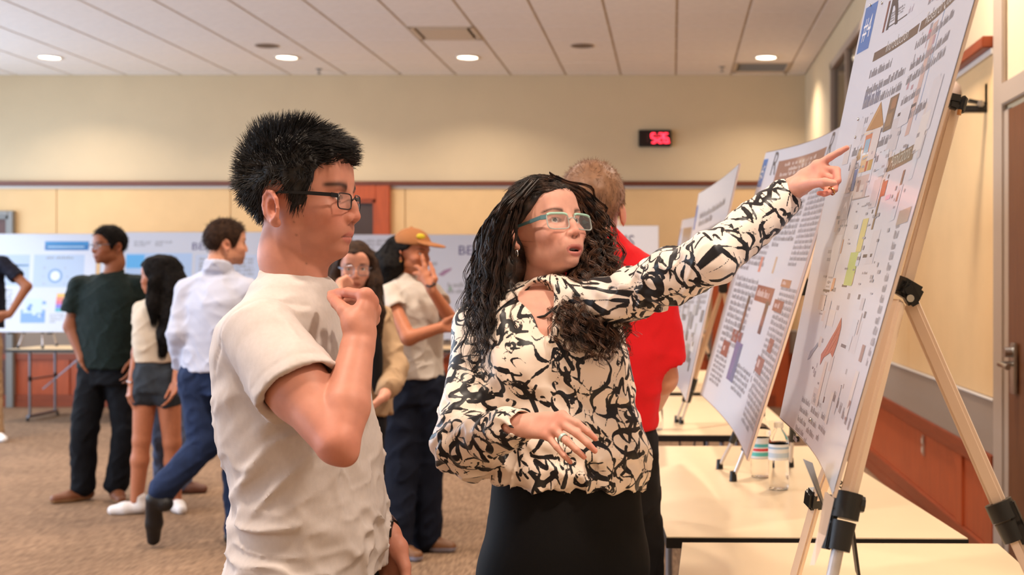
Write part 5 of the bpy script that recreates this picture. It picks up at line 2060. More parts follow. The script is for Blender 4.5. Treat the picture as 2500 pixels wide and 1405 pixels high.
def hd_scalp(hd, keep, n, rg, grow=.004):
    """random roots on the cranium ellipsoid inside the hair line"""
    out = []
    need = n
    while need > 0:
        v = rg.randn(need * 3 + 50, 3)
        v /= np.linalg.norm(v, axis=1)[:, None]
        q = v * np.array((.097 + grow, .077 + grow, .088 + grow)) + np.array((.002, 0, .032))
        ok = (keep(q) < 0)
        q, v = q[ok][:need], v[ok][:need]
        out.append((q, v))
        need -= len(q)
    q = np.concatenate([o[0] for o in out])
    v = np.concatenate([o[1] for o in out])
    return hd.o + hd.s * q @ hd.R.T, v @ hd.R.T, q


build_man()


# ================================================================== the woman in the printed blouse
GLY = {
    'O': [[(math.cos(a) * .5 + .5, math.sin(a) * .5 + .5) for a in np.linspace(.3, 7.6, 18)]],
    'R': [[(0, 0), (.05, 1)], [(0, .95), (.6, 1), (.7, .7), (.5, .5), (.05, .48)], [(.25, .5), (.8, 0)]],
    'M': [[(0, 0), (.15, 1), (.45, .35), (.75, 1), (.95, 0)]],
    'W': [[(0, 1), (.2, 0), (.45, .7), (.7, 0), (1, 1)]],
    'S': [[(.8, .9), (.4, 1), (.1, .75), (.5, .5), (.85, .25), (.5, 0), (0, .1)]],
    '2': [[(0, .8), (.3, 1), (.7, .8), (.5, .45), (0, 0), (.9, .05)]],
    'N': [[(0, 0), (.1, 1), (.7, .05), (.85, 1)]],
    'A': [[(0, 0), (.45, 1), (.85, 0)], [(.15, .4), (.7, .42)]],
    'D': [[(.1, 0), (.1, 1), (.6, .9), (.85, .5), (.6, .1), (.05, 0)]],
    'E': [[(.8, 1), (.1, .95), (.1, .05), (.85, 0)], [(.1, .5), (.6, .52)]],
    'K': [[(.1, 0), (.1, 1)], [(.8, 1), (.12, .5), (.85, 0)]],
    'B': [[(.1, 0), (.1, 1), (.6, .95), (.6, .6), (.1, .5), (.75, .4), (.7, .05), (.05, 0)]],
    'Q': [[(math.cos(a) * .45 + .5, math.sin(a) * .5 + .5) for a in np.linspace(0, 6.3, 16)], [(.55, .3), (1.05, -.15)]],
    'Z': [[(0, 1), (.9, .95), (.1, .05), (1, 0)]],
    'H': [[(.1, 0), (.15, 1)], [(.8, 0), (.8, 1)], [(.1, .5), (.8, .55)]],
    'heart': [[(.5, 0), (0, .6), (.15, .95), (.45, .8), (.5, .65), (.6, .9), (.9, .9), (1, .55), (.5, 0)]],
    'loop': [[(.5 + .5 * (1 - i / 40) * math.cos(i * .55), .5 + .45 * (1 - i / 60) * math.sin(i * .55)) for i in range(28)]],
    'slash': [[(0, 0), (.3, .5), (1, 1.1)]],
    'hook': [[(0, 1), (.3, .9), (.35, .3), (.7, 0), (1, .4)]],
    'crown': [[(0, 0), (.05, .8), (.3, .3), (.5, 1), (.7, .3), (.95, .8), (1, 0), (0, 0)]],
    'star': [[(.5, 1), (.2, 0), (1, .65), (0, .6), (.8, 0), (.5, 1)]],
    'face': [[(math.cos(a) * .5 + .5, math.sin(a) * .42 + .5) for a in np.linspace(0, 6.5, 18)], [(.35, .55), (.36, .62)], [(.62, .55), (.63, .62)], [(.3, .35), (.5, .25), (.7, .36)]],
}


def scribble(uv, lu, lv, seed, n_big, n_mid, n_small, u0=0.0, v0=0.0):
    """signed distance (metres) of every point to a field of brush scribbles; negative is ink"""
    rg = np.random.RandomState(seed)
    out = np.full(len(uv), .02)
    keys = list(GLY)
    fat = ['O', 'R', 'M', 'W', 'S', '2', 'N', 'A', 'D', 'E', 'K', 'B', 'Q', 'loop', 'hook', 'slash', 'crown', 'loop', 'O']
    order = np.argsort(uv[:, 0])
    su = uv[order]
    placed = []
    for cls, n, smin_, smax, w0, w1 in ((0, n_big, .046, .084, .0036, .0060), (1, n_mid, .024, .042, .0018, .0034), (2, n_small, .012, .024, .0007, .0011)):
        for _ in range(n):
            for _try in range(14):
                c = np.array((u0 + rg.rand() * lu, v0 + rg.rand() * lv))
                sz = rg.uniform(smin_, smax)
                if all(np.hypot(*(c - q)) > (sz + r) * (.36, .33, .26)[cls] for q, r in placed):
                    break
            else:
                if cls:
                    continue
            placed.append((c, sz))
            g = GLY[(fat if cls == 0 else keys)[rg.randint(len(fat if cls == 0 else keys))]]
            a = rg.normal(0, .35)
            asp = rg.uniform(.6, 1.15)
            R = np.array(((math.cos(a), -math.sin(a)), (math.sin(a), math.cos(a))))
            w = rg.uniform(w0, w1)
            i0, i1 = np.searchsorted(su[:, 0], (c[0] - sz, c[0] + sz))
            idx = order[i0:i1]
            if len(idx) == 0:
                continue
            idx = idx[np.abs(uv[idx, 1] - c[1]) < sz]
            if len(idx) == 0:
                continue
            p = uv[idx]
            best = np.full(len(p), .02)
            for st in g:
                q = (np.array(st) - .5) * sz * np.array((asp, 1.0))
                q = q + rg.normal(0, sz * .03, q.shape)
                # smooth the stroke
                k = len(q)
                if k > 2 and cls < 2:
                    tt = np.linspace(0, k - 1, k * 3)
                    q = np.stack([np.interp(tt, np.arange(k), q[:, j]) for j in (0, 1)], 1)
                    qq = q.copy()
                    qq[1:-1] = (q[:-2] + q[1:-1] * 2 + q[2:]) / 4
                    q = qq
                q = q @ R.T + c
                ph = rg.rand() * 6
                for i in range(len(q) - 1):
                    ba = q[i + 1] - q[i]
                    t = np.clip((p - q[i]) @ ba / (ba @ ba + 1e-12), 0, 1)
                    dd = np.hypot(*(p - q[i] - t[:, None] * ba).T)
                    ww = w * (.62 + .42 * math.sin(ph + i * 2.4 / max(len(q) / 6, 1)))
                    best = np.minimum(best, dd - ww)
            out[idx] = np.minimum(out[idx], best)
    return out


def blouse_mat():
    m = mat('printed_satin', srgb(240, 222, 206), .42, spec=.4, sheen=.1)
    t = NT(m)
    a = t.n('ShaderNodeAttribute', attribute_name='ink')
    nz = t.n('ShaderNodeTexNoise')
    nz.inputs['Scale'].default_value = 420
    co = t.n('ShaderNodeTexCoord')
    t.l(co.outputs['Object'], nz.inputs['Vector'])
    ad = t.n('ShaderNodeMath', operation='MULTIPLY_ADD')
    t.l(nz.outputs[0], ad.inputs[0])
    ad.inputs[1].default_value = .0010
    t.l(a.outputs['Fac'], ad.inputs[2])
    mr = t.n('ShaderNodeMapRange')
    mr.inputs[1].default_value, mr.inputs[2].default_value = .0001, .0009
    t.l(ad.outputs[0], mr.inputs[0])
    mx = t.n('ShaderNodeMix', data_type='RGBA')
    mx.inputs[6].default_value = srgb(20, 17, 20)
    mx.inputs[7].default_value = srgb(240, 222, 206)
    t.l(mr.outputs[0], mx.inputs[0])
    t.l(mx.outputs[2], t.b.inputs['Base Color'])
    return m


def build_woman():
    rg = np.random.RandomState(5)
    D = 2.75
    t = thing('person', 'curly haired woman in a black and cream printed blouse pointing at the #4 poster', 'person', (P(1370, 0, D)[0], D, 0))
    sk = srgb(216, 161, 142)
    hd = Head(P(1323, 565, D), (.70, -.665, .265), scale=.955, female=True, mouth=.0065)
    tf = nrm((.42, -.91, 0))                      # torso facing
    rt = np.array((tf[1], -tf[0], 0))             # her right
    yaw = math.atan2(tf[1], tf[0])
    c0 = lambda px, py: P(px, py, 2.72)
    rows = [(1198, 1384, .118, .176), (1150, 1382, .126, .188), (1095, 1379, .126, .186), (1000, 1369, .112, .168), (930, 1362, .112, .165), (860, 1354, .116, .166), (800, 1346, .106, .166), (762, 1338, .088, .155), (735, 1334, .070, .125), (712, 1330, .052, .085)]
    S = SDF()
    hd.sculpt(S, P(1322, 745, 2.74), .050)
    S.stack([(c0(0, y)[2], *c0(x, 0)[:2], a * .90, b * .88) for y, x, a, b in rows if 700 < y < 900], yaw, .03)
    for e in (-1, 1):
        S.cone(c0(1332, 756) + tf * .060 - rt * e * .012, c0(1332, 742) + tf * .045 - rt * e * .075, .010, .008, .02)
    sr, er, wr = P(1168, 800, 2.74), P(1134, 1078, 2.60), P(1262, 1041, 2.44)
    sl, el, wl = P(1488, 742, 2.64), P(1738, 632, 2.47), P(1912, 486, 2.555)
    S.chain([sr, er, wr], [.040, .034, .0235], .02)
    S.chain([sl, el, wl], [.040, .034, .0250], .02)
    # right hand, relaxed in front of the blouse
    ix = [P(1372, 1016, 2.405), P(1409, 1034, 2.385), P(1435, 1055, 2.385), P(1454, 1072, 2.39)]
    md = [P(1368, 1033, 2.40), P(1408, 1059, 2.375), P(1434, 1083, 2.37), P(1453, 1102, 2.375)]
    rn = [P(1353, 1050, 2.395), P(1384, 1078, 2.37), P(1407, 1099, 2.365), P(1426, 1117, 2.375)]
    lt = [P(1336, 1064, 2.395), P(1359, 1092, 2.375), P(1377, 1113, 2.37), P(1393, 1130, 2.375)]
    th_ = [P(1292, 1030, 2.46), P(1330, 1040, 2.475), P(1362, 1056, 2.475), P(1385, 1070, 2.47)]
    hand_sdf(S, P(1284, 1041, 2.435), [ix, md, rn, lt], th_, .92)
    S.cone(wr, P(1284, 1041, 2.435), .0235, .021, .01)
    # left hand, pointing
    fx = [P(1994, 404, 2.53), P(2027, 384, 2.515), P(2050, 371, 2.505), P(2068, 361, 2.50)]
    fm = [P(2008, 412, 2.525), P(2043, 416, 2.51), P(2046, 441, 2.485), P(2031, 450, 2.475)]
    fr = [P(2004, 428, 2.52), P(2041, 440, 2.505), P(2038, 463, 2.475), P(2016, 474, 2.465)]
    fl = [P(1994, 444, 2.515), P(2022, 462, 2.50), P(2012, 474, 2.475), P(1998, 472, 2.465)]
    tl = [P(1948, 458, 2.525), P(1982, 449, 2.49), P(2014, 445, 2.455), P(2036, 447, 2.445)]
    hand_sdf(S, P(1930, 466, 2.55), [fx, fm, fr, fl], tl, .92)
    S.cone(wl, P(1930, 466, 2.55), .0250, .022, .01)
    V, Q = S.mesh(.0028, 1)
    tint = hd.tint(V, sk, np.array((.56, .20, .17)), srgb(58, 38, 30), cheek=.16, browthick=1.0)
    red = [(q[3], .016) for q in (ix, md, rn, lt, fx, fm, fr, fl)] + [(q[0], .014) for q in (ix, md, rn, lt)] + [(P(2020, 440, 2.49), .05)]
    for c, r in red:
        g = np.exp(-((V - c) ** 2).sum(1) / r ** 2)[:, None] * .55
        tint = tint * (1 - g) + tint * np.array((1.0, .66, .62)) * g
    fast_mesh('body', V, Q, [skin_mat('light')], attrs={'tint': tint}, parent=t)
    hd.eyes(t, iris=(.045, .022, .010), gaze=(.95, -.28, .12))
    # ---- blouse
    S = SDF()
    S.stack([(c0(0, y)[2], *c0(x, 0)[:2], a, b) for y, x, a, b in rows], yaw, .02, 2.3)
    S.ell(c0(1318, 890) + tf * .075 + rt * .075, (.058, .058, .062), .05)
    S.ell(c0(1318, 890) + tf * .075 - rt * .075, (.058, .058, .062), .05)
    S.cone(sr, c0(1330, 728), .052, .050, .04)
    S.cone(sl, c0(1330, 728), .052, .050, .04)
    ar, al = nrm(er - sr), nrm(el - sl)
    k1 = er + nrm(er - sr) * .012
    S.cone(sr, sr + (er - sr) * .6, .057, .054, .016)
    S.cone(sr + (er - sr) * .6, k1, .054, .062, .02)
    w1 = wr - nrm(wr - er) * .030
    S.cone(k1, w1, .060, .040, .02)
    S.cone(w1 - nrm(wr - er) * .02, wr + nrm(wr - er) * .012, .0345, .0315, .008)
    S.cone(wr - nrm(wr - er) * .03, wr + nrm(wr - er) * .08, .0265, .0290, .002, 's')
    S.cone(sl, sl + (el - sl) * .6, .056, .052, .018)
    S.cone(sl + (el - sl) * .6, el, .052, .0505, .02)
    fw = nrm(wl - el)
    w2 = wl - fw * .035
    S.cone(el, w2, .0495, .043, .02)
    S.cone(w2 - fw * .02, wl + fw * .004, .0365, .0390, .006)
    S.cone(wl - fw * .03, wl + fw * .08, .0320, .0335, .002, 's')
    S.plane(wl + fw * .006, nrm(fw + np.array((0, 0, 0))) * 1.0, .0) if False else None
    # open neck
    cn = c0(1328, 735)
    S.cone(P(1322, 690, 2.74), P(1322, 742, 2.735), .053, .047, .01, 's')
    S.cone(P(1312, 728, 2.66), P(1338, 826, 2.60), .040, .005, .006, 's')
    # lapels
    lp = [P(1254, 700, 2.72), P(1258, 758, 2.65), P(1290, 798, 2.619), P(1332, 836, 2.606)]
    lq = [P(1388, 752, 2.655), P(1378, 775, 2.64), P(1362, 805, 2.618), P(1342, 836, 2.604)]
    for L_, sg in ((lp, 1), (lq, -1)):
        for i in range(3):
            S.cone(L_[i], L_[i + 1], .0085, .0085, .006)
    for c, r in ((P(1236, 775, 2.645), (.032, .014, .040)), (P(1262, 808, 2.622), (.036, .012, .026))):
        S.ell(c, r, .008)
    hn = nrm((-.15, 0, -1))
    S.plane(c0(1385, 1172), hn, .016)
    S.ops[-1] = ('i', lambda p, f0=S.ops[-1][1]: np.where(p[:, 2] < CAMZ - .35, f0(p) - .4 * np.maximum(0, 0 * p[:, 2]), -.2), c0(1385, 1172), 1e9, .012)
    zh = c0(0, 1060)[2]
    low = lambda p: np.clip((zh - p[:, 2]) / .08, 0, 1)
    S.disp(folds((1, .2, .35), .055, .0050, 5, low))
    S.disp(folds((.25, 0, 1), .06, .0045, 4, lambda p: np.clip((c0(0, 930)[2] - p[:, 2]) / .08, 0, 1)))
    S.disp(folds((.8, -.3, .5), .07, .0035, 5, bell(c0(1300, 900) + tf * .1, .16)))
    S.disp(folds(np.cross(al, (0, 1, 0)) + al * .9, .042, .0052, 7, lambda p: np.exp(-(((p - (sl + el) / 2) ** 2).sum(1)) / .19 ** 2)))
    S.disp(folds(fw * 1.0 + np.array((.2, 0, -.4)), .038, .0050, 8, bell((el + wl) / 2, .10)))
    S.disp(folds(ar + np.array((.4, 0, .2)), .045, .0055, 7, bell(er, .12)))
    S.disp(folds(nrm(wr - er), .040, .0050, 8, bell((er + wr) / 2, .09)))
    S.disp(creases((.25, 0, 1), .13, .035, .0070, low, 3.0))
    S.disp(creases((.9, 0, -.45), .16, .050, .0060, lambda p: np.clip((c0(0, 880)[2] - p[:, 2]) / .08, 0, 1), 17.0))
    S.disp(creases(al * .5 + np.array((0, -.1, .8)), .10, .035, .0065, bell((sl + el) / 2, .15), 6.0))
    S.disp(bump3(10, .0045, 3))
    S.disp(bump3(24, .0016, 8))
    V, Q = S.mesh(.0030, 1)
    N = normals(V, Q)
    # cloth coordinates: the torso unrolled, each sleeve along its own arm
    q = V - c0(1350, 900)
    th2 = np.arctan2(q @ -rt, q @ tf)
    uv = np.stack([th2 * .150 + (V[:, 2] - CAMZ) * .1, V[:, 2]], 1)
    ink_ = scribble(uv, 1.0, .62, 21, 185, 230, 280, -.5, .90)

    def arm_uv(a, b, c):
        L1, L2 = np.linalg.norm(b - a), np.linalg.norm(c - b)
        d1, d2 = nrm(b - a), nrm(c - b)
        t1 = np.clip((V - a) @ d1, -.05, L1)
        t2 = np.clip((V - b) @ d2, 0, L2 + .05)
        r1 = np.linalg.norm(V - a - t1[:, None] * d1, axis=1)
        r2 = np.linalg.norm(V - b - t2[:, None] * d2, axis=1)
        fore = r2 < r1
        ln = np.where(fore, L1 + t2, t1)
        rr = np.minimum(r1, r2)
        dd = np.where(fore[:, None], d2, d1)
        foot = np.where(fore[:, None], b + t2[:, None] * d2, a + t1[:, None] * d1)
        o = V - foot
        e1 = np.cross(dd, (0, 1, 0))
        e1 /= np.linalg.norm(e1, axis=1)[:, None]
        e2 = np.cross(dd, e1)
        an = np.arctan2((o * e1).sum(1), (o * e2).sum(1))
        return ln, rr, an, (V - a) @ d1
    for (a, b, c, sd) in ((sr, er, wr, 33), (sl, el, wl, 47)):
        ln, rr, an, along = arm_uv(a, b, c)
        sel = (rr < (.078 if sd == 33 else .074)) & (along > (.02 if sd == 47 else -.02)) & ((V - c0(1350, 900)) @ (rt if sd == 33 else -rt) > (.14 if sd == 33 else .085))
        Lt = np.linalg.norm(b - a) + np.linalg.norm(c - b)
        i = np.where(sel)[0]
        ink_[i] = scribble(np.stack([ln[i], an[i] * .052], 1), Lt + .05, .33, sd, 72, 80, 80, -.02, -.165)
    V = V
    fast_mesh('blouse', V, Q, [blouse_mat()], fattrs={'ink': ink_}, parent=t)
    # neck cord, ring, earring
    m = mat('dark_cord', srgb(30, 24, 24), .6)
    MB().tube([P(1262, 700, 2.70), P(1268, 735, 2.665), P(1286, 766, 2.636), P(1306, 777, 2.628), P(1330, 772, 2.626), P(1352, 755, 2.63), P(1375, 735, 2.65)], .0028, m, 8).build('neck_cord', t, True)
    mr = mat('mint_ring', srgb(176, 206, 200), .3, spec=.6)
    a = rn[0] + (rn[1] - rn[0]) * .70
    d = nrm(rn[1] - rn[0])
    e1 = nrm(np.cross(d, (0, 0, 1)))
    e2 = np.cross(d, e1)
    pr = []
    MB().lathe([(.0082, -.003), (.0096, -.0026), (.0096, .0026), (.0082, .003)], mr, a, 22, np.stack([e1, e2, d], 1)).build('finger_ring', t, True)
    a = fl[1] + (fl[2] - fl[1]) * .1
    d = nrm(fr[3] - fr[2])
    e1 = nrm(np.cross(d, (0, 0, 1)))
    e2 = np.cross(d, e1)
    MB().lathe([(.0078, -.0016), (.0092, -.0014), (.0092, .0014), (.0078, .0016)], mat('gold_ring', srgb(214, 160, 96), .25, metal=1), fr[2] + (fr[3] - fr[2]) * .35, 20, np.stack([e1, e2, d], 1)).build('finger_ring', t, True)
    e = hd.L(-.004, -.0820, -.047)
    MB().tube([e + hd.R @ np.array((.0035 * math.cos(q_), -.002, -.006 + .0075 * math.sin(q_))) for q_ in np.linspace(0, 2 * np.pi, 15)], .0013, mat('silver_hoop', srgb(220, 214, 206), .2, metal=1), 8).build('earring', t, True)
    # glasses: mint rims, clear lower half, teal temples
    glasses(hd, t, mat('pale_clear_rim', srgb(190, 200, 194), .2, alpha=.6), .057, .037, .108, .0017, .0036, -.008, mat('teal_temple', srgb(92, 128, 134), .35), half=mat('mint_rim', srgb(172, 214, 196), .25), zt=.010)
    # ---- trousers and shoes
    S = SDF()
    hc = c0(1385, 1300)
    S.stack([(c0(0, 1150)[2], *c0(1384, 0)[:2], .105, .163), (c0(0, 1230)[2], *c0(1383, 0)[:2], .112, .168), (c0(0, 1330)[2], *c0(1380, 0)[:2], .122, .184), (c0(0, 1405)[2], *c0(1378, 0)[:2], .124, .186), (c0(0, 1440)[2], *c0(1378, 0)[:2], .115, .18)], yaw, .03)
    b0 = c0(1378, 1440)
    b0[2] = .76
    hp = [b0 + rt * .095, b0 - rt * .095]
    kn = [np.array((b0[0], b0[1], .46)) + rt * .095 + tf * .02, np.array((b0[0], b0[1], .46)) - rt * .095 + tf * .02]
    an = [np.array((b0[0], b0[1], .09)) + rt * .10 - tf * .02, np.array((b0[0], b0[1], .09)) - rt * .11 - tf * .02]
    rest_of_body(S, hp, kn, an, (.098, .070, .058))
    S.disp(bump3(12, .003))
    finish_mesh(S, .010, 'trousers', cloth('black_trousers', srgb(10, 9, 11), .8), t)
    for a in an:
        g = np.array((a[0], a[1], 0))
        shoe(t, g - tf * .06, g + tf * .18, srgb(22, 20, 22), None, .035)
    # ---- long curly hair
    keep = poly_keep([(-.2, -.12), (-.06, -.11), (-.035, -.075), (-.022, -.010), (-.010, .006), (.012, .004), (.030, .012), (.048, .030), (.066, .050), (.084, .064), (.13, .070)])
    hm = hair_material('dark_curls', (.009, .006, .005, 1), (.045, .022, .013, 1), .42)
    hm2 = hair_material('brown_lit_curls', (.014, .008, .006, 1), (.12, .052, .026, 1), .38)  # browner copy for the R locks, their sunlit tone put into the colour
    H = shell(hd, lambda q: np.maximum(keep(q) + .004, -q[:, 2] - .11), .010, .004, .004, 70)
    sc = hd.s
    H.chain([P(1262, 560, 2.76), P(1228, 660, 2.74), P(1205, 760, 2.71), P(1195, 820, 2.68)], [.045, .052, .046, .020], .03)
    H.chain([P(1300, 620, 2.84), P(1260, 720, 2.82), P(1220, 790, 2.78)], [.06, .05, .03], .03)
    H.chain([P(1395, 520, 2.84), P(1425, 610, 2.80), P(1440, 700, 2.72), P(1440, 790, 2.64), P(1440, 830, 2.62)], [.03, .036, .036, .030, .015], .03)
    H.ops = [o for o in H.ops if o[0] != 'i'] if False else H.ops
    # the hanging masses must not be cut by the hair line: rebuild in order (cap, cut, masses)
    cut = [o for o in H.ops if o[0] == 'i']
    rest = [o for o in H.ops if o[0] != 'i']
    H.ops = rest[:1] + cut + rest[1:]
    H.disp(bump3(30, .006, 2))
    finish_mesh(H, .006, 'hair', hm, t, 2)
    G = {
        'L': [
            [(1290, 448, 2.70), (1232, 500, 2.66), (1205, 590, 2.655), (1180, 700, 2.64), (1160, 800, 2.625), (1150, 878, 2.62)],
            [(1280, 446, 2.74), (1215, 520, 2.72), (1180, 640, 2.72), (1160, 740, 2.70), (1150, 830, 2.68)],
            [(1300, 445, 2.68), (1248, 505, 2.655), (1218, 580, 2.66), (1206, 720, 2.64), (1204, 800, 2.61), (1212, 875, 2.59)],
            [(1270, 480, 2.80), (1205, 560, 2.79), (1172, 660, 2.78), (1150, 760, 2.76), (1145, 800, 2.75)],
            [(1306, 446, 2.68), (1255, 500, 2.66), (1226, 550, 2.68), (1224, 660, 2.69), (1228, 740, 2.65), (1226, 830, 2.605)],
        ],
        'R': [
            [(1345, 440, 2.70), (1408, 466, 2.74), (1440, 540, 2.79), (1452, 640, 2.75), (1474, 740, 2.64), (1486, 850, 2.60)],
            [(1350, 438, 2.74), (1418, 484, 2.79), (1456, 570, 2.81), (1474, 650, 2.73), (1504, 750, 2.64), (1508, 840, 2.60)],
            [(1345, 440, 2.72), (1412, 478, 2.79), (1434, 600, 2.82), (1412, 690, 2.72), (1408, 770, 2.62), (1420, 850, 2.59)],
            [(1345, 442, 2.76), (1414, 494, 2.83), (1440, 620, 2.83), (1396, 710, 2.70), (1384, 770, 2.615), (1392, 850, 2.58)],
            [(1350, 440, 2.74), (1422, 504, 2.82), (1456, 620, 2.80), (1475, 690, 2.70), (1448, 790, 2.61), (1460, 870, 2.58)],
        ]}
    paths, rads = [], []
    K = 31
    for side, gs in G.items():
        paths, rads = [], []
        gs = [np.array([P(*q) for q in g]) for g in gs]
        dense = []
        for g in gs:
            s_ = np.linspace(0, len(g) - 1, K)
            q = np.stack([np.interp(s_, np.arange(len(g)), g[:, j]) for j in range(3)], 1)
            for _ in range(3):
                q[1:-1] = (q[:-2] + 2 * q[1:-1] + q[2:]) / 4
            dense.append(q)
        nl = 215 if side == 'R' else 125
        for _ in range(nl):
            a, b = rg.choice(len(dense), 2, replace=False)
            w = rg.rand()
            base = dense[a] * (1 - w) + dense[b] * w
            tt = np.linspace(0, 1, K)
            cut_ = rg.uniform(.78, 1.06)
            s_ = np.clip(tt * cut_, 0, 1) * (K - 1)
            base = np.stack([np.interp(s_, np.arange(K), base[:, j]) for j in range(3)], 1)
            off = rg.randn(3) * np.array((.014, .012, .012)) * (1.25 if side == 'R' else 1.0)
            base = base + off * np.clip(tt * 3, .35, 1)[:, None]
            amp = rg.uniform(.006, .0125) * np.clip((tt - (.14 if side == 'R' else .26)) / .45, 0, 1) * (1.15 if side == 'R' else .62)
            per = rg.uniform(.045, .075)
            L_ = np.concatenate([[0], np.cumsum(np.linalg.norm(np.diff(base, axis=0), axis=1))])
            ph = rg.rand() * 6.28
            n = rg.randint(7, 10)
            wid = rg.uniform(.0012, .0030)
            for _k in range(n):
                o = rg.randn(3) * wid
                p2 = ph + rg.normal(0, .10)
                a2 = amp * rg.uniform(.9, 1.1)
                hx = np.stack([np.cos(L_ / per * 6.28 + p2) * a2, np.sin(L_ / per * 6.28 + p2) * a2, .3 * np.sin(L_ / per * 6.28 + p2 + 1) * a2], 1)
                paths.append(base + o * (.4 + tt)[:, None] + hx)
                rads.append(rg.uniform(.0007, .0013))
        strands('hair_curls', None, np.array(paths), np.array(rads), hm2 if side == 'R' else hm, t, 3, .35)
    # hair over the crown, combed from the parting to both sides
    n = 3400
    R0, RN, q = hd_scalp(hd, lambda q: np.maximum(keep(q) + .002, -.02 - q[:, 2]), n, rg, .012)
    side = np.sign(q[:, 1] - .016)
    fr = np.clip((q[:, 0] - .02) / .05, 0, 1)
    comb = np.stack([-.35 - .75 * fr - .1 * rg.rand(n), side * .8, -.45 * (1 - fr) - .05], 1)
    d = comb @ hd.R.T
    d = d - RN * (d * RN).sum(1)[:, None] * .92 + rg.randn(n, 3) * .06
    d /= np.linalg.norm(d, axis=1)[:, None]
    tt = np.linspace(0, 1, 6)[None, :, None]
    ln = rg.uniform(.05, .09, n)[:, None, None]
    pts = R0[:, None, :] + ln * (tt * d[:, None, :] - .42 * tt ** 2 * RN[:, None, :] * ln / .08) + np.array((0, 0, -.025)) * tt ** 2 * (1 - fr)[:, None, None]
    pts = pts + .0015 * np.sin(tt * 14 + rg.rand(n)[:, None, None] * 6) * RN[:, None, :]
    strands('hair_strands', None, pts, rg.uniform(.0005, .0009, n), hm, t, 3, .3)
    return t


build_woman()


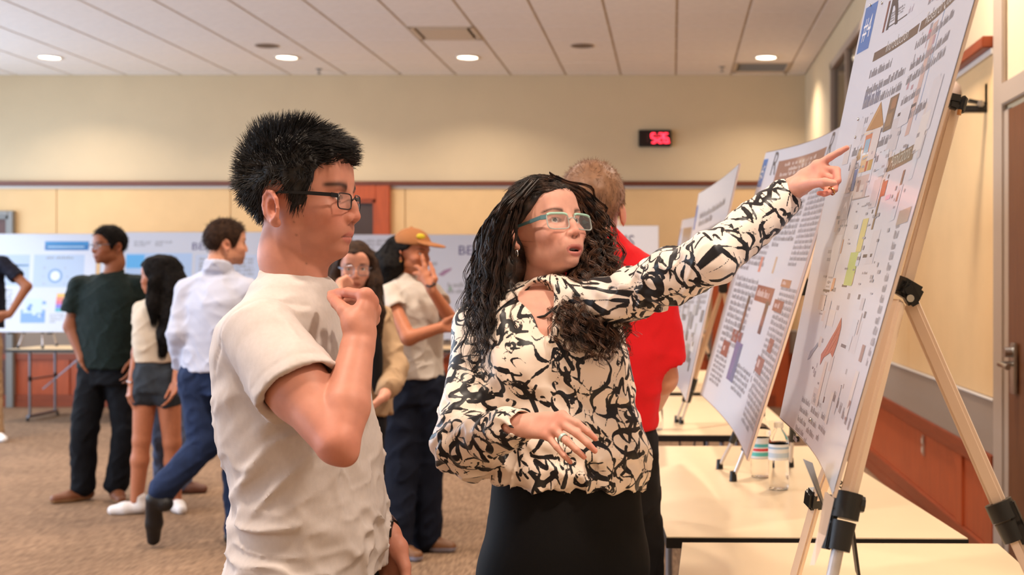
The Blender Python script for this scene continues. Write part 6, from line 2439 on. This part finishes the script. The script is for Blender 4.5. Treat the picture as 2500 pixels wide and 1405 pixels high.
# ================================================================== the people farther back
def figure(name_label, at, head, fwd, skin, tf=None, scale=1.0, female=False, sh=None, el=None, wr=None, hip=None, knee=None, ank=None, toe=None,
           top=None, bottom=None, shoes=None, sleeve=.45, legs='long', wid=(.19, .155, .150), dep=(.115, .105, .110), hem=None, hands=None,
           brow=None, h=.0050, up=(0, 0, 1), nb=None, top_name='shirt', loose=0.0, tucked=False, leg_r=(.088, .062, .048), foldamp=.006, collar=None, stub=0.0, detail=False, arm_r=(.047, .040, .027)):
    """sh, el, wr, hip, knee, ank: pairs (her or his left, right) of world points; returns the parent and the head"""
    t = thing('person', name_label, 'person', at)
    hd = Head(head, fwd, up, scale, female)
    tf = nrm((fwd[0], fwd[1], 0) if tf is None else tf)
    yaw = math.atan2(tf[1], tf[0])
    lf = np.array((-tf[1], tf[0], 0))
    sh, el, wr, hip, knee, ank = [[np.asarray(q, float) for q in x] for x in (sh, el, wr, hip, knee, ank)]
    ms, mh = (sh[0] + sh[1]) / 2, (hip[0] + hip[1]) / 2
    nb = ms + np.array((0, 0, .045)) if nb is None else np.asarray(nb, float)
    S = SDF()
    hd.sculpt(S, nb - (0, 0, .04), .054 if not female else .047, detail)
    dz = ms[2] - mh[2]

    def torso(S, g, lo=0.0, k=.03):
        rows = []
        for a, w, d in ((-.10, wid[2] * .98, dep[2]), (0.0, wid[2], dep[2]), (.28, wid[1], dep[1]), (.60, (wid[0] + wid[1]) / 2, dep[0]), (.85, wid[0] * .90, dep[0] * .95), (1.0, wid[0] * .72, dep[0] * .76), (1.0 + .05 / dz, wid[0] * .40, .060)):
            if a < lo:
                continue
            c = mh + (ms - mh) * a
            rows.append((c[2], c[0], c[1], d + g, w + g))
        S.stack(rows, yaw, k, 2.25)
    torso(S, -.008, .6)
    for i in (0, 1):
        S.chain([sh[i] + (el[i] - sh[i]) * .08, el[i], wr[i]], (arm_r[0] * .9, arm_r[1], arm_r[2]), .02)
        d = nrm(wr[i] - el[i])
        H = (hands or {}).get(i)
        if H is not None and callable(H):
            H(S)
        elif H is not None:
            generic_hand(S, wr[i], *H[:3], L=.18 * scale, curl=H[3] if len(H) > 3 else .35, r=.95 * scale)
        else:
            ac = tf - d * tf.dot(d)
            generic_hand(S, wr[i], d, ac if np.linalg.norm(ac) > .1 else (0, 0, 1), (lf if i == 1 else -lf), L=.18 * scale, curl=.35, r=.95 * scale)
    if legs == 'bare':
        for i in (0, 1):
            S.cone(hip[i], knee[i], leg_r[0], leg_r[1], .02)
            kk = knee[i] + (ank[i] - knee[i]) * .33
            S.cone(knee[i], kk, leg_r[1] * .94, leg_r[1] * .98, .02)
            S.cone(kk, ank[i], leg_r[1] * .98, leg_r[2], .02)
    V, Q = S.mesh(h * 1.25, 1)
    tint = hd.tint(V, skin, np.array(skin[:3]) * np.array((.72, .50, .48)), brow, stubble=stub)
    fast_mesh('body', V, Q, [skin_mat('distant', .06)], attrs={'tint': tint}, parent=t)
    if detail:
        hd.eyes(t)
    # top
    S = SDF()
    for i in (0, 1):
        e = np.clip(sleeve, 0, 1)
        g = .012 + loose
        p1 = sh[i] + (el[i] - sh[i]) * e
        S.cone(sh[i] + (el[i] - sh[i]) * .06, p1, arm_r[0] + g * .45, arm_r[0] + g * (1.1 if sleeve < 1 else .6), .03)
        if sleeve > 1:
            S.cone(el[i], el[i] + (wr[i] - el[i]) * (sleeve - 1), arm_r[1] + g, arm_r[2] + g * .9, .02)
        else:
            dd = nrm(el[i] - sh[i])
            S.cone(p1 + dd * .085, p1 + dd * .16, .10, .10, .004, 's')
        S.cone(sh[i] - (0, 0, .006), nb - (0, 0, .03), arm_r[0] + .003, .055, .04)
    torso(S, .006 + loose, -.2)
    if collar is not None:
        a_, b_ = hd.L(hd.nx - .003, 0, -.11), nb - (0, 0, .04)
        for dz_, rr, tb in ((-.022, .066, .0140), (-.006, .064, .0120), (.010, .0625, .0100), (.023, .061, .0080)):
            k_ = np.clip((nb[2] + dz_ - b_[2]) / max(a_[2] - b_[2], 1e-3), 0, 1)
            ring(S, b_ + (a_ - b_) * k_ + tf * .003, nrm(tf - (0, 0, .28)), lf, rr * scale, rr * scale, tb, 20, .007)
    hz = mh[2] - .02 if hem is None else hem
    S.plane((0, 0, hz), (0, 0, -1), .01)
    if foldamp:
        S.disp(creases((.8, .2, .55), .20, .06, foldamp * 1.2, None, head[0] * 7, 2.5))
        S.disp(creases((-.7, .2, .7), .16, .05, foldamp * .9, None, head[0] * 5 + 9, 2.5))
        S.disp(folds(nrm(el[0] - sh[0]) + np.array((.2, .1, 0)), .06, foldamp * .5, 5, bell(el[0], .16)))
        S.disp(folds(nrm(el[1] - sh[1]) + np.array((.2, .1, 0)), .06, foldamp * .5, 5, bell(el[1], .16)))
        S.disp(bump3(7, foldamp))
    finish_mesh(S, .0070, top_name, top, t, 1)
    # bottom
    S = SDF()
    c = mh
    S.stack([(c[2] - .08, c[0], c[1], dep[2] * .96, wid[2] * .98), (c[2] + .02, c[0], c[1], dep[2] * .95, wid[2] * .97), (c[2] + .10, c[0], c[1], dep[1] * .94, wid[1] * .97)], yaw, .03)
    for i in (0, 1):
        if legs == 'long':
            S.cone(hip[i], knee[i], leg_r[0] + .012, leg_r[1] + .014, .03)
            S.cone(knee[i], ank[i], leg_r[1] + .013, leg_r[2] + .020, .02)
        else:
            S.cone(hip[i], hip[i] + (knee[i] - hip[i]) * .24, leg_r[0] + .012, leg_r[0] + .016, .02)
    S.disp(bump3(11, .006, 4))
    S.disp(bump3(24, .003, 14))
    S.disp(creases((.7, .4, .5), .12, .05, .008, None, head[0] * 3, 2.5))
    finish_mesh(S, .0095, 'trousers' if legs == 'long' else 'shorts', bottom, t, 1)
    if shoes:
        for i in (0, 1):
            a = ank[i]
            d = nrm((toe[i][0], toe[i][1], 0))
            g = np.array((a[0], a[1], 0))
            shoe(t, g - d * (.055 if female else .065), g + d * (.165 if female else .20), shoes[0], shoes[1])
    return t, hd


def short_hair(t, hd, keep, m, thick=.012, n=1400, ln=.02, seed=1, back=.6, lift=.2, rad=.0009):
    H = shell(hd, lambda q: np.maximum(keep(q), -q[:, 2] - .10), thick, .004, .003, 80)
    finish_mesh(H, .006, 'hair', m, t, 1)
    rg = np.random.RandomState(seed)
    R0, RN, q = hd_scalp(hd, keep, n, rg, thick - .002)
    top = np.clip((q[:, 2] - .04) / .05, 0, 1)
    comb = np.stack([.4 * top - .2, 0 * top, -back * (1 - top)], 1)
    d = RN * lift + comb @ hd.R.T + rg.randn(n, 3) * .14
    d /= np.linalg.norm(d, axis=1)[:, None]
    tt = np.linspace(0, 1, 4)[None, :, None]
    strands('hair_strands', None, R0[:, None, :] + ln * (.7 + .6 * rg.rand(n))[:, None, None] * tt * d[:, None, :], rad, m, t, 3, .2)


MALE_LINE = poly_keep([(-.2, -.085), (-.06, -.075), (-.042, -.03), (-.034, .008), (-.016, .020), (.000, .018), (.012, .000), (.020, -.026), (.034, -.026), (.044, .000), (.054, .028), (.068, .052), (.084, .066), (.12, .072)])
LONG_LINE = poly_keep([(-.2, -.12), (-.05, -.11), (-.03, -.06), (-.012, -.03), (.010, -.03), (.030, -.02), (.046, .020), (.062, .050), (.084, .066), (.13, .072)])


def long_hair(t, hd, m, chains, thick=.012, n=900, seed=3, line=None):
    keep = line or LONG_LINE
    H = shell(hd, lambda q: np.maximum(keep(q), -q[:, 2] - .11), thick, .004, .004, 60)
    for pts, rad in chains:
        H.chain(pts, rad, .03)
    H.disp(bump3(26, .005, seed))
    finish_mesh(H, .007, 'hair', m, t, 2)
    rg = np.random.RandomState(seed)
    ps = []
    for pts, rad in chains:
        pts = np.array(pts)
        for _ in range(n // len(chains)):
            o = rg.randn(3)
            o /= np.linalg.norm(o)
            s = np.linspace(0, len(pts) - 1, 12)
            r = np.interp(s, np.arange(len(pts)), rad)
            b = np.stack([np.interp(s, np.arange(len(pts)), pts[:, j]) for j in range(3)], 1)
            b = b + o * r[:, None] * 1.0 + .004 * np.sin(np.linspace(0, 7, 12) + rg.rand() * 6)[:, None]
            b[-1] += (0, 0, -.02 * rg.rand())
            ps.append(b)
    strands('hair_strands', None, np.array(ps), .0011, m, t, 3, .3)


HB = hair_material('black_far', (.006, .005, .005, 1), (.012, .010, .009, 1), .8, .12)
HBR = hair_material('dark_brown', (.022, .011, .007, 1), (.040, .020, .011, 1), .75, .15)
DENIM = cloth('dark_denim', srgb(30, 44, 76), noise=.22, nscale=14)
NAVY = cloth('navy_denim', srgb(18, 24, 40), noise=.12, nscale=14)

# --- man in the red polo, seen from behind
D = 3.2
red = cloth('red_pique', srgb(214, 26, 34), .75, noise=.03)
shc = P(1430, 668, D)
t, hd = figure('man in a bright red polo seen from behind, beyond the pointing woman', (P(1430, 0, D)[0], D, 0), P(1446, 512, D), (-.04, 1, 0), srgb(206, 150, 126),
               tf=(.05, 1, 0), scale=1.0, nb=P(1469, 577, D - .01),
               sh=[P(1262, 688, D), P(1592, 690, D)], el=[P(1250, 930, 3.22), P(1612, 922, 3.24)], wr=[P(1300, 1020, 3.44), P(1596, 985, 3.46)],
               hip=[P(1345, 1100, D), P(1510, 1100, D)], knee=[np.array((-.31, 3.2, .47)), np.array((-.10, 3.2, .47))], ank=[np.array((-.33, 3.2, .09)), np.array((-.08, 3.2, .09))], toe=[(0, 1), (0.1, 1)],
               top=red, bottom=cloth('charcoal_trousers', srgb(22, 19, 19)), shoes=(srgb(40, 34, 30), None), sleeve=.80, wid=(.215, .180, .172), dep=(.125, .115, .118),
               hem=P(0, 1048, D)[2], loose=.006, foldamp=.003, collar=1, leg_r=(.092, .066, .05), h=.0042, arm_r=(.052, .044, .029))
short_hair(t, hd, poly_keep([(-.2, -.070), (-.06, -.064), (-.042, -.03), (-.034, .008), (-.016, .020), (.0, .018), (.012, .0), (.034, -.02), (.05, .03), (.084, .07), (.12, .08)]),
           hair_material('sandy_brown', (.22, .11, .058, 1), (.29, .15, .083, 1), .5), .008, 3600, .013, 4, .9, .13, .0006)
kb = MB()
kp = P(1566, 1090, 3.05)
kb.tube([P(1560, 1068, 3.06), P(1566, 1100, 3.05), P(1572, 1118, 3.045)], .006, M_CHROME, 10)
k = kb.build('key_clip', t, True)
kr = MB()
for i in range(14):
    a0, a1 = i * .449, (i + 1) * .449
    kr.bar(P(1573, 1126, 3.045) + np.array((.014 * math.cos(a0), 0, .020 * math.sin(a0))), P(1573, 1126, 3.045) + np.array((.014 * math.cos(a1), 0, .020 * math.sin(a1))), .008, .008, M_BLACK, up=(0, 1, 0))
kr.build('key_loop', k)

# --- man in the dark green shirt
D = 7.9
gs = cloth('dark_green_print', srgb(16, 30, 28), .8, noise=.35, nscale=60)
t, hd = figure('bespectacled man in a dark green short sleeved shirt, one hand in his pocket', (P(255, 0, D)[0], D, 0), P(270, 600, D), (-.62, -.78, -.03), srgb(146, 92, 66),
               tf=(-.35, -.94, 0), scale=1.02, brow=srgb(20, 14, 12), stub=.3,
               sh=[P(338, 692, D), P(196, 694, D)], el=[P(352, 800, D + .05), P(172, 798, D - .02)], wr=[P(335, 880, D - .08), P(200, 872, D - .08)],
               hip=[P(292, 905, D), P(232, 905, D)], knee=[P(308, 1050, D - .02), P(206, 1050, D - .05)], ank=[P(284, 1182, D), P(202, 1186, D - .02)], toe=[(.55, -.85), (-.75, -.65)],
               top=gs, bottom=cloth('black_jeans', srgb(10, 13, 20)), shoes=(srgb(112, 66, 40), srgb(150, 116, 84)), sleeve=.62, wid=(.215, .185, .175), dep=(.125, .125, .12),
               hem=P(0, 898, D)[2], loose=.012, foldamp=.004, collar=1, detail=True, hands={1: ((.35, .35, -.85), (-.4, -.8, 0), (.8, -.3, 0), .4)}, arm_r=(.050, .042, .029), leg_r=(.088, .066, .052))
short_hair(t, hd, MALE_LINE, HB, .010, 900, .018, 5)
glasses(hd, t, mat('thin_steel_rim', srgb(120, 120, 130), .3, metal=.8), .046, .032, .117, .0012, .0022, -.006)

# --- dark haired young woman in denim shorts
D = 7.43
t, hd = figure('young woman with long black hair, cream tee and denim shorts, turned away', (P(380, 0, D)[0], D, 0), P(386, 676, D), (-.93, .12, -.02), srgb(176, 112, 82),
               tf=(-.62, .78, 0), scale=.93, female=True, brow=srgb(20, 14, 12), nb=P(392, 735, D),
               sh=[P(346, 752, D + .02), P(428, 752, D)], el=[P(336, 862, D - .04), P(440, 860, D)], wr=[P(322, 935, D - .06), P(430, 930, D - .1)],
               hip=[P(358, 925, D), P(408, 925, D)], knee=[P(346, 1075, D - .01), P(420, 1080, D + .03)], ank=[P(334, 1222, D), P(428, 1224, D + .1)], toe=[(-.95, -.2), (.45, -.6)],
               top=cloth('cream_tee', srgb(206, 190, 170)), bottom=cloth('faded_denim', srgb(52, 58, 66), noise=.2, nscale=20), shoes=(srgb(226, 222, 222), srgb(226, 222, 222)), sleeve=.36, legs='bare', wid=(.150, .125, .140), dep=(.095, .090, .105),
               hem=P(0, 884, D)[2], arm_r=(.038, .032, .023), leg_r=(.078, .052, .036), foldamp=.004)
long_hair(t, hd, HB, [([P(408, 655, D + .02), P(424, 700, D + .0), P(418, 760, D - .05), P(404, 820, D - .08), P(396, 868, D - .08)], [.080, .085, .062, .046, .020]),
                      ([P(376, 690, D - .09), P(372, 740, D - .12), P(376, 790, D - .12)], [.036, .034, .015])], .02, 500, 6)
MB().tube([P(318 - 7, 932, D - .05), P(320, 934, D - .09), P(328, 937, D - .06), P(320, 936, D - .03), P(311, 932, D - .05)], .006, mat('silver_bracelet', srgb(150, 140, 130), .3, metal=.8), 8).build('bracelet', t, True)

# --- walking man in the pale blue dress shirt
D = 6.55
t, hd = figure('man in a pale blue dress shirt and jeans walking away behind the grey shirted man', (P(530, 0, D)[0], D, 0), P(548, 594, D), (.80, .58, -.02), srgb(206, 148, 120),
               tf=(.45, .89, 0), scale=1.02, brow=srgb(60, 40, 28), stub=.45, nb=P(533, 655, D),
               sh=[P(456, 706, D + .02), P(604, 706, D - .02)], el=[P(438, 815, D - .03), P(622, 815, D)], wr=[P(446, 905, D + .12), P(628, 900, D + .15)],
               hip=[P(484, 925, D), P(556, 925, D)], knee=[P(498, 1085, D - .04), P(578, 1105, D + .06)], ank=[P(396, 1196, D - .12), P(584, 1294, D)], toe=[(.6, .3), (.7, .7)],
               top=cloth('pale_blue_poplin', srgb(190, 194, 212), .8, noise=.03), bottom=DENIM, sleeve=1.96, wid=(.190, .170, .162), dep=(.115, .110, .112),
               hem=P(0, 905, D)[2], loose=.010, foldamp=.0045, collar=1, detail=True, leg_r=(.090, .062, .050))
short_hair(t, hd, MALE_LINE, HBR, .012, 900, .02, 7)
g = np.array((*P(580, 0, D)[:2], 0))
shoe(t, g - (.05, .03, 0), g + (.15, .11, 0), srgb(24, 22, 24), None, .042)
he, to = P(384, 1208, D - .14), P(364, 1332, D - .05)
shoe(t, he + np.array((-.05, -.02, .02)), to + np.array((0, 0, -.004)), srgb(24, 22, 24), None, .044, lift=(.9, -.2, .3))

# --- man cut by the left edge
D = 10.9
t, hd = figure('man in a dark navy tee cut by the left picture edge, hand on hip', (P(-48, 0, D)[0], D, 0), P(-50, 578, D), (-.4, .9, 0), srgb(150, 96, 68), tf=(-.3, .95, 0), scale=1.0,
               sh=[P(-100, 640, D), P(4, 640, D)], el=[P(-140, 740, D), P(66, 700, D)], wr=[P(-100, 790, D - .1), P(24, 768, D - .1)],
               hip=[P(-72, 840, D), P(-26, 840, D)], knee=[P(-74, 950, D), P(-18, 955, D)], ank=[P(-74, 1048, D), P(-12, 1052, D - .05)], toe=[(-.5, -.8), (.8, -.6)],
               top=cloth('navy_tee', srgb(26, 28, 42)), bottom=cloth('khaki_cotton', srgb(168, 138, 106)), shoes=(srgb(232, 230, 230), srgb(226, 222, 220)), sleeve=.62, wid=(.20, .175, .17), loose=.006, hem=P(0, 800, D)[2], h=.008,
               hands={1: ((-.85, -.3, -.35), (0, -.4, .9), (-.3, .9, 0), .4)})
short_hair(t, hd, MALE_LINE, HB, .012, 300, .02, 8)

# --- woman in the tan cap
D = 6.35
wsk = srgb(178, 112, 80)


def chin_hand(S):
    w = P(1052, 706, D - .20)
    for i, (a, b, c, d_) in enumerate((((1044, 672), (1037, 650), (1033, 634), (1031, 622)), ((1040, 676), (1028, 660), (1020, 652), (1013, 650)), ((1037, 682), (1026, 672), (1017, 668), (1010, 668)), ((1038, 690), (1031, 684), (1025, 682), (1020, 682)))):
        S.chain([w, P(*a, D - .18), P(*b, D - .17), P(*c, D - .16), P(*d_, D - .155)], [.020, .013, .0105, .0095, .008], .010)
    S.chain([w, P(1062, 682, D - .20), P(1056, 660, D - .18), P(1050, 642, D - .17)], [.018, .014, .011, .009], .010)


t, hd = figure('woman in a tan baseball cap and pale printed tee, hand at her mouth', (P(1010, 0, D)[0], D, 0), P(1003, 619, D), (.90, -.40, -.03), wsk,
               tf=(.72, -.69, 0), scale=.95, female=True, brow=srgb(24, 16, 12), nb=P(988, 682, D),
               sh=[P(1052, 715, D + .10), P(946, 718, D - .10)], el=[P(1110, 792, D - .06), P(998, 826, D - .24)], wr=[P(1056, 712, D - .20), P(1078, 800, D - .24)],
               hip=[P(1040, 945, D + .03), P(978, 945, D - .03)], knee=[P(1042, 1140, D + .04), P(978, 1140, D - .06)], ank=[P(1040, 1308, D + .05), P(968, 1334, D - .12)], toe=[(.95, -.2), (.9, -.5)],
               top=cloth('pale_grey_tee', srgb(196, 186, 176)), bottom=NAVY, shoes=(srgb(116, 76, 46), srgb(150, 150, 168)), sleeve=.36, wid=(.165, .150, .155), dep=(.125, .115, .125),
               hem=P(0, 922, D)[2], loose=.006, foldamp=.005, arm_r=(.043, .037, .026), leg_r=(.095, .070, .062), detail=True,
               hands={0: chin_hand, 1: ((1, -.1, .15), (0, .2, 1), (.2, -1, 0), .3)})
S = SDF()
S.ell(hd.L(.004, 0, .052), np.array((.108, .090, .088)) * hd.s, .02, hd.R)
S.plane(hd.L(0, 0, .050), hd.R @ np.array((-.10, 0, -1.0)), .004)
S.ell(hd.L(.138, 0, .050), np.array((.075, .080, .009)) * hd.s, .012, hd.R @ roty(.20))
S.ell(hd.L(.0, 0, .143), (.008, .008, .006), .004)
capo = finish_mesh(S, .005, 'baseball_cap', cloth('tan_twill', srgb(154, 100, 60), .8, noise=.05), t, 1)
V, Q = sphere((0, 0, 0), 1.0, 16, 10)
V = V * np.array((.010, .026, .016))
V = V @ (hd.R @ rotz(-.35) @ roty(-.35)).T + hd.L(.088, -.035, .092)
fast_mesh('cap_patch', V, Q, [mat('lime_patch', srgb(196, 178, 30), .6)], parent=capo)
long_hair(t, hd, HB, [([P(962, 630, D + .03), P(944, 660, D + .06), P(936, 700, D + .10), P(944, 735, D + .10)], [.085, .098, .085, .045]), ([P(968, 600, D), P(955, 650, D - .04), P(950, 690, D - .02)], [.05, .06, .05])], .008, 700, 9,
          poly_keep([(-.2, -.10), (-.03, -.09), (-.012, -.01), (.0, .01), (.03, .02), (.05, .04), (.08, .06), (.13, .07)]))
MB().tube([P(1062, 694, D - .23), P(1052, 700, D - .245), P(1042, 698, D - .22), P(1050, 690, D - .18), P(1062, 694, D - .23)], .007, mat('dark_wristband', srgb(60, 36, 26), .6), 8).build('wristband', t, True)
V, Q = sphere(hd.L(-.004, -.085, -.045), .006, 12, 8)
fast_mesh('earring', V, Q, [mat('gold_stud', srgb(214, 170, 96), .3, metal=1)], parent=t)

# --- bespectacled woman peeping past the hand
D = 5.5


def cheek_hand(S):
    w = P(826, 735, D - .30)
    for a, b, c in (((830, 686), (846, 678), (858, 688)), ((826, 692), (846, 686), (860, 697)), ((826, 700), (845, 695), (858, 705)), ((828, 708), (842, 704), (852, 712))):
        S.chain([w, P(*a, D - .25), P(*b, D - .22), P(*c, D - .20)], [.022, .012, .0105, .009], .007)


t, hd = figure('long haired woman with round glasses in a tan cardigan behind the raised hand', (P(880, 0, D)[0], D, 0), P(866, 655, D), (.30, -.95, -.05), srgb(206, 146, 122),
               tf=(.5, -.86, 0), scale=.95, female=True, brow=srgb(50, 32, 24), nb=P(860, 740, D),
               sh=[P(922, 770, D + .10), P(800, 772, D - .05)], el=[P(962, 900, D + .02), P(790, 860, D - .15)], wr=[P(938, 968, D - .20), P(826, 735, D - .30)],
               hip=[P(888, 1000, D + .03), P(825, 1000, D)], knee=[P(890, 1220, D), P(825, 1220, D)], ank=[P(890, 1405, D), P(825, 1410, D)], toe=[(.4, -.9), (.3, -.9)],
               top=cloth('tan_cardigan', srgb(172, 142, 110), .9), bottom=cloth('black_slacks', srgb(22, 20, 22)), shoes=(srgb(40, 36, 36), None), sleeve=1.72, wid=(.165, .15, .155), dep=(.11, .105, .11), hem=P(0, 1010, D)[2], loose=.012, foldamp=.008,
               detail=True, hands={1: cheek_hand, 0: ((-.5, -.3, -.5), (.3, -.8, 0), (-.5, .4, .3), .5)}, top_name='cardigan', arm_r=(.043, .037, .025))
long_hair(t, hd, HBR, [([P(905, 640, D), P(912, 690, D - .02), P(918, 760, D - .08), P(922, 830, D - .12)], [.030, .036, .036, .015]), ([P(828, 640, D), P(820, 700, D - .03), P(812, 780, D - .06)], [.03, .034, .02])], .012, 500, 10)
glasses(hd, t, mat('thin_steel_rim', srgb(120, 120, 130), .3, metal=.8), .050, .046, .118, .0014, .0022, -.008)
S = SDF()
S.ell(P(918, 880, D - .115), (.030, .030, .15), .01)
finish_mesh(S, .007, 'undershirt', cloth('black_slacks', srgb(22, 20, 22)), t, 1)

# --- person whose profile shows between the glasses and the cap
D = 6.9
t, hd = figure('person whose profile shows between the round glasses and the tan cap', (P(890, 0, D)[0], D, 0), P(886, 660, D), (.97, -.22, 0), srgb(204, 140, 108),
               tf=(.9, -.4, 0), scale=.97, female=True, sh=[P(905, 765, D + .12), P(862, 765, D - .12)], el=[P(906, 870, D + .14), P(866, 870, D - .14)], wr=[P(912, 960, D + .10), P(880, 960, D - .14)],
               hip=[P(890, 950, D + .07), P(876, 950, D - .07)], knee=[P(890, 1130, D + .07), P(878, 1130, D - .08)], ank=[P(888, 1275, D + .07), P(876, 1280, D - .08)], toe=[(1, 0), (1, -.1)],
               top=cloth('slate_blue_top', srgb(78, 96, 116)), bottom=NAVY, shoes=(srgb(50, 44, 44), None), sleeve=1.9, wid=(.15, .135, .14), dep=(.10, .095, .10), h=.006, arm_r=(.040, .034, .024))
long_hair(t, hd, HBR, [([P(862, 640, D), P(858, 690, D + .02), P(860, 740, D + .02)], [.06, .05, .02])], .012, 200, 12)

# --- person hidden behind the dark haired woman, jeans and one shoe showing
D = 8.15
t, hd = figure('mostly hidden person in blue jeans behind the woman in shorts', (P(420, 0, D)[0], D, 0), P(415, 674, D), (.3, .95, 0), srgb(170, 112, 84), scale=.90, female=True,
               sh=[P(388, 750, D), P(442, 750, D)], el=[P(384, 840, D), P(446, 840, D)], wr=[P(392, 900, D - .05), P(442, 900, D - .05)],
               hip=[P(398, 925, D), P(430, 925, D)], knee=[P(398, 1065, D), P(438, 1065, D)], ank=[P(398, 1172, D + .3), P(444, 1180, D)], toe=[(.3, .9), (.9, .1)],
               top=cloth('slate_blue_top', srgb(78, 96, 116)), bottom=cloth('mid_blue_jeans', srgb(84, 94, 120), noise=.15, nscale=16), shoes=(srgb(92, 54, 38), None), sleeve=.9, wid=(.13, .12, .125), dep=(.09, .09, .1), h=.008, arm_r=(.036, .03, .022), leg_r=(.07, .052, .04))
long_hair(t, hd, HB, [([P(415, 660, D), P(415, 720, D)], [.07, .05])], .01, 100, 13)
